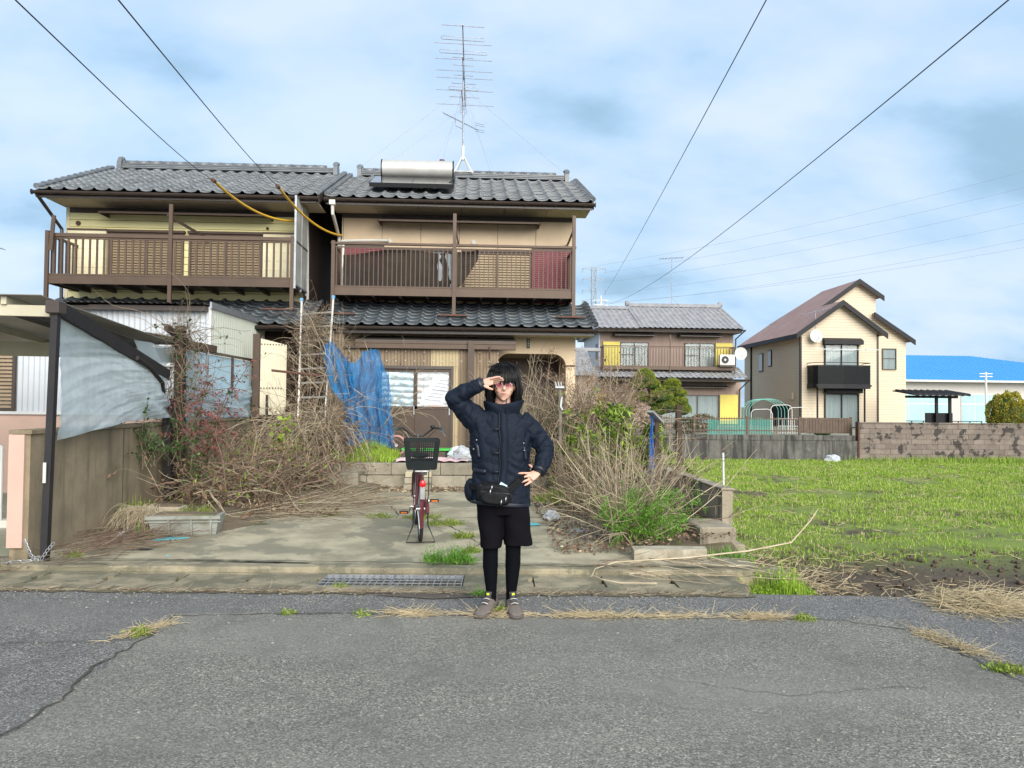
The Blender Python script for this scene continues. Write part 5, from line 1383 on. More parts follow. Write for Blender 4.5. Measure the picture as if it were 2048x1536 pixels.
for z in (46.5, 51, 56, 60.5):
    for s1 in (-1, 1):
        a_ = MB(); a_.bar((cx, cy_, z + 1.0), (cx + s1 * 5, cy_, z), .2); a_.bar((cx, cy_, z - .6), (cx + s1 * 5, cy_, z), .2); a_.tube([(cx + s1 * 5, cy_, z), (cx + s1 * 5, cy_, z - 1.6)], .18, 6); a_.build('cross_arm', M_pyl, PY)
def cable(name, pts, r, m, label, cat, group=None, sag=0.0, n=40, par=None):
    a_, b_ = Vector(pts[0]), Vector(pts[1]); P = []
    for k in range(n + 1):
        t = k / n; p = a_.lerp(b_, t); p.z -= sag * 4 * t * (1 - t); P.append(p)
    o = MB().tube(P, r, 5).build(name, m, par, True)
    if par is None: props(o, label, cat, group)
    return o
M_line = mat('power_line', (.22, .26, .32), .6)
for (pz, e) in ((61.5, (-1, 0)), (56, (0, 0)), (51.5, (0, 0)), (46.5, (0, 0)), (49.5, (0, 0)), (54.0, (0, 0))): pass
PLE = [((52, 330, 61.8), 101.0), ((56, 330, 59.0), 93.5), ((56, 330, 54.8), 86.5), ((56, 330, 49.6), 77.5), ((56, 330, 45.2), 70.5), ((46, 330, 45.0), 63.0)]
for i, (a_, ze_) in enumerate(PLE):
    cable('power_line', (a_, (330, 190, ze_ + 25)), .045, M_line, ('topmost', 'second from top', 'third from top', 'fourth from top', 'fifth from top', 'lowest')[i] + ' of the high-voltage lines running from the distant pylon', 'power line', 'high-voltage lines from the pylon', sag=9)
# a second, small aerial far behind the left house
TA = thing('tv_aerial', 'faint TV aerial behind the far side of the yellow house', 'antenna', (-24, 40, 3))
MB().tube([(-25.0, 40, -.9), (-24.9, 40, 9.2)], .04, 6).build('mast', M_aer, TA)
bm2 = MB().tube([(-25.6, 40, 9.35), (-24.0, 40, 9.1)], .03, 6).build('aerial_boom', M_aer, TA)
for k in range(6): MB().tube([(-25.5 + k * .28, 39.6, 9.34 - k * .045), (-25.5 + k * .28, 40.4, 9.34 - k * .045)], .018, 5).build('aerial_element', M_aer, bm2)
# service cables: two to the houses with yellow guards, two passing on to the right
def service(p_house, p_mid, p_near, label):
    H_, Mi, Ne = Vector(p_house), Vector(p_mid), Vector(p_near); P = []
    far = Ne + (Ne - Mi) * .9 + Vector((0, 0, .25))
    ctrl = [H_, Mi, Ne, far]
    def cr(p0, p1, p2, p3, t): return .5 * ((2 * p1) + (-p0 + p2) * t + (2 * p0 - 5 * p1 + 4 * p2 - p3) * t * t + (-p0 + 3 * p1 - 3 * p2 + p3) * t ** 3)
    c4 = [H_ + (H_ - Mi) * .3] + ctrl + [far + (far - Ne)]
    for s_ in range(3):
        for k in range(16): P.append((Vector((0, 0, -.16 * math.sin(math.pi * k / 16))) if s_ == 0 else Vector((0, 0, 0))) + cr(c4[s_], c4[s_ + 1], c4[s_ + 2], c4[s_ + 3], k / 16))
    P.append(far)
    o = thing('service_cable', label, 'cable', H_)
    MB().tube(P, .005, 5).build('conductor', M_wire, o, True)
    ph = MB().tube([p + Vector((0, -.004, 0)) for p in P[:17]], .022, 8).build('cable_guard', M_yelhose, o, True)
    MB().tube([P[16], P[17].lerp(P[16], .6)], .03, 8).build('guard_clamp', M_rust, o, True)
service((-3.75, 16.2, 5.27), (-4.05, 12.0, 4.87), (-2.67, 4.5, 3.78), 'overhead cable with a yellow guard ending at the yellow house')
service((-2.93, 16.72, 5.10), (-3.33, 13.0, 5.08), (-2.09, 4.5, 3.80), 'overhead cable with a yellow guard ending at the tan house corner')
def at3(p, q, t): return Vector(p).lerp(Vector(q), t)
cable('overhead_cable', ((13.0, 80, 12.5), (2.96, 5.0, 6.53 - .35)), .008, M_wire, 'steep overhead cable in the sky right of the tan house', 'cable', None, 0.3)
cable('overhead_cable', ((13.28, 80, 12.0), (6.4, 5.1, 6.65)), .010, M_wire, 'long overhead cable slanting up to the top right of the sky', 'cable', None, 1.0)
EP = thing('utility_pole', 'distant utility pole hidden behind the tan house, carrying the overhead cables', 'pole', (13.1, 80.2, -.9))
MB().tube([(13.15, 80.2, -.9), (13.15, 80.2, 13.0)], [.16, .11], 8).build('pole', M_offwhite, EP)
for z in (12.0, 12.5): MB().bar((12.4, 80.1, z), (13.9, 80.1, z), .08).build('cross_arm', M_steel, EP)
# ================================================================== vegetation
M_twig = mat('pale_dry_twig', (.44, .365, .25), .85, (.31, .25, .165), 8, .8, island=.25)
M_twig2 = mat('brown_dry_twig', (.25, .19, .125), .9, (.15, .113, .075), 8, .8, island=.3)
M_twig3 = mat('red_brown_twig', (.20, .13, .09), .9, (.10, .06, .045), 8, .8, island=.3)
M_straw = mat('straw', (.58, .475, .29), .85, (.43, .34, .20), 6, .8, island=.25, transl=.15)
M_deadleaf = mat('dead_leaf', (.17, .105, .065), .9, (.10, .06, .04), 9, .8, island=.4)
M_grass = mat('bright_grass', (.25, .40, .035), .6, (.37, .50, .06), 3, .8, island=.3, transl=.3)
M_grass2 = mat('field_grass', (.19, .30, .034), .65, (.30, .41, .06), 1.3, .8, island=.35, transl=.25)
M_leaf = mat('shrub_leaf', (.16, .25, .025), .45, (.29, .38, .045), 5, .8, island=.35, transl=.25)
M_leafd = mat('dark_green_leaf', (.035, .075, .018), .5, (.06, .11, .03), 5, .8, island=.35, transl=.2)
M_leafr = mat('red_nandina_leaf', (.27, .085, .078), .55, (.12, .045, .04), 7, .8, island=.35, transl=.2)
M_fern = mat('ferny_green', (.12, .29, .025), .55, (.20, .39, .05), 5, .8, island=.3, transl=.3)
M_weed = mat('yellow_green_weed', (.20, .28, .035), .6, (.28, .33, .07), 5, .8, island=.3, transl=.3)
M_fluff = mat('brown_seed_head', (.27, .19, .12), .95, (.18, .12, .08), 8, .8, island=.3)

def cat3(*a): return np.concatenate(a, 0)
def stems(rng, base, n, length, spread, lift=1.0, jit=.08, curl=.18, r=(.006, .002), K=9, sub=5, sublen=.35, sub2=2, grav=.02, aim=None):
    """branching dry shrub: (P, R) of stems, twigs and twiglets"""
    st = np.array(base) + rng.normal(0, jit, (n, 3)) * np.array([1, 1, .1])
    a = rng.uniform(0, 2 * np.pi, n); s_ = np.abs(rng.normal(0, spread, n))
    d = np.stack([np.cos(a) * s_, np.sin(a) * s_, lift + 0 * a], 1)
    if aim is not None: d = d + np.array(aim)
    L = length * rng.uniform(.55, 1.1, n)
    P0 = wander(rng, st, d, L, K, curl, grav); Ps, Rs = [P0], [taper(n, K, r[0] * rng.uniform(.7, 1.2, n), r[1])]
    if sub:
        m_ = n * sub; i = np.repeat(np.arange(n), sub); t = rng.integers(2, K - 1, m_)
        p = P0[i, t]; dd = unit(P0[i, t] - P0[i, t - 1]) + rng.normal(0, .55, (m_, 3))
        P1 = wander(rng, p, dd, sublen * rng.uniform(.4, 1.2, m_), K, curl * 1.2, grav); Ps.append(P1); Rs.append(taper(m_, K, r[1] * 1.3, r[1] * .6))
        if sub2:
            m2 = m_ * sub2; i = np.repeat(np.arange(m_), sub2); t = rng.integers(2, K - 1, m2)
            dd = unit(P1[i, t] - P1[i, t - 1]) + rng.normal(0, .7, (m2, 3))
            P2 = wander(rng, P1[i, t], dd, sublen * .45 * rng.uniform(.4, 1.2, m2), K, curl, grav); Ps.append(P2); Rs.append(taper(m2, K, r[1] * .9, r[1] * .5))
    return cat3(*Ps), cat3(*Rs)
def tangle(rng, c, rad, n, length, r=(.005, .0025), K=11, curl=.45, flat=.5, grav=.03, zmin=None, dirs=None):
    c = np.array(c); rad = np.array(rad)
    p = c + unit(rng.normal(size=(n, 3))) * (rng.random(n) ** .5)[:, None] * rad
    if zmin is not None: p[:, 2] = np.maximum(p[:, 2], zmin)
    d = rng.normal(size=(n, 3)) * np.array([1, 1, flat]) if dirs is None else np.array(dirs) + rng.normal(0, .35, (n, 3))
    P = wander(rng, p, d, length * rng.uniform(.4, 1.2, n), K, curl, grav, zmin)
    return P, taper(n, K, r[0] * rng.uniform(.5, 1.3, n), r[1])
def plant(name, parts, label, cat, base=(0, 0, 0), group=None, kind=None):
    """parts: list of (part name, mesh)"""
    T = thing(name, label, cat, base, group)
    for pn_, me in parts:
        q = obj(pn_, me, T)
        if pn_ in ('leaf_stalks', 'sprouts', 'seed_heads', 'dead_leaves'): q['kind'] = 'stuff'
    return T
def bush_leaves(rng, P, n, L, W, m, name='leaves', spread=.25, lo=3):
    i = rng.integers(0, P.shape[0], n); t = rng.integers(lo, P.shape[1], n); p = P[i, t] + rng.normal(0, .01, (n, 3))
    d = unit(P[i, t] - P[i, t - 1]) * .6 + rng.normal(0, spread + .35, (n, 3))
    return leaves_mesh(name, p, d, L * rng.uniform(.6, 1.2, n), W * rng.uniform(.6, 1.2, n), m, rng)
dzv = lambda x, y: drive_z(np.asarray(x), np.asarray(y))
R_ = np.random.default_rng(5)

# ---- left side: tangle of dead vines along the boundary wall
Pa, Ra = tangle(R_, (-3.0, 10.5, .42), (.8, 1.6, .30), 560, .9, zmin=.16, flat=.35)
Pb, Rb = tangle(R_, (-2.75, 11.3, .42), (.7, .9, .32), 480, .85, zmin=.18, flat=.4)
Pc, Rc = stems(R_, (-3.05, 10.6, .15), 60, .75, .75, .7, .5, .16, (.007, .0022), 9, 5, .28, 2)
Pold = wander(R_, np.stack([R_.uniform(-3.7, -2.2, 64), R_.uniform(9.4, 12.2, 64), R_.uniform(.15, .5, 64)], 1), np.stack([R_.normal(.3, .7, 64), R_.normal(-.2, .7, 64), np.abs(R_.normal(.5, .5, 64))], 1), R_.uniform(.5, 1.5, 64), 14, .30, .10, .14)
obj_ = plant('dead_vines', [('old_stems', tubes_mesh('old_stems', Pold, taper(64, 14, R_.uniform(.007, .018, 64), .004), [M_twig, M_twig2, M_twig3], 5, R_.integers(0, 3, 64))), ('vine_stems', tubes_mesh('vine_stems', cat3(Pa, Pb), cat3(Ra, Rb), [M_twig2, M_twig], 3, (R_.random(1040) < .35).astype(int))),
                            ('twigs', tubes_mesh('twigs', Pc, Rc, M_twig2)),
                            ('sprouts', bush_leaves(R_, cat3(Pa, Pb), 900, .06, .03, M_leaf, 'sprouts', .4, 0)),
                            ('dead_leaves', bush_leaves(R_, cat3(Pa, Pb), 3600, .07, .045, M_deadleaf, 'dead_leaves', .6, 0))],
              'low mound of brown dead vines between the concrete wall and the driveway', 'vine', (-3, 10.6, .2))
# the bundle of drooping tan stalks at the foot of the ladder
st_ = np.array([-2.72, 12.6, 1.0]) + R_.normal(0, 1, (330, 3)) * np.array([.28, .25, .14])
d_ = np.stack([R_.normal(-.15, .75, 330), R_.normal(-.5, .5, 330), R_.normal(.45, .35, 330)], 1)
Pd = wander(R_, st_, d_, R_.uniform(.7, 1.7, 330), 12, .12, .22, .2); Rd = taper(330, 12, R_.uniform(.003, .006, 330), .002)
Pe, Re = tangle(R_, (-2.6, 12.5, .75), (.6, .45, .5), 500, 1.1, zmin=.22, flat=.8)
plant('drooping_vines', [('stalks', tubes_mesh('stalks', Pd, Rd, M_twig)), ('vine_stems', tubes_mesh('vine_stems', Pe, Re, [M_twig2, M_twig3], 3, (R_.random(500) < .3).astype(int))),
                         ('dead_leaves', bush_leaves(R_, Pe, 700, .06, .04, M_deadleaf, 'dead_leaves', .6, 0))],
      'mass of drooping tan vine stalks at the foot of the ladder', 'vine', (-2.6, 12.5, .2))
# vine column climbing the ladder
n = 230
st_ = np.stack([R_.uniform(-3.3, -2.45, n), R_.uniform(13.9, 14.9, n), R_.uniform(.5, 2.4, n)], 1)
Pf = wander(R_, st_, np.stack([R_.normal(0, .35, n), R_.normal(0, .25, n), np.abs(R_.normal(1, .3, n))], 1), R_.uniform(.5, 1.5, n), 12, .30, .02); Rf = taper(n, 12, R_.uniform(.003, .008, n), .002)
Pg, Rg = tangle(R_, (-3.05, 14.45, 2.8), (.30, .25, .45), 260, .7, (.004, .002), 12, .6, .9, .02)
Ph, Rh = stems(R_, (-2.55, 14.1, 1.7), 16, 1.35, .75, .8, .15, .25, (.009, .0022), 10, 5, .42, 2, .0)
plant('climbing_vines', [('vine_stems', tubes_mesh('vine_stems', cat3(Pf, Pg), cat3(Rf, Rg), [M_twig2, M_twig, M_twig3], 3, R_.integers(0, 3, n + 260))), ('branches', tubes_mesh('branches', Ph, Rh, M_twig)),
                         ('seed_heads', bush_leaves(R_, Pg, 900, .03, .018, M_twig2, 'seed_heads', .8, 0))],
      'tall column of bare climbing vines wound around the aluminium ladder', 'vine', (-2.8, 14, .5))
# vines wrapped round the timber post and hanging down the wall
n = 240; a_ = R_.uniform(0, 6.28, n)
st_ = np.stack([-3.86 + .16 * np.cos(a_), 10.35 + .16 * np.sin(a_), R_.uniform(.4, 2.4, n)], 1)
Pi = wander(R_, st_, np.stack([R_.normal(.1, .5, n), R_.normal(0, .5, n), R_.normal(.1, .9, n)], 1), R_.uniform(.4, 1.3, n), 11, .45, .06); Ri = taper(n, 11, R_.uniform(.003, .007, n), .002)
Pj, Rj = tangle(R_, (-3.9, 10.35, 2.42), (.2, .2, .13), 150, .55, (.003, .0015), 10, .8, .8, .0)
plant('hanging_vines', [('vine_stems', tubes_mesh('vine_stems', Pi, Ri, M_twig2)), ('dry_tuft', tubes_mesh('dry_tuft', cat3(Pj, Pj * 1.0), cat3(Rj, Rj), M_twig)), ('leaves', bush_leaves(R_, Pi, 260, .07, .04, M_leafd, 'leaves', .5, 0))],
      'dry vines wrapped around the timber post above the wall', 'vine', (-3.9, 10.3, .3))
# red nandina
Pk, Rk = stems(R_, (-3.50, 9.85, .2), 9, 1.75, .13, 1.0, .12, .10, (.008, .004), 10, 0, 0, 0)
tips = Pk[:, 6:].reshape(-1, 3); n = 150; i = R_.integers(0, len(tips), n)
Pl = wander(R_, tips[i], R_.normal(size=(n, 3)) * np.array([1, 1, .4]) + np.array([0, 0, .25]), R_.uniform(.12, .34, n), 7, .12, .06); Rl = taper(n, 7, .002, .001)
plant('nandina_shrub', [('stems', tubes_mesh('stems', Pk, Rk, M_twig3)), ('leaf_stalks', tubes_mesh('leaf_stalks', Pl, Rl, M_twig3)),
                        ('red_leaves', bush_leaves(R_, Pl, 950, .062, .020, M_leafr, 'red_leaves', .35, 1)), ('green_leaves', bush_leaves(R_, Pk[:, :8], 300, .08, .03, M_leafd, 'green_leaves', .6, 2))],
      'nandina shrub with dark red leaves in front of the blue plastic fence', 'shrub', (-3.45, 9.85, .2))
# dark evergreen sprigs over the wall, and a broad-leaved plant
Pm, Rm = stems(R_, (-3.85, 9.4, .7), 14, .6, .5, .8, .12, .2, (.005, .002), 8, 4, .25, 0)
plant('evergreen_sprig', [('stems', tubes_mesh('stems', Pm, Rm, M_twig2)), ('leaves', bush_leaves(R_, Pm, 520, .07, .03, M_leafd, 'leaves', .5, 2))], 'dark evergreen sprigs against the wall below the tarp corner', 'plant', (-3.85, 9.4, .3))
Pm, Rm = stems(R_, (-3.0, 11.7, .5), 9, .75, .3, 1.0, .08, .15, (.006, .003), 8, 2, .2, 0)
plant('broadleaf_plant', [('stems', tubes_mesh('stems', Pm, Rm, M_twig2)), ('leaves', bush_leaves(R_, Pm, 110, .13, .07, M_leaf, 'leaves', .5, 3))], 'broad-leaved green plant behind the dead vines near the white stake', 'plant', (-3.0, 11.7, .3))
# weeds round the planter
def weed(name, x, y, r, n, h, w, m, label, z=None, lean=.5, cat='weed'):
    a_ = R_.uniform(0, 6.28, n); q = np.sqrt(R_.random(n)) * r
    X, Y = x + q * np.cos(a_), y + q * np.sin(a_) * .7
    Z = dzv(X, Y) if z is None else z + 0 * X
    hv = h * R_.uniform(.25, 1.1, n) * np.clip(1.15 - q / r * .8 + .35 * np.sin(a_ * 3 + x * 7), .2, 1.2)
    me = blades_mesh(name, np.stack([X, Y, Z], 1), hv, w * .7, m, R_, lean * 1.3)
    o = obj(name, me); props(o, label, cat)
    k = n // 2; i = R_.integers(0, n, k)   # small side leaves
    C = np.stack([X, Y, Z], 1)[i] + np.stack([R_.normal(0, .02, k), R_.normal(0, .02, k), hv[i] * R_.uniform(.2, .8, k)], 1)
    lv = obj('leaflets', leaves_mesh('leaflets', C, R_.normal(size=(k, 3)) + np.array([0, 0, .4]), .035, .014, m, R_), o); lv['kind'] = 'stuff'
    if name == 'seam_weed': o['kind'] = 'stuff'
    return o
weed('weed_clump', -3.72, 8.75, .22, 420, .28, .012, M_weed, 'bright weed clump on the ground by the concrete wall, left of the planter', .18)
weed('weed_clump', -3.45, 8.22, .13, 150, .16, .015, M_fern, 'small green weed squeezed against the side of the planter')
weed('weed_clump', -3.0, 8.62, .25, 300, .20, .012, M_weed, 'weed clump growing just behind the planter', .2)
weed('weed_clump', -1.75, 9.6, .16, 120, .10, .012, M_weed, 'flat weed on the driveway beside the fallen reeds')
weed('weed_clump', -.20, 7.02, .26, 620, .24, .010, M_fern, 'feathery green weed growing from the gutter lip near the person', .02, .7)
weed('weed_clump', -.02, 7.45, .09, 150, .10, .010, M_weed, 'small weed in the driveway crack, nearest the gutter')
weed('weed_clump', -.10, 8.15, .12, 200, .09, .010, M_weed, 'weed patch in the middle of the driveway crack')
weed('weed_clump', -.32, 9.0, .22, 360, .09, .010, M_weed, 'weed patch at the bend of the driveway crack beside the bicycle')
weed('weed_clump', -.62, 9.45, .25, 300, .08, .010, M_weed, 'low weeds along the cross joint behind the bicycle')
weed('weed_clump', -1.15, 9.5, .2, 170, .07, .010, M_weed, 'low weeds along the cross joint, left of the bicycle')
weed('weed_clump', -3.62, 7.2, .07, 90, .09, .010, M_weed, 'small yellow-green weed at the foot of the tarp post')
weed('weed_clump', -1.05, 6.22, .06, 60, .05, .008, M_weed, 'tiny weed at the gutter edge below the grating', .01)
weed('weed_clump', .05, 5.98, .06, 70, .10, .008, M_fern, 'small weed in the asphalt patch beside the gutter', .0)
weed('weed_clump', .22, 5.50, .09, 160, .10, .007, M_weed, 'grass tuft between the shoes of the person', .0, .8)
# long fallen reeds over the drive edge
def fallen(n, x, y, wx, wy, ang, L, m, z0=.02, zr=.10, r=(.004, .002), curl=.08):
    X = R_.normal(x, wx, n); Y = R_.normal(y, wy, n); Z = np.maximum(dzv(X, Y), 0) + R_.uniform(z0, zr, n)
    a_ = R_.normal(ang, .35, n); d = np.stack([np.cos(a_), np.sin(a_), R_.normal(0, .05, n)], 1)
    return wander(R_, np.stack([X, Y, Z], 1), d, L * R_.uniform(.4, 1.2, n), 8, curl, .01, .02), taper(n, 8, R_.uniform(*sorted(r), n), r[1])
Pn, Rn = fallen(230, -2.6, 9.7, .5, .45, .25, 1.3, M_twig)
Po, Ro = fallen(200, -2.2, 10.3, .4, .5, .15, 1.1, M_twig)
props(obj('fallen_reeds', tubes_mesh('fallen_reeds', cat3(Pn, Po), cat3(Rn, Ro), [M_twig, M_twig2], 3, (R_.random(430) < .4).astype(int))), 'long dry reeds lying along the left edge of the driveway', 'reeds', None)['kind'] = 'stuff'
Pn, Rn = fallen(260, -3.55, 7.7, .25, .45, .9, .7, M_twig)
props(obj('dry_litter', tubes_mesh('dry_litter', Pn, Rn, [M_twig2, M_twig3], 3, (R_.random(260) < .5).astype(int))), 'brown twig litter along the foot of the concrete wall', 'litter')['kind'] = 'stuff'
# hanging dry grass left of the planter
n = 260; st_ = np.stack([R_.uniform(-3.75, -3.4, n), R_.uniform(8.35, 8.6, n), R_.uniform(.26, .36, n)], 1)
Pn = wander(R_, st_, np.stack([R_.normal(-.1, .3, n), R_.normal(-.6, .3, n), R_.normal(-.2, .3, n)], 1), R_.uniform(.2, .45, n), 8, .12, .25, .06)
props(obj('dry_grass_clump', tubes_mesh('dry_grass_clump', Pn, taper(n, 8, .003, .0015), M_twig)), 'dry grass clump drooping beside the planter', 'grass')
def litter(name, x0, x1, y0, y1, n, label, zf=None, L=.05):
    X, Y = R_.uniform(x0, x1, n), R_.uniform(y0, y1, n); Z = (dzv(X, Y) if zf is None else zf(X, Y)) + R_.uniform(.004, .02, n)
    d = np.stack([R_.normal(size=n), R_.normal(size=n), R_.normal(0, .12, n)], 1)
    o = obj(name, leaves_mesh(name, np.stack([X, Y, Z], 1), d, L * R_.uniform(.5, 1.2, n), L * .55, [M_deadleaf, M_twig2, M_straw], R_, R_.choice(3, n, p=[.6, .3, .1]), .02)); o['kind'] = 'stuff'
    return props(o, label, 'litter')
litter('leaf_litter', -2.9, -1.7, 9.3, 12.2, 2600, 'brown leaf litter under the dead vines left of the driveway', lambda X, Y: dzv(X, Y) + .03 + np.clip((-2.0 - X) / 1.2, 0, 1) * .15)
litter('leaf_litter', .8, 2.6, 7.3, 12, 3600, 'brown leaf litter under the bare shrub right of the driveway', lambda X, Y: dzv(X, Y) + .01 + np.clip((X - 1.35) / .9, 0, 1) * .15)
litter('leaf_litter', -2.2, 1.1, 11.7, 12.25, 1300, 'leaf litter along the foot of the terrace blocks')
# terrace grass
n = 5200; X = R_.uniform(-2.45, -1.32, n); Y = R_.uniform(12.42, 14.0, n)
keep = R_.random(n) < np.clip(1.5 - np.abs(X + 1.95) * 1.6, .1, 1); X, Y = X[keep], Y[keep]
hh = .14 + .24 * np.exp(-((X + 1.8) / .3) ** 2) * np.clip((Y - 12.4) / .8, 0, 1)
o = obj('terrace_grass', blades_mesh('terrace_grass', np.stack([X, Y, .52 + 0 * X], 1), hh * R_.uniform(.4, 1.1, len(X)), .012, [M_grass, M_weed], R_, .4, (R_.random(len(X)) < .3).astype(int))); props(o, 'bright green grass on the terrace below the blue net', 'grass', None, 'stuff')
# rotten stump-like shape and dark hollow behind the grass
Pn, Rn = stems(R_, (-2.5, 13.4, .5), 20, 1.0, .5, .8, .15, .3, (.02, .008), 8, 3, .4, 2)
props(obj('gnarled_shrub', tubes_mesh('gnarled_shrub', Pn, Rn, M_twig2, 5)), 'gnarled bare shrub stump beside the blue net', 'shrub')
# shrub under the blue net
Pn, Rn = stems(R_, (-1.95, 14.1, .5), 26, 2.0, .3, 1.0, .12, .2, (.012, .003), 10, 4, .45, 2)
props(obj('netted_shrub', tubes_mesh('netted_shrub', Pn, Rn, M_twig)), 'bare pale shrub poking through the blue net', 'shrub')

# ---- right side
Pq, Rq = stems(R_, (1.60, 7.90, .08), 85, 1.18, 1.0, .68, .10, .06, (.0085, .003), 10, 4, .45, 1, .0)
Pr, Rr = stems(R_, (2.0, 9.1, .12), 50, 1.1, .85, .70, .16, .08, (.0075, .0028), 10, 4, .45, 1, .0, (.15, 0, 0))
Ps_, Rs_ = stems(R_, (1.40, 9.3, .15), 60, 1.2, .75, .85, .25, .09, (.007, .0026), 10, 4, .42, 1, .0, (-.15, 0, 0))
plant('bare_shrub', [('stems', tubes_mesh('stems', Pq, Rq, [M_twig, M_twig2], 4, (R_.random(len(Pq)) < .4).astype(int)))], 'wide bare pale-twigged shrub beside the driveway, nearest the road', 'shrub', (1.62, 7.95, .1))
plant('bare_shrub', [('stems', tubes_mesh('stems', Pr, Rr, [M_twig, M_twig2, M_twig3], 4, R_.integers(0, 3, len(Pr))))], 'bare twiggy shrub leaning over the low end wall by the field', 'shrub', (2.15, 8.5, .1))
plant('bare_shrub', [('stems', tubes_mesh('stems', Ps_, Rs_, [M_twig2]))], 'bare brown shrub behind the hand-on-hip elbow of the person', 'shrub', (1.45, 9.3, .1))
# vine mound behind, with seed heads
Pt, Rt = tangle(R_, (1.95, 12.3, 1.05), (.85, .8, .62), 900, 1.2, zmin=.45, flat=.7)
Pu, Ru = tangle(R_, (1.0, 12.3, .95), (.5, .5, .42), 420, 1.0, zmin=.4, flat=.7)
Pv, Rv = stems(R_, (1.7, 12.4, .9), 46, 1.35, .35, 1.0, .35, .14, (.006, .002), 10, 3, .4, 1, .0)
heads = tips2 = Pv[R_.integers(0, 46, 26), -1]; fl = np.repeat(np.concatenate([heads, np.stack([R_.uniform(1.2, 2.6, 30), R_.uniform(11.7, 12.6, 30), R_.uniform(1.45, 1.85, 30)], 1)]), 90, 0); fl = fl + R_.normal(0, .055, fl.shape) * np.array([1.3, 1, .7])
Pold = wander(R_, np.stack([R_.uniform(1.1, 2.5, 26), R_.uniform(11.6, 12.8, 26), R_.uniform(.4, 1.3, 26)], 1), R_.normal(size=(26, 3)) * np.array([1, .6, .6]), R_.uniform(.6, 1.4, 26), 12, .35, .05, .4)
plant('vine_mound', [('old_stems', tubes_mesh('old_stems', Pold, taper(26, 12, R_.uniform(.008, .016, 26), .005), [M_twig, M_twig2], 5, R_.integers(0, 2, 26))), ('vine_stems', tubes_mesh('vine_stems', cat3(Pt, Pu), cat3(Rt, Ru), [M_twig2, M_twig, M_twig3], 3, R_.choice(3, 1320, p=[.5, .3, .2]))), ('stalks', tubes_mesh('stalks', Pv, Rv, M_twig)),
                     ('seed_heads', leaves_mesh('seed_heads', fl, R_.normal(size=fl.shape), .035, .008, M_fluff, R_)), ('dead_leaves', bush_leaves(R_, Pt, 1800, .06, .035, M_deadleaf, 'dead_leaves', .6, 0)),
                     ('leaves', bush_leaves(R_, Pu, 500, .06, .03, M_leafd, 'leaves', .5, 0))],
      'tall mound of dead vines with brown seed heads at the corner of the tan house', 'vine', (1.8, 12.3, .4))
Pv, Rv = stems(R_, (.75, 12.7, .5), 26, 1.75, .28, 1.0, .2, .12, (.006, .002), 10, 3, .4, 1, .0)
heads = Pv[R_.integers(0, 26, 12), -1]; fl = np.repeat(heads, 80, 0); fl = fl + R_.normal(0, .05, fl.shape)
plant('dry_stalks', [('stalks', tubes_mesh('stalks', Pv, Rv, M_twig)), ('seed_heads', leaves_mesh('seed_heads', fl, R_.normal(size=fl.shape), .03, .008, M_fluff, R_))], 'tall dry stalks in front of the porch arch behind the person', 'stalks', (.75, 12.7, .5))
# glossy green shrub
Pw, Rw = stems(R_, (1.9, 11.2, .2), 34, 1.25, .5, 1.0, .28, .14, (.008, .003), 9, 4, .3, 0)
plant('green_shrub', [('stems', tubes_mesh('stems', Pw, Rw, M_twig2)), ('leaves', bush_leaves(R_, Pw, 3600, .12, .035, [M_leaf], 'leaves', .3, 4)), ('dark_leaves', bush_leaves(R_, Pw, 1500, .11, .035, M_leafd, 'dark_leaves', .4, 3))],
      'glossy yellow-green shrub beside the bent metal post', 'shrub', (1.9, 11.2, .2))
Pw, Rw = stems(R_, (1.55, 12.0, .5), 8, 1.15, .12, 1.0, .06, .08, (.007, .003), 9, 2, .2, 0)
plant('green_shoot', [('stems', tubes_mesh('stems', Pw, Rw, M_twig2)), ('leaves', bush_leaves(R_, Pw, 200, .12, .04, M_weed, 'leaves', .3, 5))], 'pale green leafy shoot above the green shrub by the metal post', 'plant', (1.55, 12, .5))
# ferny greens among the twigs
for (x, y, r, n, h, lab) in ((1.52, 7.70, .20, 1200, .38, 'feathery bright green plant under the bare shrub, left of two'), (1.86, 7.72, .16, 900, .46, 'feathery bright green plant beside the end wall, right of two')):
    P_, Rp = stems(R_, (x, y, .12), 30, h * 1.25, .5, 1.0, r * .5, .12, (.003, .0015), 8, 6, h * .45, 2)
    plant('ferny_plant', [('stems', tubes_mesh('stems', P_, Rp, M_fern)), ('leaves', bush_leaves(R_, P_, n * 3, .035, .010, M_fern, 'leaves', .6, 2))], lab, 'plant', (x, y, .1))
weed('weed_clump', 2.42, 7.25, .25, 420, .20, .012, M_fern, 'green weeds at the foot of the end wall next to the white slab', .0)
weed('weed_clump', 1.25, 10.2, .5, 900, .28, .012, M_weed, 'patch of yellow-green weeds among the brown shrub twigs', .2)
weed('grass_tuft', 2.62, 6.55, .3, 1100, .28, .008, M_grass, 'tall green grass tuft at the end of the gutter', -.12, .4, 'grass')
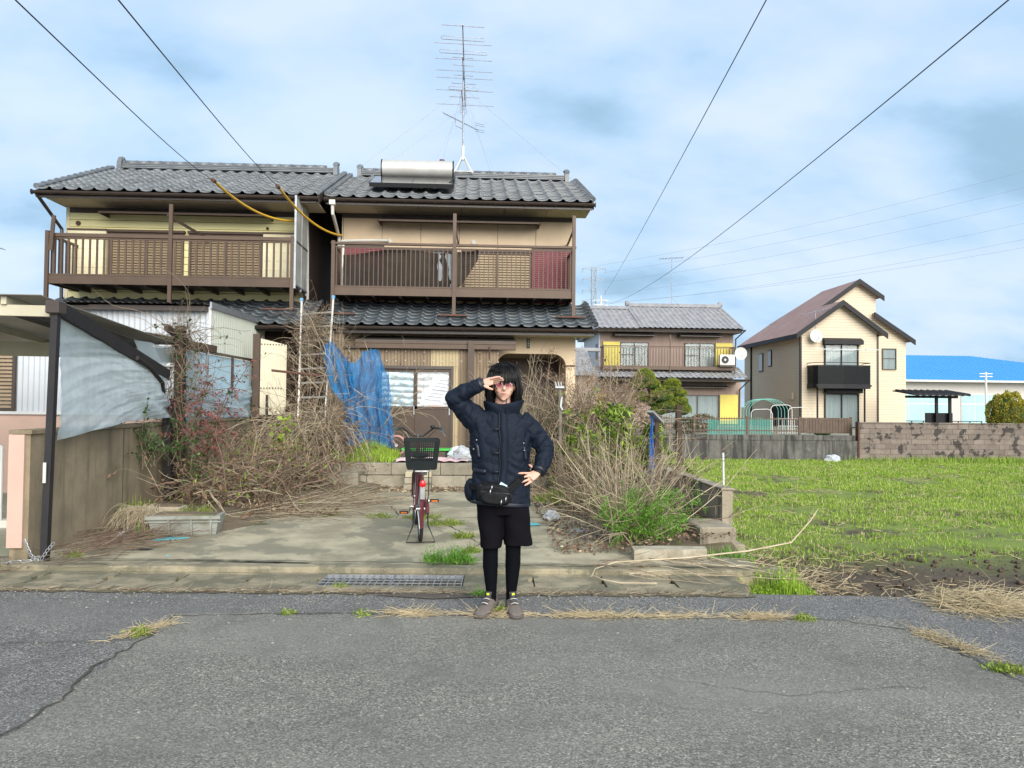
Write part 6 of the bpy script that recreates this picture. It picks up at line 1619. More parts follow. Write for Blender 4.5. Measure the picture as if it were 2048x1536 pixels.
# fallen branches over the gutter end
Pn = wander(R_, np.stack([R_.uniform(1.0, 2.4, 60), R_.uniform(6.4, 7.05, 60), R_.uniform(.03, .12, 60)], 1), np.stack([R_.normal(1, .3, 60), R_.normal(-.05, .35, 60), R_.normal(.02, .08, 60)], 1), R_.uniform(.2, .8, 60), 9, .08, .03, .012)
props(obj('fallen_branches', tubes_mesh('fallen_branches', Pn, taper(60, 9, R_.uniform(.002, .0055, 60), .0015), [M_twig, M_twig2], 4, R_.integers(0, 2, 60))), 'bundle of fallen dry branches across the end of the gutter', 'branches', None, 'stuff')
o = MB().tube([(1.0, 6.50, .03), (1.05, 6.62, .07), (1.25, 6.75, .10), (1.9, 6.80, .13), (2.5, 6.95, .16), (2.95, 7.05, .22), (3.2, 7.2, .40), (3.32, 7.3, .50)], [.004, .005, .007, .008, .008, .007, .006, .003], 6).build('fallen_branch', M_twig, None, True); props(o, 'long pale fallen branch curving up over the field edge', 'branch')
o = MB().tube([(1.02, 6.52, .03), (1.06, 6.30, .05), (1.2, 6.22, .04), (1.5, 6.25, .03)], .006, 5).build('fallen_branch', M_twig, None, True); props(o, 'short hooked pale branch lying on the gutter covers', 'branch')

# ---- the field: young grass, straw and stubble
n = 240000
u_ = R_.random(n) ** .62; Y = 6.3 + 21.6 * u_; X = 2.75 + R_.random(n) ** .9 * (Y * .72 + 1.2)
dens = np.array([mnoise.noise((a * .55, b * .55, 2.0)) for a, b in zip(X[:n], Y[:n])]); fine = np.array([mnoise.noise((a * 2.6, b * 2.6, 7.0)) for a, b in zip(X, Y)])
thr = np.clip((11.2 - Y) / 3.4, 0, 1) * np.clip(1.25 - (X - 3) / 9, .35, 1.2) * .85 - .19 - np.clip((Y - 20) / 8, 0, 1) * .2
keep = (dens * .8 + fine * .55 > thr) ; X, Y = X[keep], Y[keep]; n = len(X)
sc = 1 + np.clip((Y - 9) / 14, 0, 1) * .9
o = obj('field_grass', blades_mesh('field_grass', np.stack([X, Y, fz(X, Y) - .01], 1), .066 * sc ** .6 * R_.uniform(.3, 1.3, n), .008 * sc, [M_grass2, M_grass, M_straw], R_, .55, R_.choice(3, n, p=[.62, .28, .10]))); props(o, 'young green grass covering the fallow field', 'grass', None, 'stuff')
n = 20000; u_ = R_.random(n) ** .7; Y = 6.4 + 20 * u_; X = 2.95 + R_.random(n) * (Y * .7 + 1)
ww = np.array([mnoise.noise((a * .7, b * .7, 5.0)) for a, b in zip(X, Y)]); keep = R_.random(n) < np.clip(.22 + ww * 1.1 + np.clip((9.8 - Y) / 3, 0, 1) * .5, .03, 1); X, Y = X[keep], Y[keep]; n = len(X); a_ = R_.uniform(0, 6.28, n)
P_ = wander(R_, np.stack([X, Y, fz(X, Y) + R_.uniform(.0, .05, n)], 1), np.stack([np.cos(a_), np.sin(a_), R_.normal(0, .18, n)], 1), R_.uniform(.06, .26, n), 4, .15, .0)
props(obj('field_straw', tubes_mesh('field_straw', P_, taper(n, 4, R_.uniform(.003, .006, n), .002), M_straw)), 'scattered rice straw on the field soil', 'straw', None, 'stuff')
n = 900; X = R_.uniform(2.95, 9, n); Y = R_.uniform(6.3, 10.5, n); bsz = R_.uniform(.012, .045, n)
clod = MB()
for k in range(n):
    clod.sphere((X[k], Y[k], float(fz(X[k], Y[k])) + bsz[k] * .2), bsz[k], bsz[k] * R_.uniform(.6, 1.3), bsz[k] * R_.uniform(.5, .9), 5, 4)
clod.build('soil_clods', mat('dark_clod', (.085, .062, .042), .97, (.125, .095, .066), 20, .8, 1.0, 60), field)['kind'] = 'stuff'
# stubble strip next to the bank, straw beds
n = 420; X = R_.normal(3.45, .42, n); Y = R_.normal(8.4, .6, n); a_ = R_.uniform(0, 6.28, n); keep = X > 2.95; X, Y, a_ = X[keep], Y[keep], a_[keep]; n = len(X)
P_ = wander(R_, np.stack([X, Y, fz(X, Y) + R_.uniform(.0, .10, n)], 1), np.stack([np.cos(a_), np.sin(a_), R_.normal(.05, .2, n)], 1), R_.uniform(.12, .4, n), 5, .2, .03)
props(obj('straw_bed', tubes_mesh('straw_bed', P_, taper(n, 5, R_.uniform(.003, .006, n), .002), M_straw)), 'loose bed of rice straw at the near corner of the field', 'straw', None, 'stuff')
# straw heap at the road edge
n = 1100; X = R_.normal(3.72, .17, n); Y = 5.60 + R_.normal(0, .14, n) - (X - 3.8) * .12; Zr = np.abs(R_.normal(0, .042, n)) * np.exp(-((X - 3.75) / .45) ** 2); a_ = R_.normal(.0, .9, n)
P_ = wander(R_, np.stack([X, Y, .01 + Zr], 1), np.stack([np.cos(a_), np.sin(a_), R_.normal(-.02, .06, n)], 1), R_.uniform(.12, .36, n), 7, .22, .07, .006)
props(obj('straw_heap', tubes_mesh('straw_heap', P_, taper(n, 7, R_.uniform(.0018, .0035, n), .0012), M_straw)), 'heap of pale straw at the edge of the asphalt by the field', 'straw', None, 'stuff')
n = 500; X = R_.uniform(4.2, 9.5, n); Y = 5.80 + R_.normal(0, .10, n) - (X - 4) * .03; a_ = R_.normal(0, .5, n)
P_ = wander(R_, np.stack([X, Y, R_.uniform(.01, .05, n)], 1), np.stack([np.cos(a_), np.sin(a_), R_.normal(0, .1, n)], 1), R_.uniform(.15, .5, n), 6, .2, .03, .006)
props(obj('straw_strip', tubes_mesh('straw_strip', P_, taper(n, 6, .003, .0015), M_straw)), 'thin strip of straw along the road edge beyond the heap', 'straw', None, 'stuff')
# dry grass along the seam of the asphalt
def seam_y(x): return 5.44 - .045 * (x + .64)
def tuft(x, w, n, m, lab, y=None, h=.06, ang=0.0, wy=.03):
    X = R_.normal(x, w, n); Y = (seam_y(X) if y is None else y + (X - x) * math.tan(ang)) + R_.normal(0, wy, n); a_ = R_.normal(0, .7, n) + np.where(R_.random(n) < .5, 0, np.pi) + ang
    P_ = wander(R_, np.stack([X, Y, R_.uniform(.004, .02, n)], 1), np.stack([np.cos(a_), np.sin(a_), np.abs(R_.normal(0, .3, n))], 1), h * 2.2 * R_.uniform(.4, 1.2, n), 5, .2, .10, .005)
    props(obj('dry_grass_tuft', tubes_mesh('dry_grass_tuft', P_, taper(n, 5, .0022, .001), m)), lab, 'dry grass', None, 'stuff')
for (x, w, n, lab) in ((-.42, .10, 190, 'dry grass tuft in the asphalt seam, leftmost long one'), (.16, .12, 200, 'dry grass tuft in the asphalt seam under the shoes'), (.85, .17, 260, 'dry grass tuft in the asphalt seam just right of the person'), (1.45, .17, 130, 'thin dry grass in the asphalt seam midway to the field corner'), (2.02, .10, 220, 'dry grass tuft in the asphalt seam at its right end')): tuft(x, w, n, M_straw, lab)
tuft(-2.08, .05, 150, [M_straw], 'yellow grass tuft at the corner of the left asphalt crack', 5.08, .06, 1.0, .05)
tuft(2.98, .05, 240, M_straw, 'dry grass tuft on the seam at the road corner by the straw heap', 4.72, .06, -1.2, .12)
weed('seam_weed', 3.02, 4.25, .1, 260, .05, .008, M_weed, 'low green weeds on the seam at the right picture edge', .004)
weed('seam_weed', -2.09, 5.0, .07, 160, .06, .008, M_weed, 'low green weeds in the left asphalt crack', .004)
weed('seam_weed', -1.28, 5.46, .06, 70, .04, .008, M_weed, 'tiny green weed in the seam below the gutter', .004)
weed('seam_weed', -.75, 5.45, .09, 70, .04, .008, M_weed, 'tiny green weed in the seam left of the dry tufts', .004)
weed('seam_weed', 2.3, 5.28, .09, 110, .05, .008, M_weed, 'green weed among the dry seam grass at its right end', .004)
# grass along the far wall
n = 5000; X = R_.uniform(13.5, 26, n); Y = R_.uniform(26.6, 27.9, n); keep = R_.random(n) < np.clip((X - 13) / 6, .2, 1); X, Y = X[keep], Y[keep]
o = obj('wall_foot_grass', blades_mesh('wall_foot_grass', np.stack([X, Y, -.52 + 0 * X], 1), .32 * R_.uniform(.3, 1.1, len(X)), .02, M_grass2, R_, .4)); props(o, 'taller grass along the foot of the block wall', 'grass', None, 'stuff')
Pn, Rn = tangle(R_, (22.6, 27.4, -.2), (.8, .4, .35), 260, 1.6, (.012, .006), 10, .3, .4, .05, -.5)
props(obj('dead_weeds', tubes_mesh('dead_weeds', Pn, Rn, M_straw)), 'heap of dead weeds against the block wall at the right edge', 'weeds')

# ---- niwaki pine and round shrub beyond the field
M_pine = mat('pine_needle', (.12, .17, .022), .7, (.25, .27, .03), 2.2, .8, island=.4)
PN = thing('niwaki_pine', 'cloud-pruned pine with rounded pads in front of the brown house', 'tree', (7.9, 33, .34))
pads = [(7.35, 33, 2.75, .50, .30), (7.15, 33.1, 2.40, .42, .24), (7.65, 32.9, 2.42, .40, .22), (8.55, 33, 2.45, .42, .20), (8.45, 33, 2.22, .50, .16), (8.75, 33, 2.05, .50, .20), (8.05, 32.9, 1.95, .62, .30), (7.75, 33.2, 1.72, .45, .26), (8.75, 33, 1.70, .55, .22), (8.35, 32.9, 1.50, .55, .22), (9.0, 33, 1.35, .45, .25), (8.0, 33.1, 1.30, .42, .22), (7.2, 33.2, 1.85, .4, .2)]
ptr = MB(); ptr.tube([(7.9, 33.1, .3), (8.0, 33.1, .9), (7.75, 33.1, 1.5), (7.55, 33.05, 2.1), (7.35, 33, 2.7)], [.11, .10, .08, .06, .04], 8)
for (x, y, z, r1, r2) in pads: ptr.tube([(7.8, 33.1, min(z, 2.0) - .25), ((x + 7.8) / 2, y, z - r2 * .6), (x, y, z - r2 * .3)], [.05, .04, .025], 6)
ptr.build('trunk', M_oldwood, PN, True)
for (x, y, z, r1, r2) in pads:
    r1 *= .84; r2 *= .95; n = 2400; d = unit(R_.normal(size=(n, 3))); d[:, 2] = np.abs(d[:, 2]) * 1.0 - .25 * (R_.random(n) < .3)
    C = np.array([x, y, z - r2 * .35]) + d * np.array([r1, r1, r2 * 1.4]) * R_.uniform(.90, 1.04, n)[:, None]
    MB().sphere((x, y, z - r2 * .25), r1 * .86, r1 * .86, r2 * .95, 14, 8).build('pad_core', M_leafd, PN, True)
    C += np.array([0, 0, .03]) * np.sin(C[:, :1] * 21) * np.cos(C[:, 1:2] * 19)
    obj('foliage_pad', leaves_mesh('foliage_pad', C, d * .6 + np.array([0, 0, .6]) + R_.normal(0, .35, (n, 3)), .065, .028, M_pine, R_, None, 0), PN)
M_gold = mat('golden_thuja', (.36, .31, .025), .7, (.20, .185, .02), 4, .9, island=.35)
TS = thing('golden_shrub', 'rounded golden-green clipped conifer behind the block wall', 'shrub', (24.3, 34, .3))
n = 9000; d = unit(R_.normal(size=(n, 3))); bump_ = np.array([mnoise.noise((a * 3.3, b * 3.3, c * 3.3)) for a, b, c in d])
C = np.array([24.3, 34, 1.05]) + d * np.array([.86, .86, 1.2]) * (.94 + .22 * bump_ + R_.uniform(-.06, .02, n))[:, None]
C = C[C[:, 2] > .3]; obj('foliage', leaves_mesh('foliage', C, (C - np.array([24.3, 34, .6])) + R_.normal(0, .3, C.shape), .10, .05, M_gold, R_, None, 0), TS)
MB().tube([(24.3, 34, .3), (24.3, 34, 1.4)], .06, 6).build('trunk', M_oldwood, TS)
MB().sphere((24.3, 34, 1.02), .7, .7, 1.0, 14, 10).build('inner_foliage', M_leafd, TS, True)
# ================================================================== bicycle, seen from behind
M_maroon = mat('maroon_bike_paint', (.13, .022, .028), .3, (.10, .018, .022), 8, .6, coat=.4, spec=.5)
M_rubber = mat('tyre_rubber', (.018, .018, .02), .85, (.03, .03, .03), 20, .8)
M_chrome = mat('dull_chrome', (.55, .55, .56), .3, (.40, .38, .36), 20, .8, metal=.9)
M_basket = mat('dark_green_black_plastic', (.004, .008, .009), .6, (.007, .011, .011), 10, .8, spec=.25)
M_refl = mat('red_reflector', (.55, .012, .015), .2, coat=.5)
M_orange = mat('orange_reflector', (.60, .16, .02), .25)
M_tread = M_rubber
BO = Vector((-.545, 7.97, float(dz1(-.545, 7.97)) - .004)); BA = math.radians(6.5)
BK_ = thing('bicycle', 'maroon city bicycle with a black rear basket standing on the driveway', 'bicycle', BO)
_ca, _sa = math.cos(BA), math.sin(BA)
def bl(p): return Vector((p[0] * _ca - p[1] * _sa, p[0] * _sa + p[1] * _ca, p[2]))   # heading turned to the left
def bpart(mb, name, m, par=None, smooth=True):
    mb.v = [tuple(bl(p) + BO) for p in mb.v]; return mb.build(name, m, par or BK_, smooth)
def bt(pts, r, name, m, par=None, n=8): return bpart(MB().tube(pts, r, n), name, m, par)
def wheel(y, steer=0.0):
    c = (0, y, .33)
    def ring(r, rad, nn=40): return [(steer * 0, y + r * math.cos(2 * math.pi * k / nn), .33 + r * math.sin(2 * math.pi * k / nn)) for k in range(nn)]
    t = bpart(MB().tube(ring(.312, 0), .019, 8, closed=True), 'wheel', M_tread)
    bpart(MB().tube(ring(.288, 0), [(.011, .010)] * 40, 6, closed=True), 'rim', M_chrome, t)
    bpart(MB().tube([(-.045, y, .33), (.045, y, .33)], .022, 10), 'hub', M_chrome, t)
    s_ = MB()
    for k in range(32):
        a_ = 2 * math.pi * k / 32; b_ = a_ + (.35 if k % 2 else -.35); sx = .03 if (k // 2) % 2 else -.03
        s_.tube([(sx, y + .02 * math.cos(a_), .33 + .02 * math.sin(a_)), (0, y + .285 * math.cos(b_), .33 + .285 * math.sin(b_))], .0012, 3)
    o = bpart(s_, 'spokes', M_chrome, t); o['kind'] = 'stuff'
wheel(0.0); wheel(1.09)
def fender(y, a0, a1, name):
    P = [(0, y + .345 * math.cos(math.radians(q)), .33 + .345 * math.sin(math.radians(q))) for q in np.linspace(a0, a1, 18)]
    return bpart(MB().tube(P, [(.006, .029)] * 18, 8), name, M_maroon)
f1 = fender(0, 75, 205, 'rear_mudguard'); fender(1.09, 20, 150, 'front_mudguard')
bpart(MB().box(-.022, .022, -.375, -.355, .47, .60, 0, .006), 'mudguard_tail', M_chrome, f1)
bpart(MB().sphere((0, -.365, .62), .032, .014, .042, 12, 8), 'reflector', M_refl)
# frame
bt([(0, .42, .30), (0, .30, .78)], .016, 'seat_tube', M_maroon)
bt([(0, .42, .30), (0, .62, .32), (0, .86, .66), (0, .90, .80)], .020, 'down_tube', M_maroon)
for sx in (-1, 1):
    bt([(sx * .055, 0, .33), (sx * .04, .25, .31), (sx * .02, .42, .30)], .010, 'chain_stay', M_maroon)
    bt([(sx * .055, 0, .33), (sx * .025, .30, .72)], .008, 'seat_stay', M_maroon)
    bt([(sx * .05, 1.09, .33), (sx * .05, .98, .60), (sx * .02, .93, .68)], .011, 'fork_blade', M_maroon)
bt([(0, .93, .66), (0, .865, .98)], .019, 'head_tube', M_maroon); bt([(0, .87, .95), (0, .85, 1.06)], .013, 'stem', M_chrome)
cg = MB(); cg.prism([(-.08, .36), (.0, .40), (.40, .38), (.52, .36), (.54, .28), (.46, .22), (.36, .22), (0, .27), (-.08, .30)], 'x', .055, .085); bpart(cg, 'chain_guard', M_maroon, None, False)
# handlebar sweeping out, up and back
hb = [(0, .85, 1.06)]
for sx in (-1, 1):
    P = [(0, .85, 1.045), (sx * .06, .87, 1.045), (sx * .13, .85, 1.10), (sx * .18, .78, 1.14), (sx * .235, .66, 1.135), (sx * .255, .58, 1.125)]
    h_ = bt(P, .011, 'handlebar', mat('dark_bar', (.04, .04, .042), .4, metal=.4))
    bt([(sx * .238, .66, 1.136), (sx * .262, .55, 1.124)], [.017, .016], 'grip', mat('grip_grey', (.05, .06, .06), .6), h_)
    bt([(sx * .205, .73, 1.13), (sx * .26, .70, 1.10), (sx * .285, .60, 1.055)], .006, 'brake_lever', M_chrome, h_)
    bt([(sx * .205, .73, 1.13), (sx * .12, .98, 1.02), (sx * .03, .98, .72)], .003, 'brake_cable', M_black, h_)
bpart(MB().sphere((.16, .80, 1.15), .028, .028, .022, 10, 6), 'bell', M_black)
# saddle, hidden mostly by the basket
sd = MB(); rings = []
for t, w_, h_ in ((0, .01, .01), (.03, .085, .05), (.10, .10, .06), (.17, .06, .05), (.24, .03, .045), (.28, .012, .02)):
    rings.append([(w_ * math.cos(q), .18 + t, .86 + h_ * .5 * math.sin(q)) for q in [2 * math.pi * k / 14 for k in range(14)]])
bpart(sd.loft(rings), 'saddle', M_black); bt([(0, .30, .76), (0, .295, .85)], .013, 'seat_post', M_chrome)
# carrier
for sx in (-1, 1):
    bt([(sx * .055, .24, .72), (sx * .07, .1, .735), (sx * .07, -.25, .735), (0, -.30, .735)], .006, 'carrier_rail', M_chrome)
    bt([(sx * .075, -.05, .735), (sx * .08, -.02, .5), (sx * .062, 0, .33)], .005, 'carrier_strut', M_black)
for y in (-.22, -.12, -.02, .08): bt([(-.07, y, .737), (.07, y, .737)], .004, 'carrier_bar', M_chrome)
# basket: rim, corner posts and a lattice on all sides
bk = obj('basket', MB().box(0, .001, 0, .001, 0, .001).mesh('basket', M_basket), BK_)
COL.objects.unlink(bk); bpy.data.objects.remove(bk)
def bq(u, v, side):
    """u along the side, v up; the basket widens upwards"""
    w0, w1, z0, z1 = .140, .170, .755, 1.05
    z = z0 + (z1 - z0) * v; w_ = w0 + (w1 - w0) * v; yb0, yb1 = -.17 - .02 * v, .11 + .02 * v
    if side == 0: return (-w_ + 2 * w_ * u, yb0, z)
    if side == 1: return (w_, yb0 + (yb1 - yb0) * u, z)
    if side == 2: return (w_ - 2 * w_ * u, yb1, z)
    return (-w_, yb1 + (yb0 - yb1) * u, z)
fl_ = MB().box(-.14, .14, -.17, .11, .745, .760); bkt = bpart(fl_, 'basket', M_basket, None, False)
for side in range(4):
    pl_ = MB(); nv = 15
    a_, b_ = [bq(0, v_, side) for v_ in (0, .28)], [bq(1, v_, side) for v_ in (0, .28)]
    pl_.add([a_[0], b_[0], b_[1], a_[1]] + [tuple(np.array(p) + np.array([0, .004, 0])) for p in (a_[0], b_[0], b_[1], a_[1])], [(0, 1, 2, 3), (7, 6, 5, 4), (0, 4, 5, 1), (3, 2, 6, 7)])
    for k in range(nv + 1): pl_.bar(bq(k / nv, .26, side), bq(k / nv, 1, side), .007, .007)
    for v_ in (.36, .48, .60, .72, .84): pl_.bar(bq(0, v_, side), bq(1, v_, side), .006, .007)
    bpart(pl_, 'lattice_side', M_basket, bkt, False)
    bpart(MB().bar(bq(0, .97, side), bq(1, .97, side), .014, .028), 'rim_band', M_basket, bkt, False)
    bpart(MB().bar(bq(0, 0, side), bq(0, 1, side), .020, .020), 'corner_post', M_basket, bkt, False)
for u_ in (.08, .92):
    bpart(MB().bar(bq(u_, .25, 0), bq(u_, 1, 0), .035, .006), 'corner_post', M_basket, bkt, False)
# stand, pedals
st_ = bt([(-.075, .0, .34), (-.075, -.02, .17), (-.145, -.115, .012), (.145, -.115, .012), (.075, -.02, .17), (.075, .0, .34)], .007, 'kickstand', M_black)
bt([(-.09, .42, .30), (.09, .42, .30)], .014, 'bottom_bracket', M_chrome)
for sx, yy, zz in ((1, .28, .38), (-1, .56, .22)):
    cr_ = bt([(sx * .085, .42, .30), (sx * .10, yy, zz)], .009, 'crank', M_chrome)
    pd = bpart(MB().box(min(sx * .11, sx * .205), max(sx * .11, sx * .205), yy - .035, yy + .035, zz - .014, zz + .014, 0, .004), 'pedal', M_black, cr_, False)
    bpart(MB().box(min(sx * .125, sx * .19), max(sx * .125, sx * .19), yy - .038, yy - .036, zz - .008, zz + .008), 'pedal_reflector', M_orange, cr_, False)
bpart(MB().tube([(.04, .40, .30), (.05, .40, .30)], .09, 20), 'chainring', M_chrome)
bpart(MB().tube([(0, -.02, .69), (.06, -.02, .70)], .02, 8), 'lock', M_chrome)
# ================================================================== the person
PO = Vector((.185, 5.50, .002))
PE = thing('person', 'person in a dark navy parka and black shorts saluting with one hand on the hip', 'person', PO)
def pobj(name, me, par=None):
    o = bpy.data.objects.new(name, me); COL.objects.link(o); o.parent = par or PE; WL[o.name] = PO.copy(); return o
def remesh(mb, voxel, sm=6, fac=.5):
    me = mb.mesh('tmp', M_black); o = bpy.data.objects.new('tmp', me); COL.objects.link(o)
    r = o.modifiers.new('r', 'REMESH'); r.mode = 'VOXEL'; r.voxel_size = voxel
    if sm: s_ = o.modifiers.new('s', 'SMOOTH'); s_.factor = fac; s_.iterations = sm
    dg = bpy.context.evaluated_depsgraph_get(); dg.update()
    out = bpy.data.meshes.new_from_object(o.evaluated_get(dg)); bpy.data.objects.remove(o); bpy.data.meshes.remove(me)
    return out
def finish(me, m, name, fn=None):
    n = len(me.vertices); co = np.empty(n * 3, np.float32); me.vertices.foreach_get('co', co); co = co.reshape(-1, 3)
    if fn is not None:
        nr = np.empty(n * 3, np.float32); me.vertices.foreach_get('normal', nr); nr = nr.reshape(-1, 3)
        co = co + nr * np.array([fn(p, q) for p, q in zip(co, nr)], np.float32)[:, None]
        me.vertices.foreach_set('co', co.ravel())
    me.materials.clear(); me.materials.append(m); me.name = name
    me.polygons.foreach_set('use_smooth', [True] * len(me.polygons)); me.update(); return me
M_skin = mat('skin', (.60, .36, .265), .5, (.54, .30, .22), 14, .6, .06, 300, spec=.4)
M_skin.node_tree.nodes['Principled BSDF'].inputs['Subsurface Weight'].default_value = .12
M_skin.node_tree.nodes['Principled BSDF'].inputs['Subsurface Radius'].default_value = (.012, .005, .003)
M_navy = mat('navy_nylon', (.0042, .0086, .0190), .72, (.0032, .0066, .0145), 5, .7, .25, 110, spec=.22)
M_navy2 = mat('navy_nylon_trim', (.004, .0075, .017), .5, (.005, .008, .017), 5, .7, .1, 150, spec=.5)
M_shorts = mat('black_wool', (.0050, .0045, .0065), .92, (.0060, .005, .0075), 30, .7, .2, 300, spec=.08)
M_legg = mat('black_knit', (.0026, .003, .005), .85, (.0035, .0035, .005), 40, .7, .1, 200, spec=.08)
M_hair = mat('black_hair', (.0045, .004, .005), .5, (.009, .007, .007), 12, .8, spec=.28, island=.5)
M_shoe = mat('taupe_mesh_fabric', (.135, .112, .098), .85, (.105, .088, .078), 40, .8, .3, 260)
M_sole = mat('grey_brown_sole', (.075, .062, .055), .85, (.10, .085, .075), 20, .8)
M_lime = mat('lime_tab', (.60, .68, .03), .6)
M_bag = mat('black_bag_nylon', (.0045, .0045, .0055), .7, (.008, .008, .009), 20, .8, .2, 220, spec=.2)
HX = .020   # head centre
# ---- body: one continuous surface from the head to the feet
b = MB()
b.sphere((HX, -.005, 1.652), .074, .092, .088, 20, 14)                       # skull
b.sphere((HX, -.033, 1.590), .069, .063, .070, 18, 12)                       # face
b.tube([(HX, -.045, 1.575), (HX, -.055, 1.540), (HX, -.062, 1.512)], [(.055, .060), (.048, .053), (.024, .032)], 14)   # jaw
b.sphere((HX, -.076, 1.513), .022, .014, .013, 10, 8)                        # chin
for s_ in (-1, 1):
    b.sphere((HX + s_ * .034, -.072, 1.577), .024, .022, .022, 12, 8)        # cheeks
    b.sphere((HX + s_ * .076, .0, 1.605), .012, .022, .032, 10, 8)           # ears
b.tube([(HX, -.088, 1.632), (HX, -.100, 1.606), (HX, -.114, 1.582), (HX, -.100, 1.571)], [.008, .009, .0125, .009], 10)  # nose
for s_ in (-1, 1): b.sphere((HX + s_ * .011, -.100, 1.576), .009, .009, .007, 8, 6)
b.tube([(HX - .04, -.080, 1.634), (HX, -.092, 1.636), (HX + .04, -.080, 1.634)], .011, 8)                                # brow
b.sphere((HX, -.091, 1.556), .026, .012, .006, 10, 6); b.sphere((HX, -.090, 1.546), .022, .012, .007, 10, 6)              # lips
b.tube([(HX, .01, 1.60), (HX - .004, .012, 1.52), (.01, .018, 1.42)], [.052, .053, .062], 14)                            # neck
b.tube([(.01, .01, 1.42), (.0, .01, 1.30), (.0, .01, 1.10), (.0, .01, .95), (.02, .01, .84)], [(.10, .07), (.13, .10), (.12, .10), (.13, .10), (.13, .10)], 18)
b.tube([(-.13, .01, 1.36), (-.24, -.02, 1.43), (-.325, -.05, 1.495), (-.23, -.085, 1.57), (-.135, -.112, 1.622)], [.055, .045, .042, .036, .027], 12)
b.tube([(.15, .01, 1.36), (.25, .02, 1.27), (.32, .03, 1.17), (.30, -.03, 1.08), (.262, -.085, .998)], [.055, .045, .042, .036, .027], 12)
for x0_, x1_, x2_ in ((-.07, -.062, -.052), (.10, .098, .090)):
    b.tube([(x0_, .01, .86), (x0_, .0, .68), (x1_, -.01, .47), (x1_, .012, .33), (x2_, .02, .12), (x2_, .0, .05)], [.075, .068, .046, .046, .027, .022], 12)
    b.tube([(x2_, .03, .045), (x2_ - .005, -.05, .035)], [.022, .016], 8)
def finger(base, d, up_, L, r, bend):
    base, d, up_ = Vector(base), Vector(d).normalized(), Vector(up_).normalized(); P = [base - d * .015, base]
    p = base; dd = d.copy()
    for k, f in enumerate((.45, .32, .23)):
        p = p + dd * (L * f); P.append(p.copy()); dd = (dd - up_ * bend).normalized()
    b.tube(P, [r * 1.05, r * 1.02, r * .98, r * .92, r * .74], 8); b.sphere(P[-1], r * .74, n=8, h=6)
# saluting hand: back of the hand up and towards the camera, fingers to the brow
W = Vector((-.135, -.112, 1.622)); dx = Vector((.955, -.16, .235)).normalized(); lat = Vector((.10, .72, -.55)).normalized(); nrm = dx.cross(lat).normalized()
if nrm.z < 0: nrm = -nrm
pc = W + dx * .045
b.tube([W - dx * .01, W + dx * .02, W + dx * .055, W + dx * .078], [(.024, .019), (.036, .016), (.041, .015), (.038, .012)], 12)
for k, (o_, L_) in enumerate(((-.030, .066), (-.010, .074), (.010, .070), (.029, .054))):
    finger(W + dx * .078 + lat * -o_, dx + lat * (-o_ * 1.0), nrm, L_, .0088, .10 + .02 * k)
finger(W + dx * .02 + Vector((0, -.022, -.028)), Vector((.86, -.30, -.36)), nrm, .058, .0098, -.05)
# hand on the hip, fingers spread over the jacket
W = Vector((.262, -.085, .998)); dx = Vector((-.78, -.42, -.42)).normalized(); lat = Vector((-.34, .05, .80)).normalized(); nrm = Vector((-.12, -.9, .1))
b.tube([W - dx * .01, W + dx * .02, W + dx * .055, W + dx * .076], [(.024, .02), (.034, .018), (.040, .015), (.038, .013)], 12)
for k, (o_, L_) in enumerate(((.032, .064), (.011, .070), (-.011, .066), (-.031, .052))):
    finger(W + dx * .074 + lat * o_, dx + Vector((-.25, .22, .16)) + lat * (o_ * 9), nrm, L_, .0090, .08)
finger(W + dx * .02 + Vector((-.005, .03, .03)), Vector((-.55, .30, .45)), nrm, .05, .0098, 0)
me = remesh(b, .0038, 5, .5); pobj('body', finish(me, M_skin, 'body'))
# ---- face details
M_lip = mat('lip', (.42, .17, .15), .5)
lp = MB(); lp.tube([(HX - .024, -.094, 1.5535), (HX - .010, -.1035, 1.5515), (HX, -.1045, 1.5510), (HX + .010, -.1035, 1.5520), (HX + .025, -.094, 1.5555)], [.0015, .0033, .0036, .0033, .0015], 8)
pobj('lips', lp.mesh('lips', M_lip, True))
for s_ in (-1, 1):
    e = MB(); e.sphere((HX - .003 + s_ * .031, -.086, 1.610), .012, .007, .006, 10, 6); eo = pobj('eye', e.mesh('eye', M_white, True))
    e = MB(); e.sphere((HX - .003 + s_ * .031, -.0925, 1.610), .0052, .002, .0052, 10, 6); pobj('iris', e.mesh('iris', M_black, True), eo)
gl = MB()
for s_ in (-1, 1):
    gl.tube([(HX - .003 + s_ * .0315 + .0235 * math.cos(q), -.112, 1.610 + .0205 * math.sin(q)) for q in [2 * math.pi * k / 24 for k in range(24)]], .0012, 5, closed=True)
    gl.tube([(HX - .003 + s_ * .0545, -.112, 1.617), (HX + s_ * .072, -.10, 1.620), (HX + s_ * .080, -.01, 1.617)], .0012, 5)
gl.tube([(HX - .012, -.112, 1.617), (HX - .003, -.114, 1.620), (HX + .006, -.112, 1.617)], .0012, 5)
go = pobj('glasses', gl.mesh('glasses', M_chrome, True))
M_lens = mat('pink_red_lens', (.33, .055, .085), .08, alpha=.55, spec=.6)
for s_ in (-1, 1):
    l = MB(); l.add([(HX - .003 + s_ * .0315 + .0228 * math.cos(q), -.1122, 1.610 + .0198 * math.sin(q)) for q in [2 * math.pi * k / 24 for k in range(24)]], [tuple(range(24))]); pobj('lens', l.mesh('lens', M_lens), go)
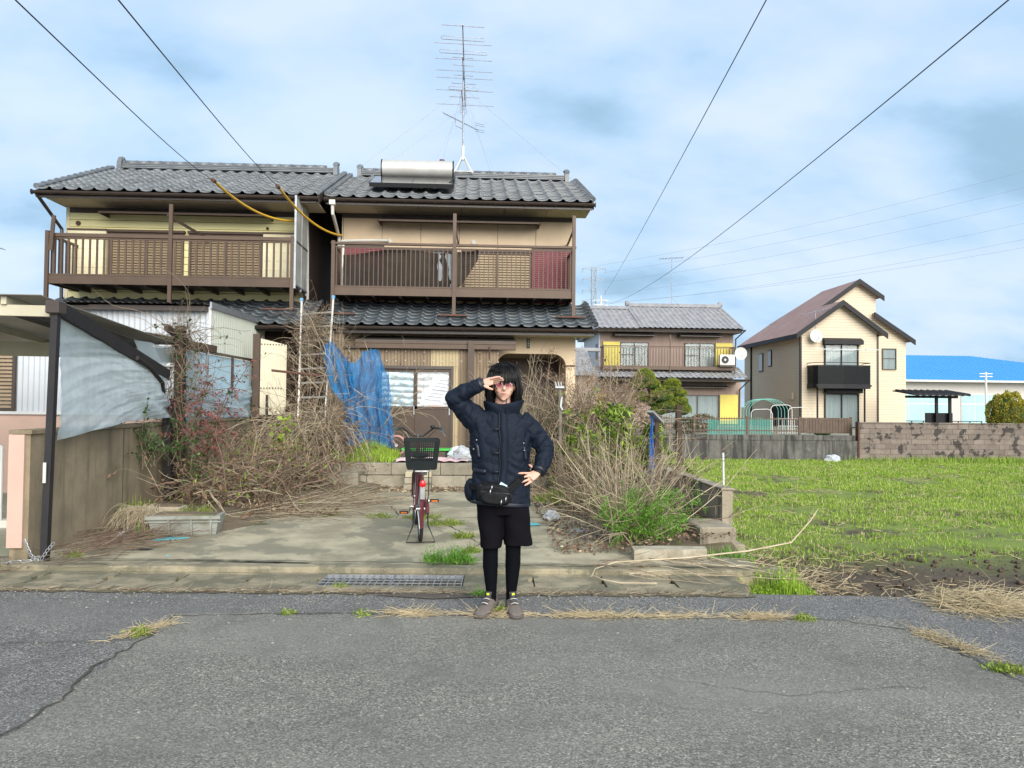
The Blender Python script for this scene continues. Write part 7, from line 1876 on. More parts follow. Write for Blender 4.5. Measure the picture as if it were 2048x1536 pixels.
# ---- hair: shaggy black bob with a full fringe
HC = np.array([HX, .0, 1.655]); hr = np.random.default_rng(3)
cap = MB(); cap.sphere((HX, .010, 1.664), .093, .100, .090, 22, 14)
capm = remesh(cap, .006, 2)
capo = pobj('hair', finish(capm, M_hair, 'hair', lambda p, q: .006 * mnoise.noise((p[0] * 40, p[1] * 40, p[2] * 25)) - (.03 if (p[1] < -.055 and p[2] < 1.662) else 0)))
N_ = 3400; az = hr.uniform(-np.pi, np.pi, N_); az = az + .05 * np.sin(az * 29); ph0 = np.arccos(1 - hr.random(N_) ** 1.0 * .80) * hr.uniform(.2, 1, N_); K = 10
front = np.abs(az) < 1.02; side = (np.abs(az) >= 1.02) & (np.abs(az) < 1.75)
zend = np.where(front, 1.636 + .013 * hr.normal(size=N_) + .008 * np.sin(az * 23) + .012 * np.abs(az), np.where(side, 1.512 + .030 * hr.normal(size=N_) + .012 * np.sin(az * 19), 1.505 + .025 * hr.normal(size=N_)))
off = hr.uniform(.0, .028, N_) * np.where(np.abs(az) < .9, .55, 1) ; P_ = np.zeros((N_, K, 3))
for k in range(K):
    t = k / (K - 1); Ltot = 1.45 + .0 * az
    ph = ph0 + t * (np.pi * .52 - ph0) * 1.0
    rx, ry, rz = .094 + off, .108 + off, .094 + off
    a2 = az + .25 * np.sin(az * 3 + off * 200) * t * .4
    X = rx * np.sin(np.minimum(ph, np.pi / 2)) * np.sin(a2); Y = -ry * np.sin(np.minimum(ph, np.pi / 2)) * np.cos(a2); Z = rz * np.cos(ph)
    P_[:, k] = HC + np.stack([X, Y, Z], 1)
# then let each strand fall to its end height
tt = np.linspace(0, 1, K)[None, :]; z0 = P_[:, -1, 2]
Pfall = np.zeros((N_, 7, 3)); e = P_[:, -1]
for k in range(7):
    t = k / 6; Pfall[:, k] = e; Pfall[:, k, 2] = z0 + (zend - z0) * t
    flare = np.where(front, -.02 * t * 0, .012 * math.sin(t * 2.6) - .010 * t * t + .010 * np.sin(az * 31) * t); Pfall[:, k, 0] += np.sin(az) * flare + .006 * np.sin(az * 17 + t * 5) * t; Pfall[:, k, 1] -= np.cos(az) * flare
ST = np.concatenate([P_[:, :-1], Pfall], 1); msk = (~front) | (zend < z0 - .002)
ST[:, :, 2] += (hr.normal(0, .003, (N_, 1)))
ST = np.where((front[:, None] & (ST[:, :, 2] < zend[:, None]))[..., None], np.stack([ST[:, :, 0], ST[:, :, 1], np.broadcast_to(zend[:, None], ST.shape[:2])], -1), ST)
Kt = ST.shape[1]; Rad = np.broadcast_to(np.concatenate([np.linspace(.0016, .0026, Kt - 4), [.0024, .0018, .0012, .0005]])[None, :], (N_, Kt))
pobj('hair_strands', tubes_mesh('hair_strands', ST, Rad, M_hair, 3), capo)
n2 = 420; a2 = hr.uniform(-np.pi, np.pi, n2); st2 = HC + np.stack([.09 * np.sin(a2) * .6, -.09 * np.cos(a2) * .6, .085 + 0 * a2], 1)
Pz = wander(hr, st2, np.stack([np.sin(a2), -np.cos(a2), .7 + 0 * a2], 1), hr.uniform(.03, .085, n2), 7, .35, .25); pobj('flyaway_strands', tubes_mesh('flyaway_strands', Pz, taper(n2, 7, .0012, .0004), M_hair, 3), capo)
# ---- jacket
def ell(cx, cy, cz, rx, ry, n=36, p=2.4, tilt=(0, 0)):
    out = []
    for k in range(n):
        a_ = 2 * math.pi * k / n; c, s_ = math.cos(a_), math.sin(a_)
        x = rx * math.copysign(abs(c) ** (2 / p), c); y = ry * math.copysign(abs(s_) ** (2 / p), s_)
        out.append((cx + x, cy + y, cz + tilt[0] * x + tilt[1] * y))
    return out
JR = [(.785, .002, .214, .160), (.83, .002, .218, .162), (.90, .004, .212, .158), (.98, .006, .205, .150), (1.07, .004, .210, .148), (1.16, -.002, .218, .146), (1.26, -.004, .214, .140), (1.33, .004, .198, .128), (1.38, .010, .165, .112), (1.42, .012, .125, .098), (1.45, .014, .10, .088)]
j = MB(); j.loft([ell(c, .01, z, rx, ry, tilt=(-.06 if z < 1 else 0, 0)) for z, c, rx, ry in JR])
SL = [[(-.135, .01, 1.335), (-.20, 0, 1.385), (-.265, -.02, 1.445), (-.322, -.045, 1.488), (-.335, -.06, 1.515), (-.30, -.07, 1.540), (-.22, -.09, 1.578), (-.135, -.112, 1.620)],
      [(.135, .01, 1.350), (.19, .01, 1.320), (.25, .015, 1.265), (.305, .025, 1.195), (.322, .025, 1.160), (.318, .0, 1.115), (.296, -.045, 1.055), (.268, -.080, 1.005)]]
SR = [[.108, .092, .079, .067, .064, .061, .056, .050], [.092, .084, .076, .071, .069, .066, .060, .053]]
for P, r in zip(SL, SR):
    PP = []; RR = []
    for k in range(len(P) - 1):
        for t in (0, .25, .5, .75): PP.append(Vector(P[k]).lerp(Vector(P[k + 1]), t)); RR.append(r[k] + (r[k + 1] - r[k]) * t)
    PP.append(Vector(P[-1])); RR.append(r[-1]); j.tube(PP, RR, 18)
me = remesh(j, .0068, 8, .5)
def sleeve_t(p):
    best = (9, 0)
    for q, P in enumerate(SL):
        acc = 0
        for k in range(len(P) - 1):
            a_, b_ = Vector(P[k]), Vector(P[k + 1]); ab = b_ - a_; t = max(0, min(1, (p - a_).dot(ab) / ab.length_squared)); d_ = (p - (a_ + ab * t)).length
            if d_ < best[0]: best = (d_, acc + ab.length * t)
            acc += ab.length
    return best
def wrinkle(p, q):
    v_ = Vector(p); n1 = mnoise.noise((v_.x * 9, v_.y * 9, v_.z * 4)); d = 0.0
    torso = abs(v_.x) < .17 and v_.z < 1.36
    if torso:
        d += .0055 * math.sin((v_.x * 9 + n1 * 1.3 + v_.z * 3) * 3.1) * (.5 + n1) + .006 * mnoise.noise((v_.x * 16, v_.y * 10, v_.z * 7))
        d += .007 * max(0, 1 - abs(v_.z - 1.02) / .12) * math.sin(v_.z * 95 + v_.x * 18 + n1 * 4) * .55
    else:
        dist, acc = sleeve_t(v_)
        d += .0042 * math.sin(acc * 78 + n1 * 5 + v_.y * 20) * (.35 + .65 * abs(math.sin(acc * 7))) + .007 * mnoise.noise((v_.x * 15, v_.y * 15, v_.z * 15)) + .004 * mnoise.noise((v_.x * 34, v_.y * 30, v_.z * 30))
    cr = 1 - abs(mnoise.noise((v_.x * 11 + v_.z * 5, v_.y * 6, v_.z * 7 - v_.x * 4))) ** .8; d -= .0042 * max(0, cr - .72) / .28
    cr = 1 - abs(mnoise.noise((v_.x * 17 - v_.z * 9 + 7, v_.y * 10, v_.z * 15))) ** .8; d -= .0026 * max(0, cr - .74) / .26
    return d + .002 * mnoise.noise((v_.x * 40, v_.y * 40, v_.z * 40))
me = finish(me, M_navy, 'jacket', wrinkle); JK = pobj('jacket', me)
def front_y(x, z):
    for (z0, c0, a0, b0), (z1, c1, a1, b1) in zip(JR[:-1], JR[1:]):
        if z0 <= z <= z1:
            t = (z - z0) / (z1 - z0); c, rx, ry = c0 + (c1 - c0) * t, a0 + (a1 - a0) * t, b0 + (b1 - b0) * t
            return .01 - ry * (max(0, 1 - abs((x - c) / rx) ** 2.4)) ** (1 / 2.4)
    return -.1
def strip(pts, w, t, n, name, m, par, off=.004):
    """a band laid on the jacket front along points (x, z)"""
    P = []
    for (a_, b_) in zip(pts[:-1], pts[1:]):
        for k in range(n): P.append((a_[0] + (b_[0] - a_[0]) * k / n, a_[1] + (b_[1] - a_[1]) * k / n))
    P.append(pts[-1]); V = []; Fc = []
    for i, p in enumerate(P):
        q0, q1 = P[max(0, i - 1)], P[min(len(P) - 1, i + 1)]; dx_, dz_ = q1[0] - q0[0], q1[1] - q0[1]; l = math.hypot(dx_, dz_) + 1e-9; nx_, nz_ = -dz_ / l * w / 2, dx_ / l * w / 2
        wob = .003 * math.sin(i * .9)
        for s_ in (-1, 1):
            x, z = p[0] + s_ * nx_ + wob, p[1] + s_ * nz_; y = front_y(x, min(max(z, .786), 1.449))
            V += [(x, y - off - t, z), (x, y + .01, z)]
        if i:
            k = i * 4; h = k - 4
            Fc += [(h, h + 2, k + 2, k), (h + 1, h, k, k + 1), (h + 2, h + 3, k + 3, k + 2)]
    Fc += [(0, 1, 3, 2), (k, k + 2, k + 3, k + 1)]
    s2 = MB(); s2.add(V, Fc); return pobj(name, s2.mesh(name, m, True), par)
strip([(.012, 1.43), (.022, 1.25), (.022, 1.05), (.012, .80)], .058, .006, 8, 'placket', M_navy, JK, .006)
strip([(-.018, 1.43), (-.008, 1.25), (-.008, 1.05), (-.018, .80)], .004, .010, 8, 'placket_seam', M_navy2, JK, .007)
for z in (1.30, 1.135, 1.005, .915):
    tg = MB(); y = front_y(-.03, z) - .016; tg.tube([(-.055, y, z), (-.012, y - .003, z + .004)], [.006, .006], 8); pobj('toggle', tg.mesh('toggle', M_black, True), JK)
strip([(-.175, 1.20), (-.15, 1.10)], .022, .006, 6, 'chest_pocket', M_navy2, JK, .005); strip([(.165, 1.18), (.185, 1.08)], .020, .006, 6, 'chest_pocket', M_navy2, JK, .005)
strip([(-.195, 1.01), (-.10, 1.005)], .030, .006, 6, 'pocket_flap', M_navy2, JK, .004)
for x, z in ((-.170, 1.225), (.160, 1.205), (.165, 1.155), (-.19, 1.16)):
    s2 = MB(); s2.sphere((x, front_y(x, z) - .012, z), .0055, .004, .0055, 8, 6); pobj('snap_button', s2.mesh('snap_button', M_steel, True), JK)
hm = MB(); hm.loft([ell(.002, .01, .792, .218, .164, tilt=(-.06, 0)), ell(.002, .01, .782, .220, .166, tilt=(-.06, 0)), ell(.002, .01, .768, .217, .163, tilt=(-.06, 0))], cap=False); pobj('hem_band', hm.mesh('hem_band', M_navy2, True), JK)
# flap of the jacket bulging out behind the bag, side of the hem
fp = MB(); fp.sphere((-.212, .0, .865), .042, .075, .085, 14, 10); fm = remesh(fp, .008, 3); pobj('side_flap', finish(fm, M_navy, 'side_flap', lambda p, q: .005 * mnoise.noise((p[0] * 20, p[1] * 20, p[2] * 12))), JK)
# stand-up collar
cl = MB(); rg = []
for (z, rx, ry, cy_) in ((1.395, .118, .105, .012), (1.425, .122, .108, .005), (1.455, .131, .113, .0), (1.482, .141, .118, -.002), (1.490, .139, .115, -.002), (1.475, .124, .102, -.001), (1.43, .106, .092, .004), (1.40, .098, .085, .01)):
    ring = ell(.018, cy_, z, rx, ry, 40, 2.2); out = []
    for (x, y, zz) in ring:
        a_ = math.atan2(y, x); rise = .018 * max(0, math.cos(a_ - 0.15)) + .012 * max(0, -math.cos(a_)) - .012 * max(0, -math.sin(a_)) ** 3
        fold = .007 * math.sin(a_ * 5 + z * 60) + .008 * math.sin(a_ * 2 + 1.0) * (z - 1.4) / .1; out.append((x + math.cos(a_) * fold, y + math.sin(a_) * fold, zz + rise * (z - 1.40) / .11 * 1.2))
    rg.append(out)
cl.loft(rg, cap=False); pobj('collar', cl.mesh('collar', M_navy, True), JK)
gp = MB(); gp.tube([(.03, -.102, 1.41), (.034, -.108, 1.47), (.036, -.106, 1.515)], .004, 6); pobj('collar_zip', gp.mesh('collar_zip', M_navy2, True), JK)
hd = MB(); hd.loft([ell(.015, .075, z, rx, ry, 24, 2) for z, rx, ry in ((1.36, .05, .03), (1.40, .115, .062), (1.45, .128, .07), (1.49, .11, .06), (1.50, .06, .03))]); hm2 = remesh(hd, .008, 4); pobj('hood', finish(hm2, M_navy, 'hood', lambda p, q: .006 * mnoise.noise((p[0] * 22, p[1] * 22, p[2] * 22))), JK)
for P, r in zip(SL, SR):   # cuffs
    d_ = (Vector(P[-1]) - Vector(P[-2])).normalized(); e_ = Vector(P[-1]); c = MB(); c.tube([e_ - d_ * .012, e_ + d_ * .004, e_ + d_ * .010, e_ + d_ * .004], [r[-1] * 1.0, r[-1] * .98, r[-1] * .86, r[-1] * .70], 18, cap=False); pobj('cuff', c.mesh('cuff', M_navy2, True), JK)
    c = MB(); c.tube([e_ - d_ * .02, e_ + d_ * .018], [.034, .032], 14); pobj('inner_cuff', c.mesh('inner_cuff', M_black, True), JK)
# ---- shorts, leggings, shoes
sh_ = MB(); sh_.loft([ell(.02, .01, z, rx, ry, 30, 2.3) for z, rx, ry in ((.90, .17, .13), (.82, .185, .14), (.74, .180, .14), (.70, .17, .13))])
sh_.loft([ell(cx, .0, z, rx, ry, 24, 2.2) for z, cx, rx, ry in ((.80, -.065, .10, .125), (.68, -.068, .092, .115), (.56, -.062, .082, .105), (.462, -.058, .074, .098))])
sh_.loft([ell(cx, .0, z, rx, ry, 24, 2.2) for z, cx, rx, ry in ((.80, .105, .10, .125), (.68, .118, .098, .115), (.56, .128, .100, .108), (.480, .136, .100, .104))])
sm_ = remesh(sh_, .007, 3); pobj('shorts', finish(sm_, M_shorts, 'shorts', lambda p, q: .004 * mnoise.noise((p[0] * 14, p[1] * 14, p[2] * 6)) + .002 * math.sin(p[2] * 40 + p[0] * 30)))
for x0_, x1_, x2_ in ((-.065, -.062, -.053), (.102, .099, .090)):
    lg = MB(); P = [(x0_, .0, .60), (x1_, -.006, .50), (x1_, .0, .42), (x1_, .014, .34), ((x1_ + x2_) / 2, .018, .24), (x2_, .02, .15), (x2_, .018, .10), (x2_, .016, .05)]
    PP = []; RR = []; rads = [.064, .057, .054, .055, .047, .038, .036, .037]
    for k in range(7):
        for t in (0, .2, .4, .6, .8): PP.append(Vector(P[k]).lerp(Vector(P[k + 1]), t)); RR.append(rads[k] + (rads[k + 1] - rads[k]) * t + .0014 * math.sin(len(PP) * 2.3) * (1 if k > 4 else .4))
    lg.tube(PP, RR, 18); pobj('leggings', lg.mesh('leggings', M_legg, True))
def shoe(x, yaw, label):
    ca, sa = math.cos(yaw), math.sin(yaw)
    def tr(u_, v_, z): return (x + u_ * ca - v_ * sa, -.0 + u_ * sa + v_ * ca, z)      # v: heel (+) to toe (-)
    S = [(.092, .022, .050, .092), (.075, .038, .052, .118), (.035, .045, .050, .120), (.0, .046, .046, .112), (-.045, .050, .040, .092), (-.095, .055, .034, .072), (-.145, .051, .027, .056), (-.178, .036, .022, .042), (-.192, .014, .020, .028)]
    rings = []
    for v_, w_, zc, h in S:
        ring = []
        for k in range(18):
            a_ = 2 * math.pi * k / 18; c, s_ = math.cos(a_), math.sin(a_); z = .016 + (h - .016) * (.5 + .5 * s_) if True else 0
            ring.append(tr(w_ * math.copysign(abs(c) ** .75, c) * (1 - .28 * max(0, s_)), v_, z))
        rings.append(ring)
    u = MB(); u.loft(rings); so = pobj('shoe', u.mesh('shoe', M_shoe, True)); so['label'] = label
    out = [(w_ * 1.06, v_ * 1.02) for v_, w_, _, _ in S]; pl_ = [(w_, v_) for w_, v_ in out] + [(-w_, v_) for w_, v_ in reversed(out)]
    s2 = MB(); rr2 = []
    for z, k_ in ((.0, .97), (.008, 1.02), (.020, 1.03), (.026, .99)): rr2.append([tr(a_ * k_, c_ * k_ - .003, z) for a_, c_ in pl_])
    s2.loft(rr2); pobj('sole', s2.mesh('sole', M_sole, True), so)
    tp = MB(); tp.loft([[tr(a_, v_, z) for a_ in (-w_, w_)] + [tr(a_, v_ - .006, z - .004) for a_ in (w_, -w_)] for v_, z, w_ in ((-.015, .150, .026), (-.025, .125, .024), (-.055, .104, .022), (-.09, .084, .016))]); pobj('tongue', tp.mesh('tongue', mat('dark_grey_fabric', (.05, .048, .05), .8), True), so)
    for k in range(4):
        v_ = -.03 - k * .02; z = .122 - k * .0105; l = MB(); l.tube([tr(-.026, v_, z - .008), tr(0, v_ - .004, z), tr(.026, v_, z - .008)], .0028, 5); pobj('lace', l.mesh('lace', M_offwhite if k % 2 else M_sole, True), so)
    t2 = MB(); t2.bar(tr(-.008, -.030, .134), tr(.010, -.033, .136), .008, .014); pobj('tab', t2.mesh('tab', M_lime), so)
    cb = MB(); cb.tube([tr(.034 * math.cos(q), .045 + .035 * math.sin(q), (.116) + .008 * math.sin(q)) for q in [2 * math.pi * k / 16 for k in range(16)]], .008, 6, closed=True); pobj('ankle_padding', cb.mesh('ankle_padding', M_sole, True), so)
    sp_ = MB()
    for sx in (-1, 1): sp_.tube([tr(sx * .040, .0, .03), tr(sx * .036, -.05, .055), tr(sx * .024, -.08, .066)], .003, 5)
    pobj('side_overlay', sp_.mesh('side_overlay', M_sole, True), so)
shoe(-.066, -.42, 'taupe running shoe turned outwards, on the bike side'); shoe(.096, .14, 'taupe running shoe pointing at the camera, on the field side')
# ---- waist bag (worn, a thing of its own)
WB = thing('waist_bag', 'black waist bag with zip pulls worn over the parka', 'bag', PO + Vector((-.05, -.2, .85)))
def wobj(name, me, par=None):
    o = bpy.data.objects.new(name, me); COL.objects.link(o); o.parent = par or WB; o.location = (PO - WL[WB.name]) if par is None else (0, 0, 0); WL[o.name] = PO.copy(); return o
bg = MB(); rings = []
for (yy, sc_, dz_) in ((-.145, .90, 0), (-.16, 1.0, 0), (-.195, 1.0, -.003), (-.222, .95, -.008), (-.238, .80, -.012)):
    ring = []
    for k in range(32):
        a_ = 2 * math.pi * k / 32; c, s_ = math.cos(a_), math.sin(a_)
        x = -.045 + .122 * sc_ * math.copysign(abs(c) ** .6, c); z = .868 + dz_ + (.070 if s_ > 0 else .080) * sc_ * math.copysign(abs(s_) ** .7, s_) - .10 * (x + .045) * .9
        ring.append((x, yy + .25 * abs(x + .045) ** 1.6, z))
    rings.append(ring)
bg.loft(rings); gm = remesh(bg, .006, 3); bgo = wobj('pouch', finish(gm, M_bag, 'pouch', lambda p, q: .0035 * mnoise.noise((p[0] * 25, p[1] * 25, p[2] * 25))))
bg = MB(); rings = []
for (yy, sc_) in ((-.225, .95), (-.245, 1.0), (-.258, .85)):
    ring = []
    for k in range(28):
        a_ = 2 * math.pi * k / 28; c, s_ = math.cos(a_), math.sin(a_); x = -.040 + .100 * sc_ * math.copysign(abs(c) ** .6, c); ring.append((x, yy + .2 * abs(x + .04) ** 1.6, .835 + .042 * sc_ * math.copysign(abs(s_) ** .7, s_) - .09 * (x + .04)))
    rings.append(ring)
bg.loft(rings); gm = remesh(bg, .006, 3); wobj('front_pocket', finish(gm, M_bag, 'front_pocket'))
for (x0_, z0_, x1_, z1_, y) in ((-.145, .920, .055, .905, -.232), (-.13, .880, .06, .864, -.252)):
    zp = MB(); zp.bar((x0_, y + .02, z0_), ((x0_ + x1_) / 2, y, (z0_ + z1_) / 2), .004, .007); zp.bar(((x0_ + x1_) / 2, y, (z0_ + z1_) / 2), (x1_, y + .02, z1_), .004, .007); wobj('zip', zp.mesh('zip', mat('zip_black', (.03, .03, .032), .35)))
for (x, z, y) in ((-.060, .925, -.246), (-.070, .898, -.252), (.035, .848, -.262), (.005, .830, -.268)):
    zp = MB(); zp.tube([(x, y, z), (x - .004, y - .004, z - .018), (x - .006, y - .002, z - .034)], [.003, .0048, .0035], 6); wobj('zip_pull', zp.mesh('zip_pull', M_chrome, True))
mk = MB(); mk.bar((-.005, -.205, .934), (.04, -.205, .908), .010, .022); wobj('mask', mk.mesh('mask', mat('pale_blue_paper', (.45, .62, .68), .7)))
stp = MB()
Ps_ = [(.055, -.195, .885), (.09, -.175, .915), (.135, -.155, .955), (.185, -.10, .985), (.222, -.01, .985), (.21, .10, .97), (.12, .172, .95), (0, .182, .93), (-.12, .168, .92), (-.212, .08, .91), (-.232, .0, .905), (-.21, -.08, .90), (-.15, -.16, .90)]
for a_, b_ in zip(Ps_[:-1], Ps_[1:]): stp.bar(a_, b_, .010, .042, 0, (0, 0, 1))
wobj('strap', stp.mesh('strap', M_bag)); bk_ = MB().box(.045, .075, -.205, -.185, .83, .862, 0, .004); wobj('buckle', bk_.mesh('buckle', M_black))
# ================================================================== small things around the lot
# end wall on the field side, with its lower step
EW = obj('end_wall', B(2.61, 2.72, 8.0, 15.0, -.6, .60).mesh('end_wall', M_rwall)); props(EW, 'low weathered concrete end wall between the driveway and the field', 'wall')
B(2.595, 2.735, 7.98, 15.0, .60, .62, .006).build('coping', M_rwall, EW)
B(2.24, 2.605, 7.55, 8.15, -.5, .28, .015).build('step_block', M_rwall, EW)
B(2.606, 2.715, 7.60, 7.995, -.6, .10, .01).build('lower_block', M_rwall, EW)
for y in (9.0, 10.2): B(2.602, 2.61, y, y + .012, .0, .6).build('wall_joint', M_crack, EW)
# aluminium ladder leaning on the lower eave
LD = thing('ladder', 'aluminium ladder leaning on the lower eave behind the bare vines', 'ladder', (-2.95, 13.9, .53))
M_ald = mat('worn_aluminium', (.46, .44, .40), .5, (.34, .32, .28), 8, .8, metal=.6)
lA, lB = Vector((-3.10, 13.65, .5)), Vector((-3.32, 14.8, 3.40)); rA, rB = Vector((-2.66, 13.65, .5)), Vector((-2.72, 14.8, 3.46))
MB().bar(lA, lB, .032, .055).build('rail', M_ald, LD); MB().bar(rA, rB, .032, .055).build('rail', M_ald, LD)
for k in range(1, 11):
    t = k / 11; MB().tube([lA.lerp(lB, t), rA.lerp(rB, t)], .019, 6).build('rung', M_ald, LD)
for q in (lB, rB): B(q.x - .025, q.x + .025, q.y - .035, q.y + .035, q.z, q.z + .06).build('rail_cap', mat('blue_plastic_cap', (.12, .32, .55), .5), LD)
o = MB().tube([(-3.5, 13.4, 2.02), (-2.6, 13.5, 1.93)], .022, 6).build('rusty_pipe', M_rust, None, True); props(o, 'rusty pipe lying across the ladder rungs', 'pipe')
# blue net
M_net = mat('blue_netting', (.022, .19, .46), .8, (.05, .29, .58), 4, .9, .4, 90, transl=.35, alpha=.72, spec=.1, stretch=(5, 5, .5))
def net(u, v):
    # draped curtain with pleats; u across, v up
    x = -2.30 + .78 * u + .14 * (1 - v) * (u - .3)
    prof = [(0, 2.30), (.12, 2.18), (.22, 2.20), (.38, 2.38), (.55, 2.42), (.70, 2.44), (.78, 2.36), (.86, 2.12), (1, 1.85)]
    for (a_, za), (b_, zb2) in zip(prof[:-1], prof[1:]):
        if a_ <= u <= b_: zt = za + (zb2 - za) * (u - a_) / (b_ - a_)
    zb_ = .72 + .05 * math.sin(u * 9) - .10 * u
    z = zb_ + (zt - zb_) * v
    y = 13.85 - .32 * math.sin(math.pi * min(1, u * 1.05)) * (1 - .6 * v) + .085 * math.sin(u * 30 + 3.2 * mnoise.noise((u * 4, v * 3, 1))) * (1.1 - .6 * v) + .05 * mnoise.noise((u * 16, v * 9, 5)) + .02 * mnoise.noise((u * 50, v * 20, 7))
    return (x + .06 * mnoise.noise((u * 5, v * 6, 8)), y, z + .05 * mnoise.noise((u * 22, 0, 3)) * v)
NET = sheet('blue_net', net, 110, 60, M_net, 'bright blue netting draped over a bare shrub in front of the tan house', 'net')
def net2(u, v):
    a_, b_ = Vector((-2.68, 14.05, 2.55)), Vector((-2.25, 13.85, 1.55)); p = a_.lerp(b_, u); w_ = .10 + .16 * math.sin(u * math.pi * .9)
    return (p.x + (v - .5) * w_ * 1.5, p.y + .05 * math.sin(v * 15 + u * 6), p.z + (v - .5) * w_ * .9 + .03 * mnoise.noise((u * 6, v * 5, 2)))
b_ = MB(); nu, nv = 30, 14
b_.add([net2(i / nu, k / nv) for i in range(nu + 1) for k in range(nv + 1)], [(i * (nv + 1) + k, (i + 1) * (nv + 1) + k, (i + 1) * (nv + 1) + k + 1, i * (nv + 1) + k + 1) for i in range(nu) for k in range(nv)])
b_.build('twisted_corner', M_net, NET, True)
# planter trough
M_plant = mat('grey_green_trough', (.27, .28, .25), .8, (.20, .20, .17), 4, .9, .2, 60, stain=(.14, .13, .08), sscale=3, sthr=(.55, .72))
PT = thing('planter', 'long grey concrete-look planter trough half covered by dry vines', 'planter', (-3.03, 8.35, .06))
zf = .055; tr_ = MB(); tr_.add([(-3.34, 8.22, zf), (-2.72, 8.30, zf), (-2.74, 8.52, zf), (-3.35, 8.45, zf), (-3.38, 8.18, zf + .22), (-2.68, 8.27, zf + .22), (-2.70, 8.56, zf + .22), (-3.39, 8.48, zf + .22)],
        [(3, 2, 1, 0), (0, 1, 5, 4), (1, 2, 6, 5), (2, 3, 7, 6), (3, 0, 4, 7), (4, 5, 6, 7)]); tr_.build('trough', M_plant, PT)
MB().bar((-3.40, 8.175, zf + .205), (-2.66, 8.262, zf + .205), .03, .035).build('rim', M_plant, PT); MB().bar((-3.40, 8.178, zf + .16), (-2.66, 8.265, zf + .16), .012, .012).build('rim_band', M_plant, PT)
for t in (.3, .62, .9): MB().bar((-3.36 + .66 * t, 8.196 + .08 * t, zf + .01), (-3.385 + .70 * t, 8.176 + .088 * t, zf + .2), .02, .014).build('rib', M_plant, PT)
B(-3.36, -2.72, 8.26, 8.50, zf + .19, zf + .235, .02).build('soil', M_earth, PT)
# second trough behind, mossy
PT = thing('mossy_trough', 'mossy grey trough behind the planter, against the wall', 'planter', (-3.6, 8.75, .06))
B(-3.85, -3.25, 8.72, 8.95, .05, .30, .012).build('trough', M_rwall, PT); B(-3.82, -3.28, 8.75, 8.92, .30, .315).build('moss', M_earth, PT)
# step blocks in front of the terrace
o = B(-2.28, -1.78, 11.95, 12.15, .14, .40, .01).build('step_block', M_block); props(o, 'single pale concrete block standing before the terrace', 'block')
o = B(-2.22, -1.58, 11.70, 11.95, .135, .20, .01).build('step_plank', mat('mossy_plank', (.13, .11, .065), .9, (.08, .08, .04), 6, .9, .3, 40)); props(o, 'mossy plank lying below the pale concrete block', 'plank')
SB = thing('block_stack', 'small stack of pale blocks used as a step behind the bicycle', 'blocks', (-.95, 12.0, .14))
for k in range(3): B(-1.08 + .01 * k, -.66, 11.93 + .03 * k, 12.24, .14 + k * .095, .228 + k * .095, .006).build('block', M_block if k < 2 else mat('pale_slab', (.42, .38, .27), .9, (.34, .30, .2), 5, .8), SB)
# rubbish on the terrace by the door
o = sheet('pink_blanket', lambda u, v: (-1.25 + 1.15 * u, 12.36 + .75 * v, .54 + .05 * abs(mnoise.noise((u * 6, v * 5, 3))) + .03 * math.sin(v * 9 + u * 4) ** 2), 40, 26, mat('faded_pink_cloth', (.52, .33, .34), .95, (.60, .50, .48), 3, .9), 'faded pink blanket spread over the terrace edge', 'blanket')
def crumple(name, x, y, z, rx, ry, rz, m, lab, cat, seed, vox=.02):
    c = MB(); c.sphere((0, 0, 0), rx, ry, rz, 22, 16); V = []
    for p in c.v:
        n_ = 1 + .38 * mnoise.noise((p[0] / rx * 1.6 + seed, p[1] / ry * 1.6, p[2] / rz * 1.6)) + .16 * mnoise.noise((p[0] / rx * 5 + seed, p[1] / ry * 5, p[2] / rz * 5))
        V.append((x + p[0] * n_, y + p[1] * n_, max(z, z + rz * .6 + p[2] * n_)))
    c.v = V; o = c.build(name, m); return props(o, lab, cat)
M_bagw = mat('white_plastic_bag', (.52, .54, .56), .5, (.42, .44, .47), 12, .8, transl=.2)
crumple('plastic_bag', -.17, 12.75, .54, .20, .16, .14, M_bagw, 'crumpled white plastic bag on the terrace near the door', 'bag', 1.3)
crumple('plastic_bag', -.28, 13.2, .54, .17, .12, .12, mat('pale_blue_bag', (.45, .58, .62), .5, (.62, .62, .50), 9, .8), 'pale blue and yellow bag on the terrace by the door', 'bag', 4.1)
crumple('plastic_bag', .93, 9.2, float(dz1(.93, 9.2)) - .004, .085, .06, .075, M_bagw, 'small white plastic bag on the driveway beside the shrub', 'bag', 7.7)
GB = thing('green_bench_board', 'green plastic board on short dark legs on the terrace', 'board', (-.75, 13.4, .53))
B(-1.25, -.35, 13.3, 13.6, .66, .70, .008).build('board', mat('green_plastic', (.06, .42, .06), .5, (.05, .34, .05), 6, .8), GB)
for x in (-1.15, -.5): B(x, x + .05, 13.35, 13.55, .525, .66).build('leg', M_black, GB)
WHL = thing('childs_bike_wheel', 'small pink wheel of a discarded toy bike by the brown door', 'toy bike', (-1.4, 14.2, .53))
MB().tube([(-1.42 + .17 * math.cos(q), 14.1, .71 + .17 * math.sin(q)) for q in [2 * math.pi * k / 24 for k in range(24)]], .02, 6, closed=True).build('wheel', mat('dusty_pink_plastic', (.46, .24, .22), .6), WHL, True)
MB().tube([(-1.42, 14.1, .71), (-1.62, 14.1, .98), (-1.85, 14.1, 1.0)], .016, 6).build('frame_tube', mat('dusty_pink_plastic', (.5, .3, .3)), WHL, True)
MB().tube([(-1.42, 14.08, .71), (-1.42, 14.12, .71)], .03, 10).build('hub', M_steel, WHL, True)
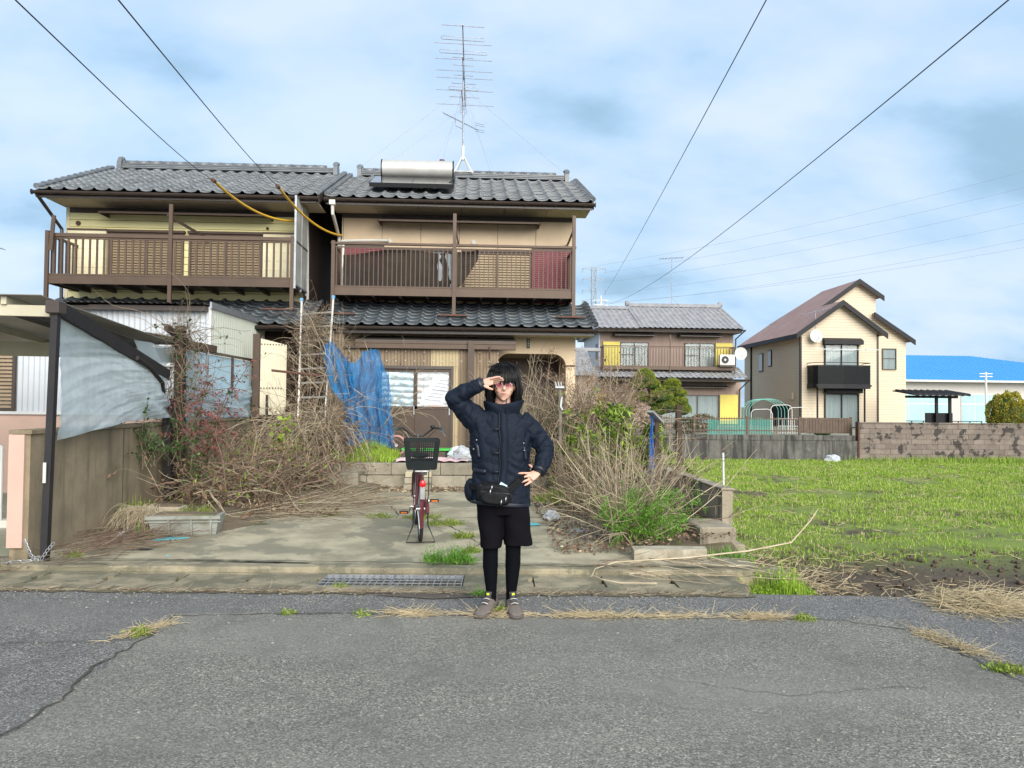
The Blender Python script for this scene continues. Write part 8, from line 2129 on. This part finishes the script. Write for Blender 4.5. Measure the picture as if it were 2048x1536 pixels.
# right side: bent metal post, blue board, brown post, white slab
MP = thing('metal_post', 'thin grey metal post with a bent bracket top beside the green shrub', 'post', (1.28, 11.5, .2))
M_gal = mat('dull_grey_post', (.22, .20, .165), .6, (.15, .135, .11), 7, .8, metal=.2)
MB().tube([(1.29, 11.5, .1), (1.28, 11.5, 1.5), (1.27, 11.5, 1.72), (1.24, 11.48, 1.76)], .03, 8).build('pole', M_gal, MP, True)
B(1.20, 1.33, 11.44, 11.56, 1.72, 1.76, .008).build('bracket', M_steel, MP)
for x in (1.21, 1.25, 1.29): MB().tube([(x, 11.45, 1.76), (x - .01, 11.44, 1.82)], .008, 6).build('prong', M_white, MP)
MB().tube([(1.30, 11.46, 1.60), (1.28, 11.45, 1.45), (1.31, 11.45, 1.40)], .015, 6).build('white_tie', M_white, MP)
BB = thing('blue_sheet_board', 'tilted board wrapped in torn blue sheet among the twigs by the end wall', 'board', (2.45, 10.5, .2))
MB().bar((2.40, 10.45, 1.40), (2.60, 10.65, 1.24), .11, .03).build('top_plank', M_ald, BB)
sheetm = MB(); nu, nv = 10, 20
sheetm.add([(2.40 + .10 * u_ + .05 * mnoise.noise((v_ * 4, u_, 3)), 10.48 + .12 * u_ + .03 * math.sin(u_ * 9 + v_ * 7), .15 + (1.22 - .10 * u_) * v_) for u_ in np.linspace(0, 1, nu + 1) for v_ in np.linspace(0, 1, nv + 1)], [(i * (nv + 1) + k, (i + 1) * (nv + 1) + k, (i + 1) * (nv + 1) + k + 1, i * (nv + 1) + k + 1) for i in range(nu) for k in range(nv)])
sheetm.build('blue_sheet', mat('bright_blue_sheet', (.015, .10, .36), .6, (.02, .15, .46), 8, .8, stain=(.16, .13, .10), sscale=6, sthr=(.52, .58)), BB, True)
MB().bar((2.52, 10.62, .1), (2.54, 10.62, 1.32), .06, .04).build('stake', M_oldwood, BB)
o = MB().bar((3.50, 13.0, -.5), (3.48, 13.0, 1.50), .09, .09).build('field_post', M_oldwood); props(o, 'square brown timber post standing at the field edge', 'post')
o = MB().tube([(4.6, 14, -.5), (4.58, 14, .62)], .022, 6).build('field_stake', M_white); props(o, 'thin white stake in the field before the retaining wall', 'stake')
b_ = MB(); P = [(1.48, 7.05), (1.55, 7.11), (1.66, 7.08), (1.80, 7.12), (1.95, 7.09), (2.08, 7.13), (2.18, 7.12), (2.20, 7.26), (1.85, 7.30), (1.5, 7.28)]
b_.prism(P, 'z', .05, .145); o = b_.build('broken_slab', mat('pale_broken_board', (.42, .385, .30), .9, (.26, .225, .16), 7, .9, .5, 50)); props(o, 'broken pale slab lying at the foot of the bare shrub', 'slab')
# flat litter
def flat(name, pts, m, lab, cat='litter', z=.006):
    b2 = MB(); n = len(pts); V = [(x, y, (max(0, float(dz1(x, y))) if y > 6.85 else .012) + z + .006 * math.sin(i * 2.1)) for i, (x, y) in enumerate(pts)]
    V += [(x, y, z_ - .004) for x, y, z_ in V]
    b2.add(V, [tuple(range(n)), tuple(range(2 * n - 1, n - 1, -1))] + [(i, n + i, n + (i + 1) % n, (i + 1) % n) for i in range(n)]); props(b2.build(name, m), lab, cat)
M_cyan = mat('cyan_plastic_sheet', (.10, .44, .52), .5, (.14, .52, .58), 8, .8)
flat('plastic_sheet', [(-3.28, 7.98), (-3.02, 7.99), (-2.93, 8.14), (-3.08, 8.15), (-3.14, 8.11)], M_cyan, 'flat cyan plastic sheet on the driveway in front of the planter')
flat('plastic_sheet', [(.62, 8.85), (.76, 8.84), (.78, 8.95), (.66, 9.02)], M_cyan, 'flat cyan plastic scrap beside the shorts of the person')
flat('dark_scrap', [(-3.22, 7.50), (-3.08, 7.48), (-3.05, 7.54), (-3.17, 7.57)], mat('dark_teal_scrap', (.02, .04, .05), .6), 'small dark scrap lying on the driveway near the wall')
flat('bottle_cap', [(-2.71, 6.96), (-2.68, 6.955), (-2.672, 6.985), (-2.70, 6.99)], M_cyan, 'tiny cyan scrap on the gutter lip', z=.055)
flat('newspaper', [(1.02, 8.45), (1.25, 8.40), (1.38, 8.55), (1.22, 8.68), (1.08, 8.62)], mat('wet_newspaper', (.46, .45, .42), .9, (.20, .20, .20), 30, .9), 'crumpled newspaper page at the foot of the shrub')
flat('newspaper', [(1.15, 8.08), (1.32, 8.05), (1.40, 8.18), (1.2, 8.22)], mat('wet_newspaper', (.46, .45, .42)), 'second newspaper scrap nearer the road')
crumple('paper_ball', -3.58, 8.05, .07, .05, .04, .045, M_bagw, 'small white paper ball by the foot of the wall', 'litter', 2.9)
crumple('styrofoam_lump', 12.9, 27.2, -.5, .28, .2, .17, M_bagw, 'white lump lying at the foot of the retaining wall', 'litter', 5.2)
# stones and leaves scattered on the asphalt and gutter
n = 700; X = R_.uniform(-5, 5, n); Y = 5.95 - .036 * X + R_.normal(0, .16, n); Y = np.where(R_.random(n) < .5, R_.uniform(2.4, 6, n), Y); pbl = MB()
for k in range(n):
    r_ = R_.uniform(.004, .011); pbl.sphere((X[k], Y[k], r_ * .5 + (.008 if Y[k] > 6.05 - .036 * X[k] else 0)), r_, r_ * .8, r_ * .6, 5, 4)
o = pbl.build('road_grit', mat('pale_grit', (.27, .255, .22), .9, (.17, .155, .13), 30, .9)); props(o, 'pale grit scattered along the gutter edge', 'grit', None, 'stuff')
# mortar lump strip between the asphalt and the gutter: dirt with dead grass
n = 900; X = R_.uniform(-5.5, 2.0, n); Y = 6.04 - .036 * X + R_.normal(0, .025, n); a_ = R_.normal(0, .6, n)
P_ = wander(R_, np.stack([X, Y, R_.uniform(.004, .02, n)], 1), np.stack([np.cos(a_), np.sin(a_), R_.normal(0, .1, n)], 1), R_.uniform(.03, .16, n), 5, .2, .02, .004)
props(obj('gutter_debris', tubes_mesh('gutter_debris', P_, taper(n, 5, .002, .001), [M_twig, M_deadleaf], 3, (R_.random(n) < .4).astype(int))), 'dead grass and dirt along the gutter edge', 'debris', None, 'stuff')
ribbon('dirt_strip', [(-6, 6.26), (-3, 6.15), (0, 6.035), (1.6, 5.98), (2.2, 5.95)], .16, .006, mat('gutter_dirt', (.10, .085, .05), .97, (.16, .14, .085), 12, .9, .8, 60), road, 12, .02)
ribbon('dirt_strip', [(-5, 6.98), (-2, 6.92), (1.4, 6.82), (2.6, 6.78)], .05, .068, mat('gutter_dirt', (.10, .085, .05)), gut, 13, .01)
P_ = [(-.75, 5.98), (-.3, 5.86), (.05, 5.92), (.2, 5.85), (.35, 5.95), (.1, 6.04), (-.5, 6.05)]
b_ = MB(); b_.add([(x, y, .007) for x, y in P_], [tuple(range(len(P_)))]); b_.build('worn_patch', mat('worn_patch', (.105, .085, .065), .95, (.075, .06, .048), 9, .9, .6, 70), road)
n = 500; X = R_.normal(-4.6, .35, n); Y = R_.normal(6.75, .12, n); a_ = R_.uniform(0, 6.28, n)
P_ = wander(R_, np.stack([X, Y, R_.uniform(.03, .10, n)], 1), np.stack([np.cos(a_), np.sin(a_), R_.normal(0, .1, n)], 1), R_.uniform(.06, .3, n), 5, .2, .05, .03)
props(obj('dry_litter', tubes_mesh('dry_litter', P_, taper(n, 5, .003, .0015), [M_twig2, M_deadleaf], 3, (R_.random(n) < .4).astype(int))), 'small heap of dry litter before the pink wall end', 'litter', None, 'stuff')
# chain round the tarp post
CH = thing('chain', 'galvanised chain looped round the foot of the tarp post', 'chain', (-3.8, 7.0, .05))
cp_ = [Vector(p) for p in ((-3.92, 6.96, .24), (-3.86, 6.95, .12), (-3.78, 6.94, .06), (-3.72, 6.95, .16), (-3.66, 6.96, .24))] ; cq = [Vector(p) for p in ((-3.80, 6.94, .10), (-3.86, 6.92, .075), (-3.98, 6.90, .07), (-4.15, 6.88, .03), (-4.3, 6.86, .03))]
for path in (cp_, cq):
    tot = []
    for a_, b_ in zip(path[:-1], path[1:]):
        n_ = max(1, int((b_ - a_).length / .032))
        for k in range(n_): tot.append((a_.lerp(b_, k / n_), (b_ - a_).normalized()))
    for i, (p, d) in enumerate(tot):
        s1 = d.cross(Vector((0, 1, 0))).normalized() if i % 2 else d.cross(Vector((0, 0, 1)).cross(d)).normalized()
        MB().tube([p + d * (.022 * math.cos(q)) + s1 * (.011 * math.sin(q)) for q in [2 * math.pi * k / 10 for k in range(10)]], .0035, 5, closed=True).build('link', M_steel, CH, True)
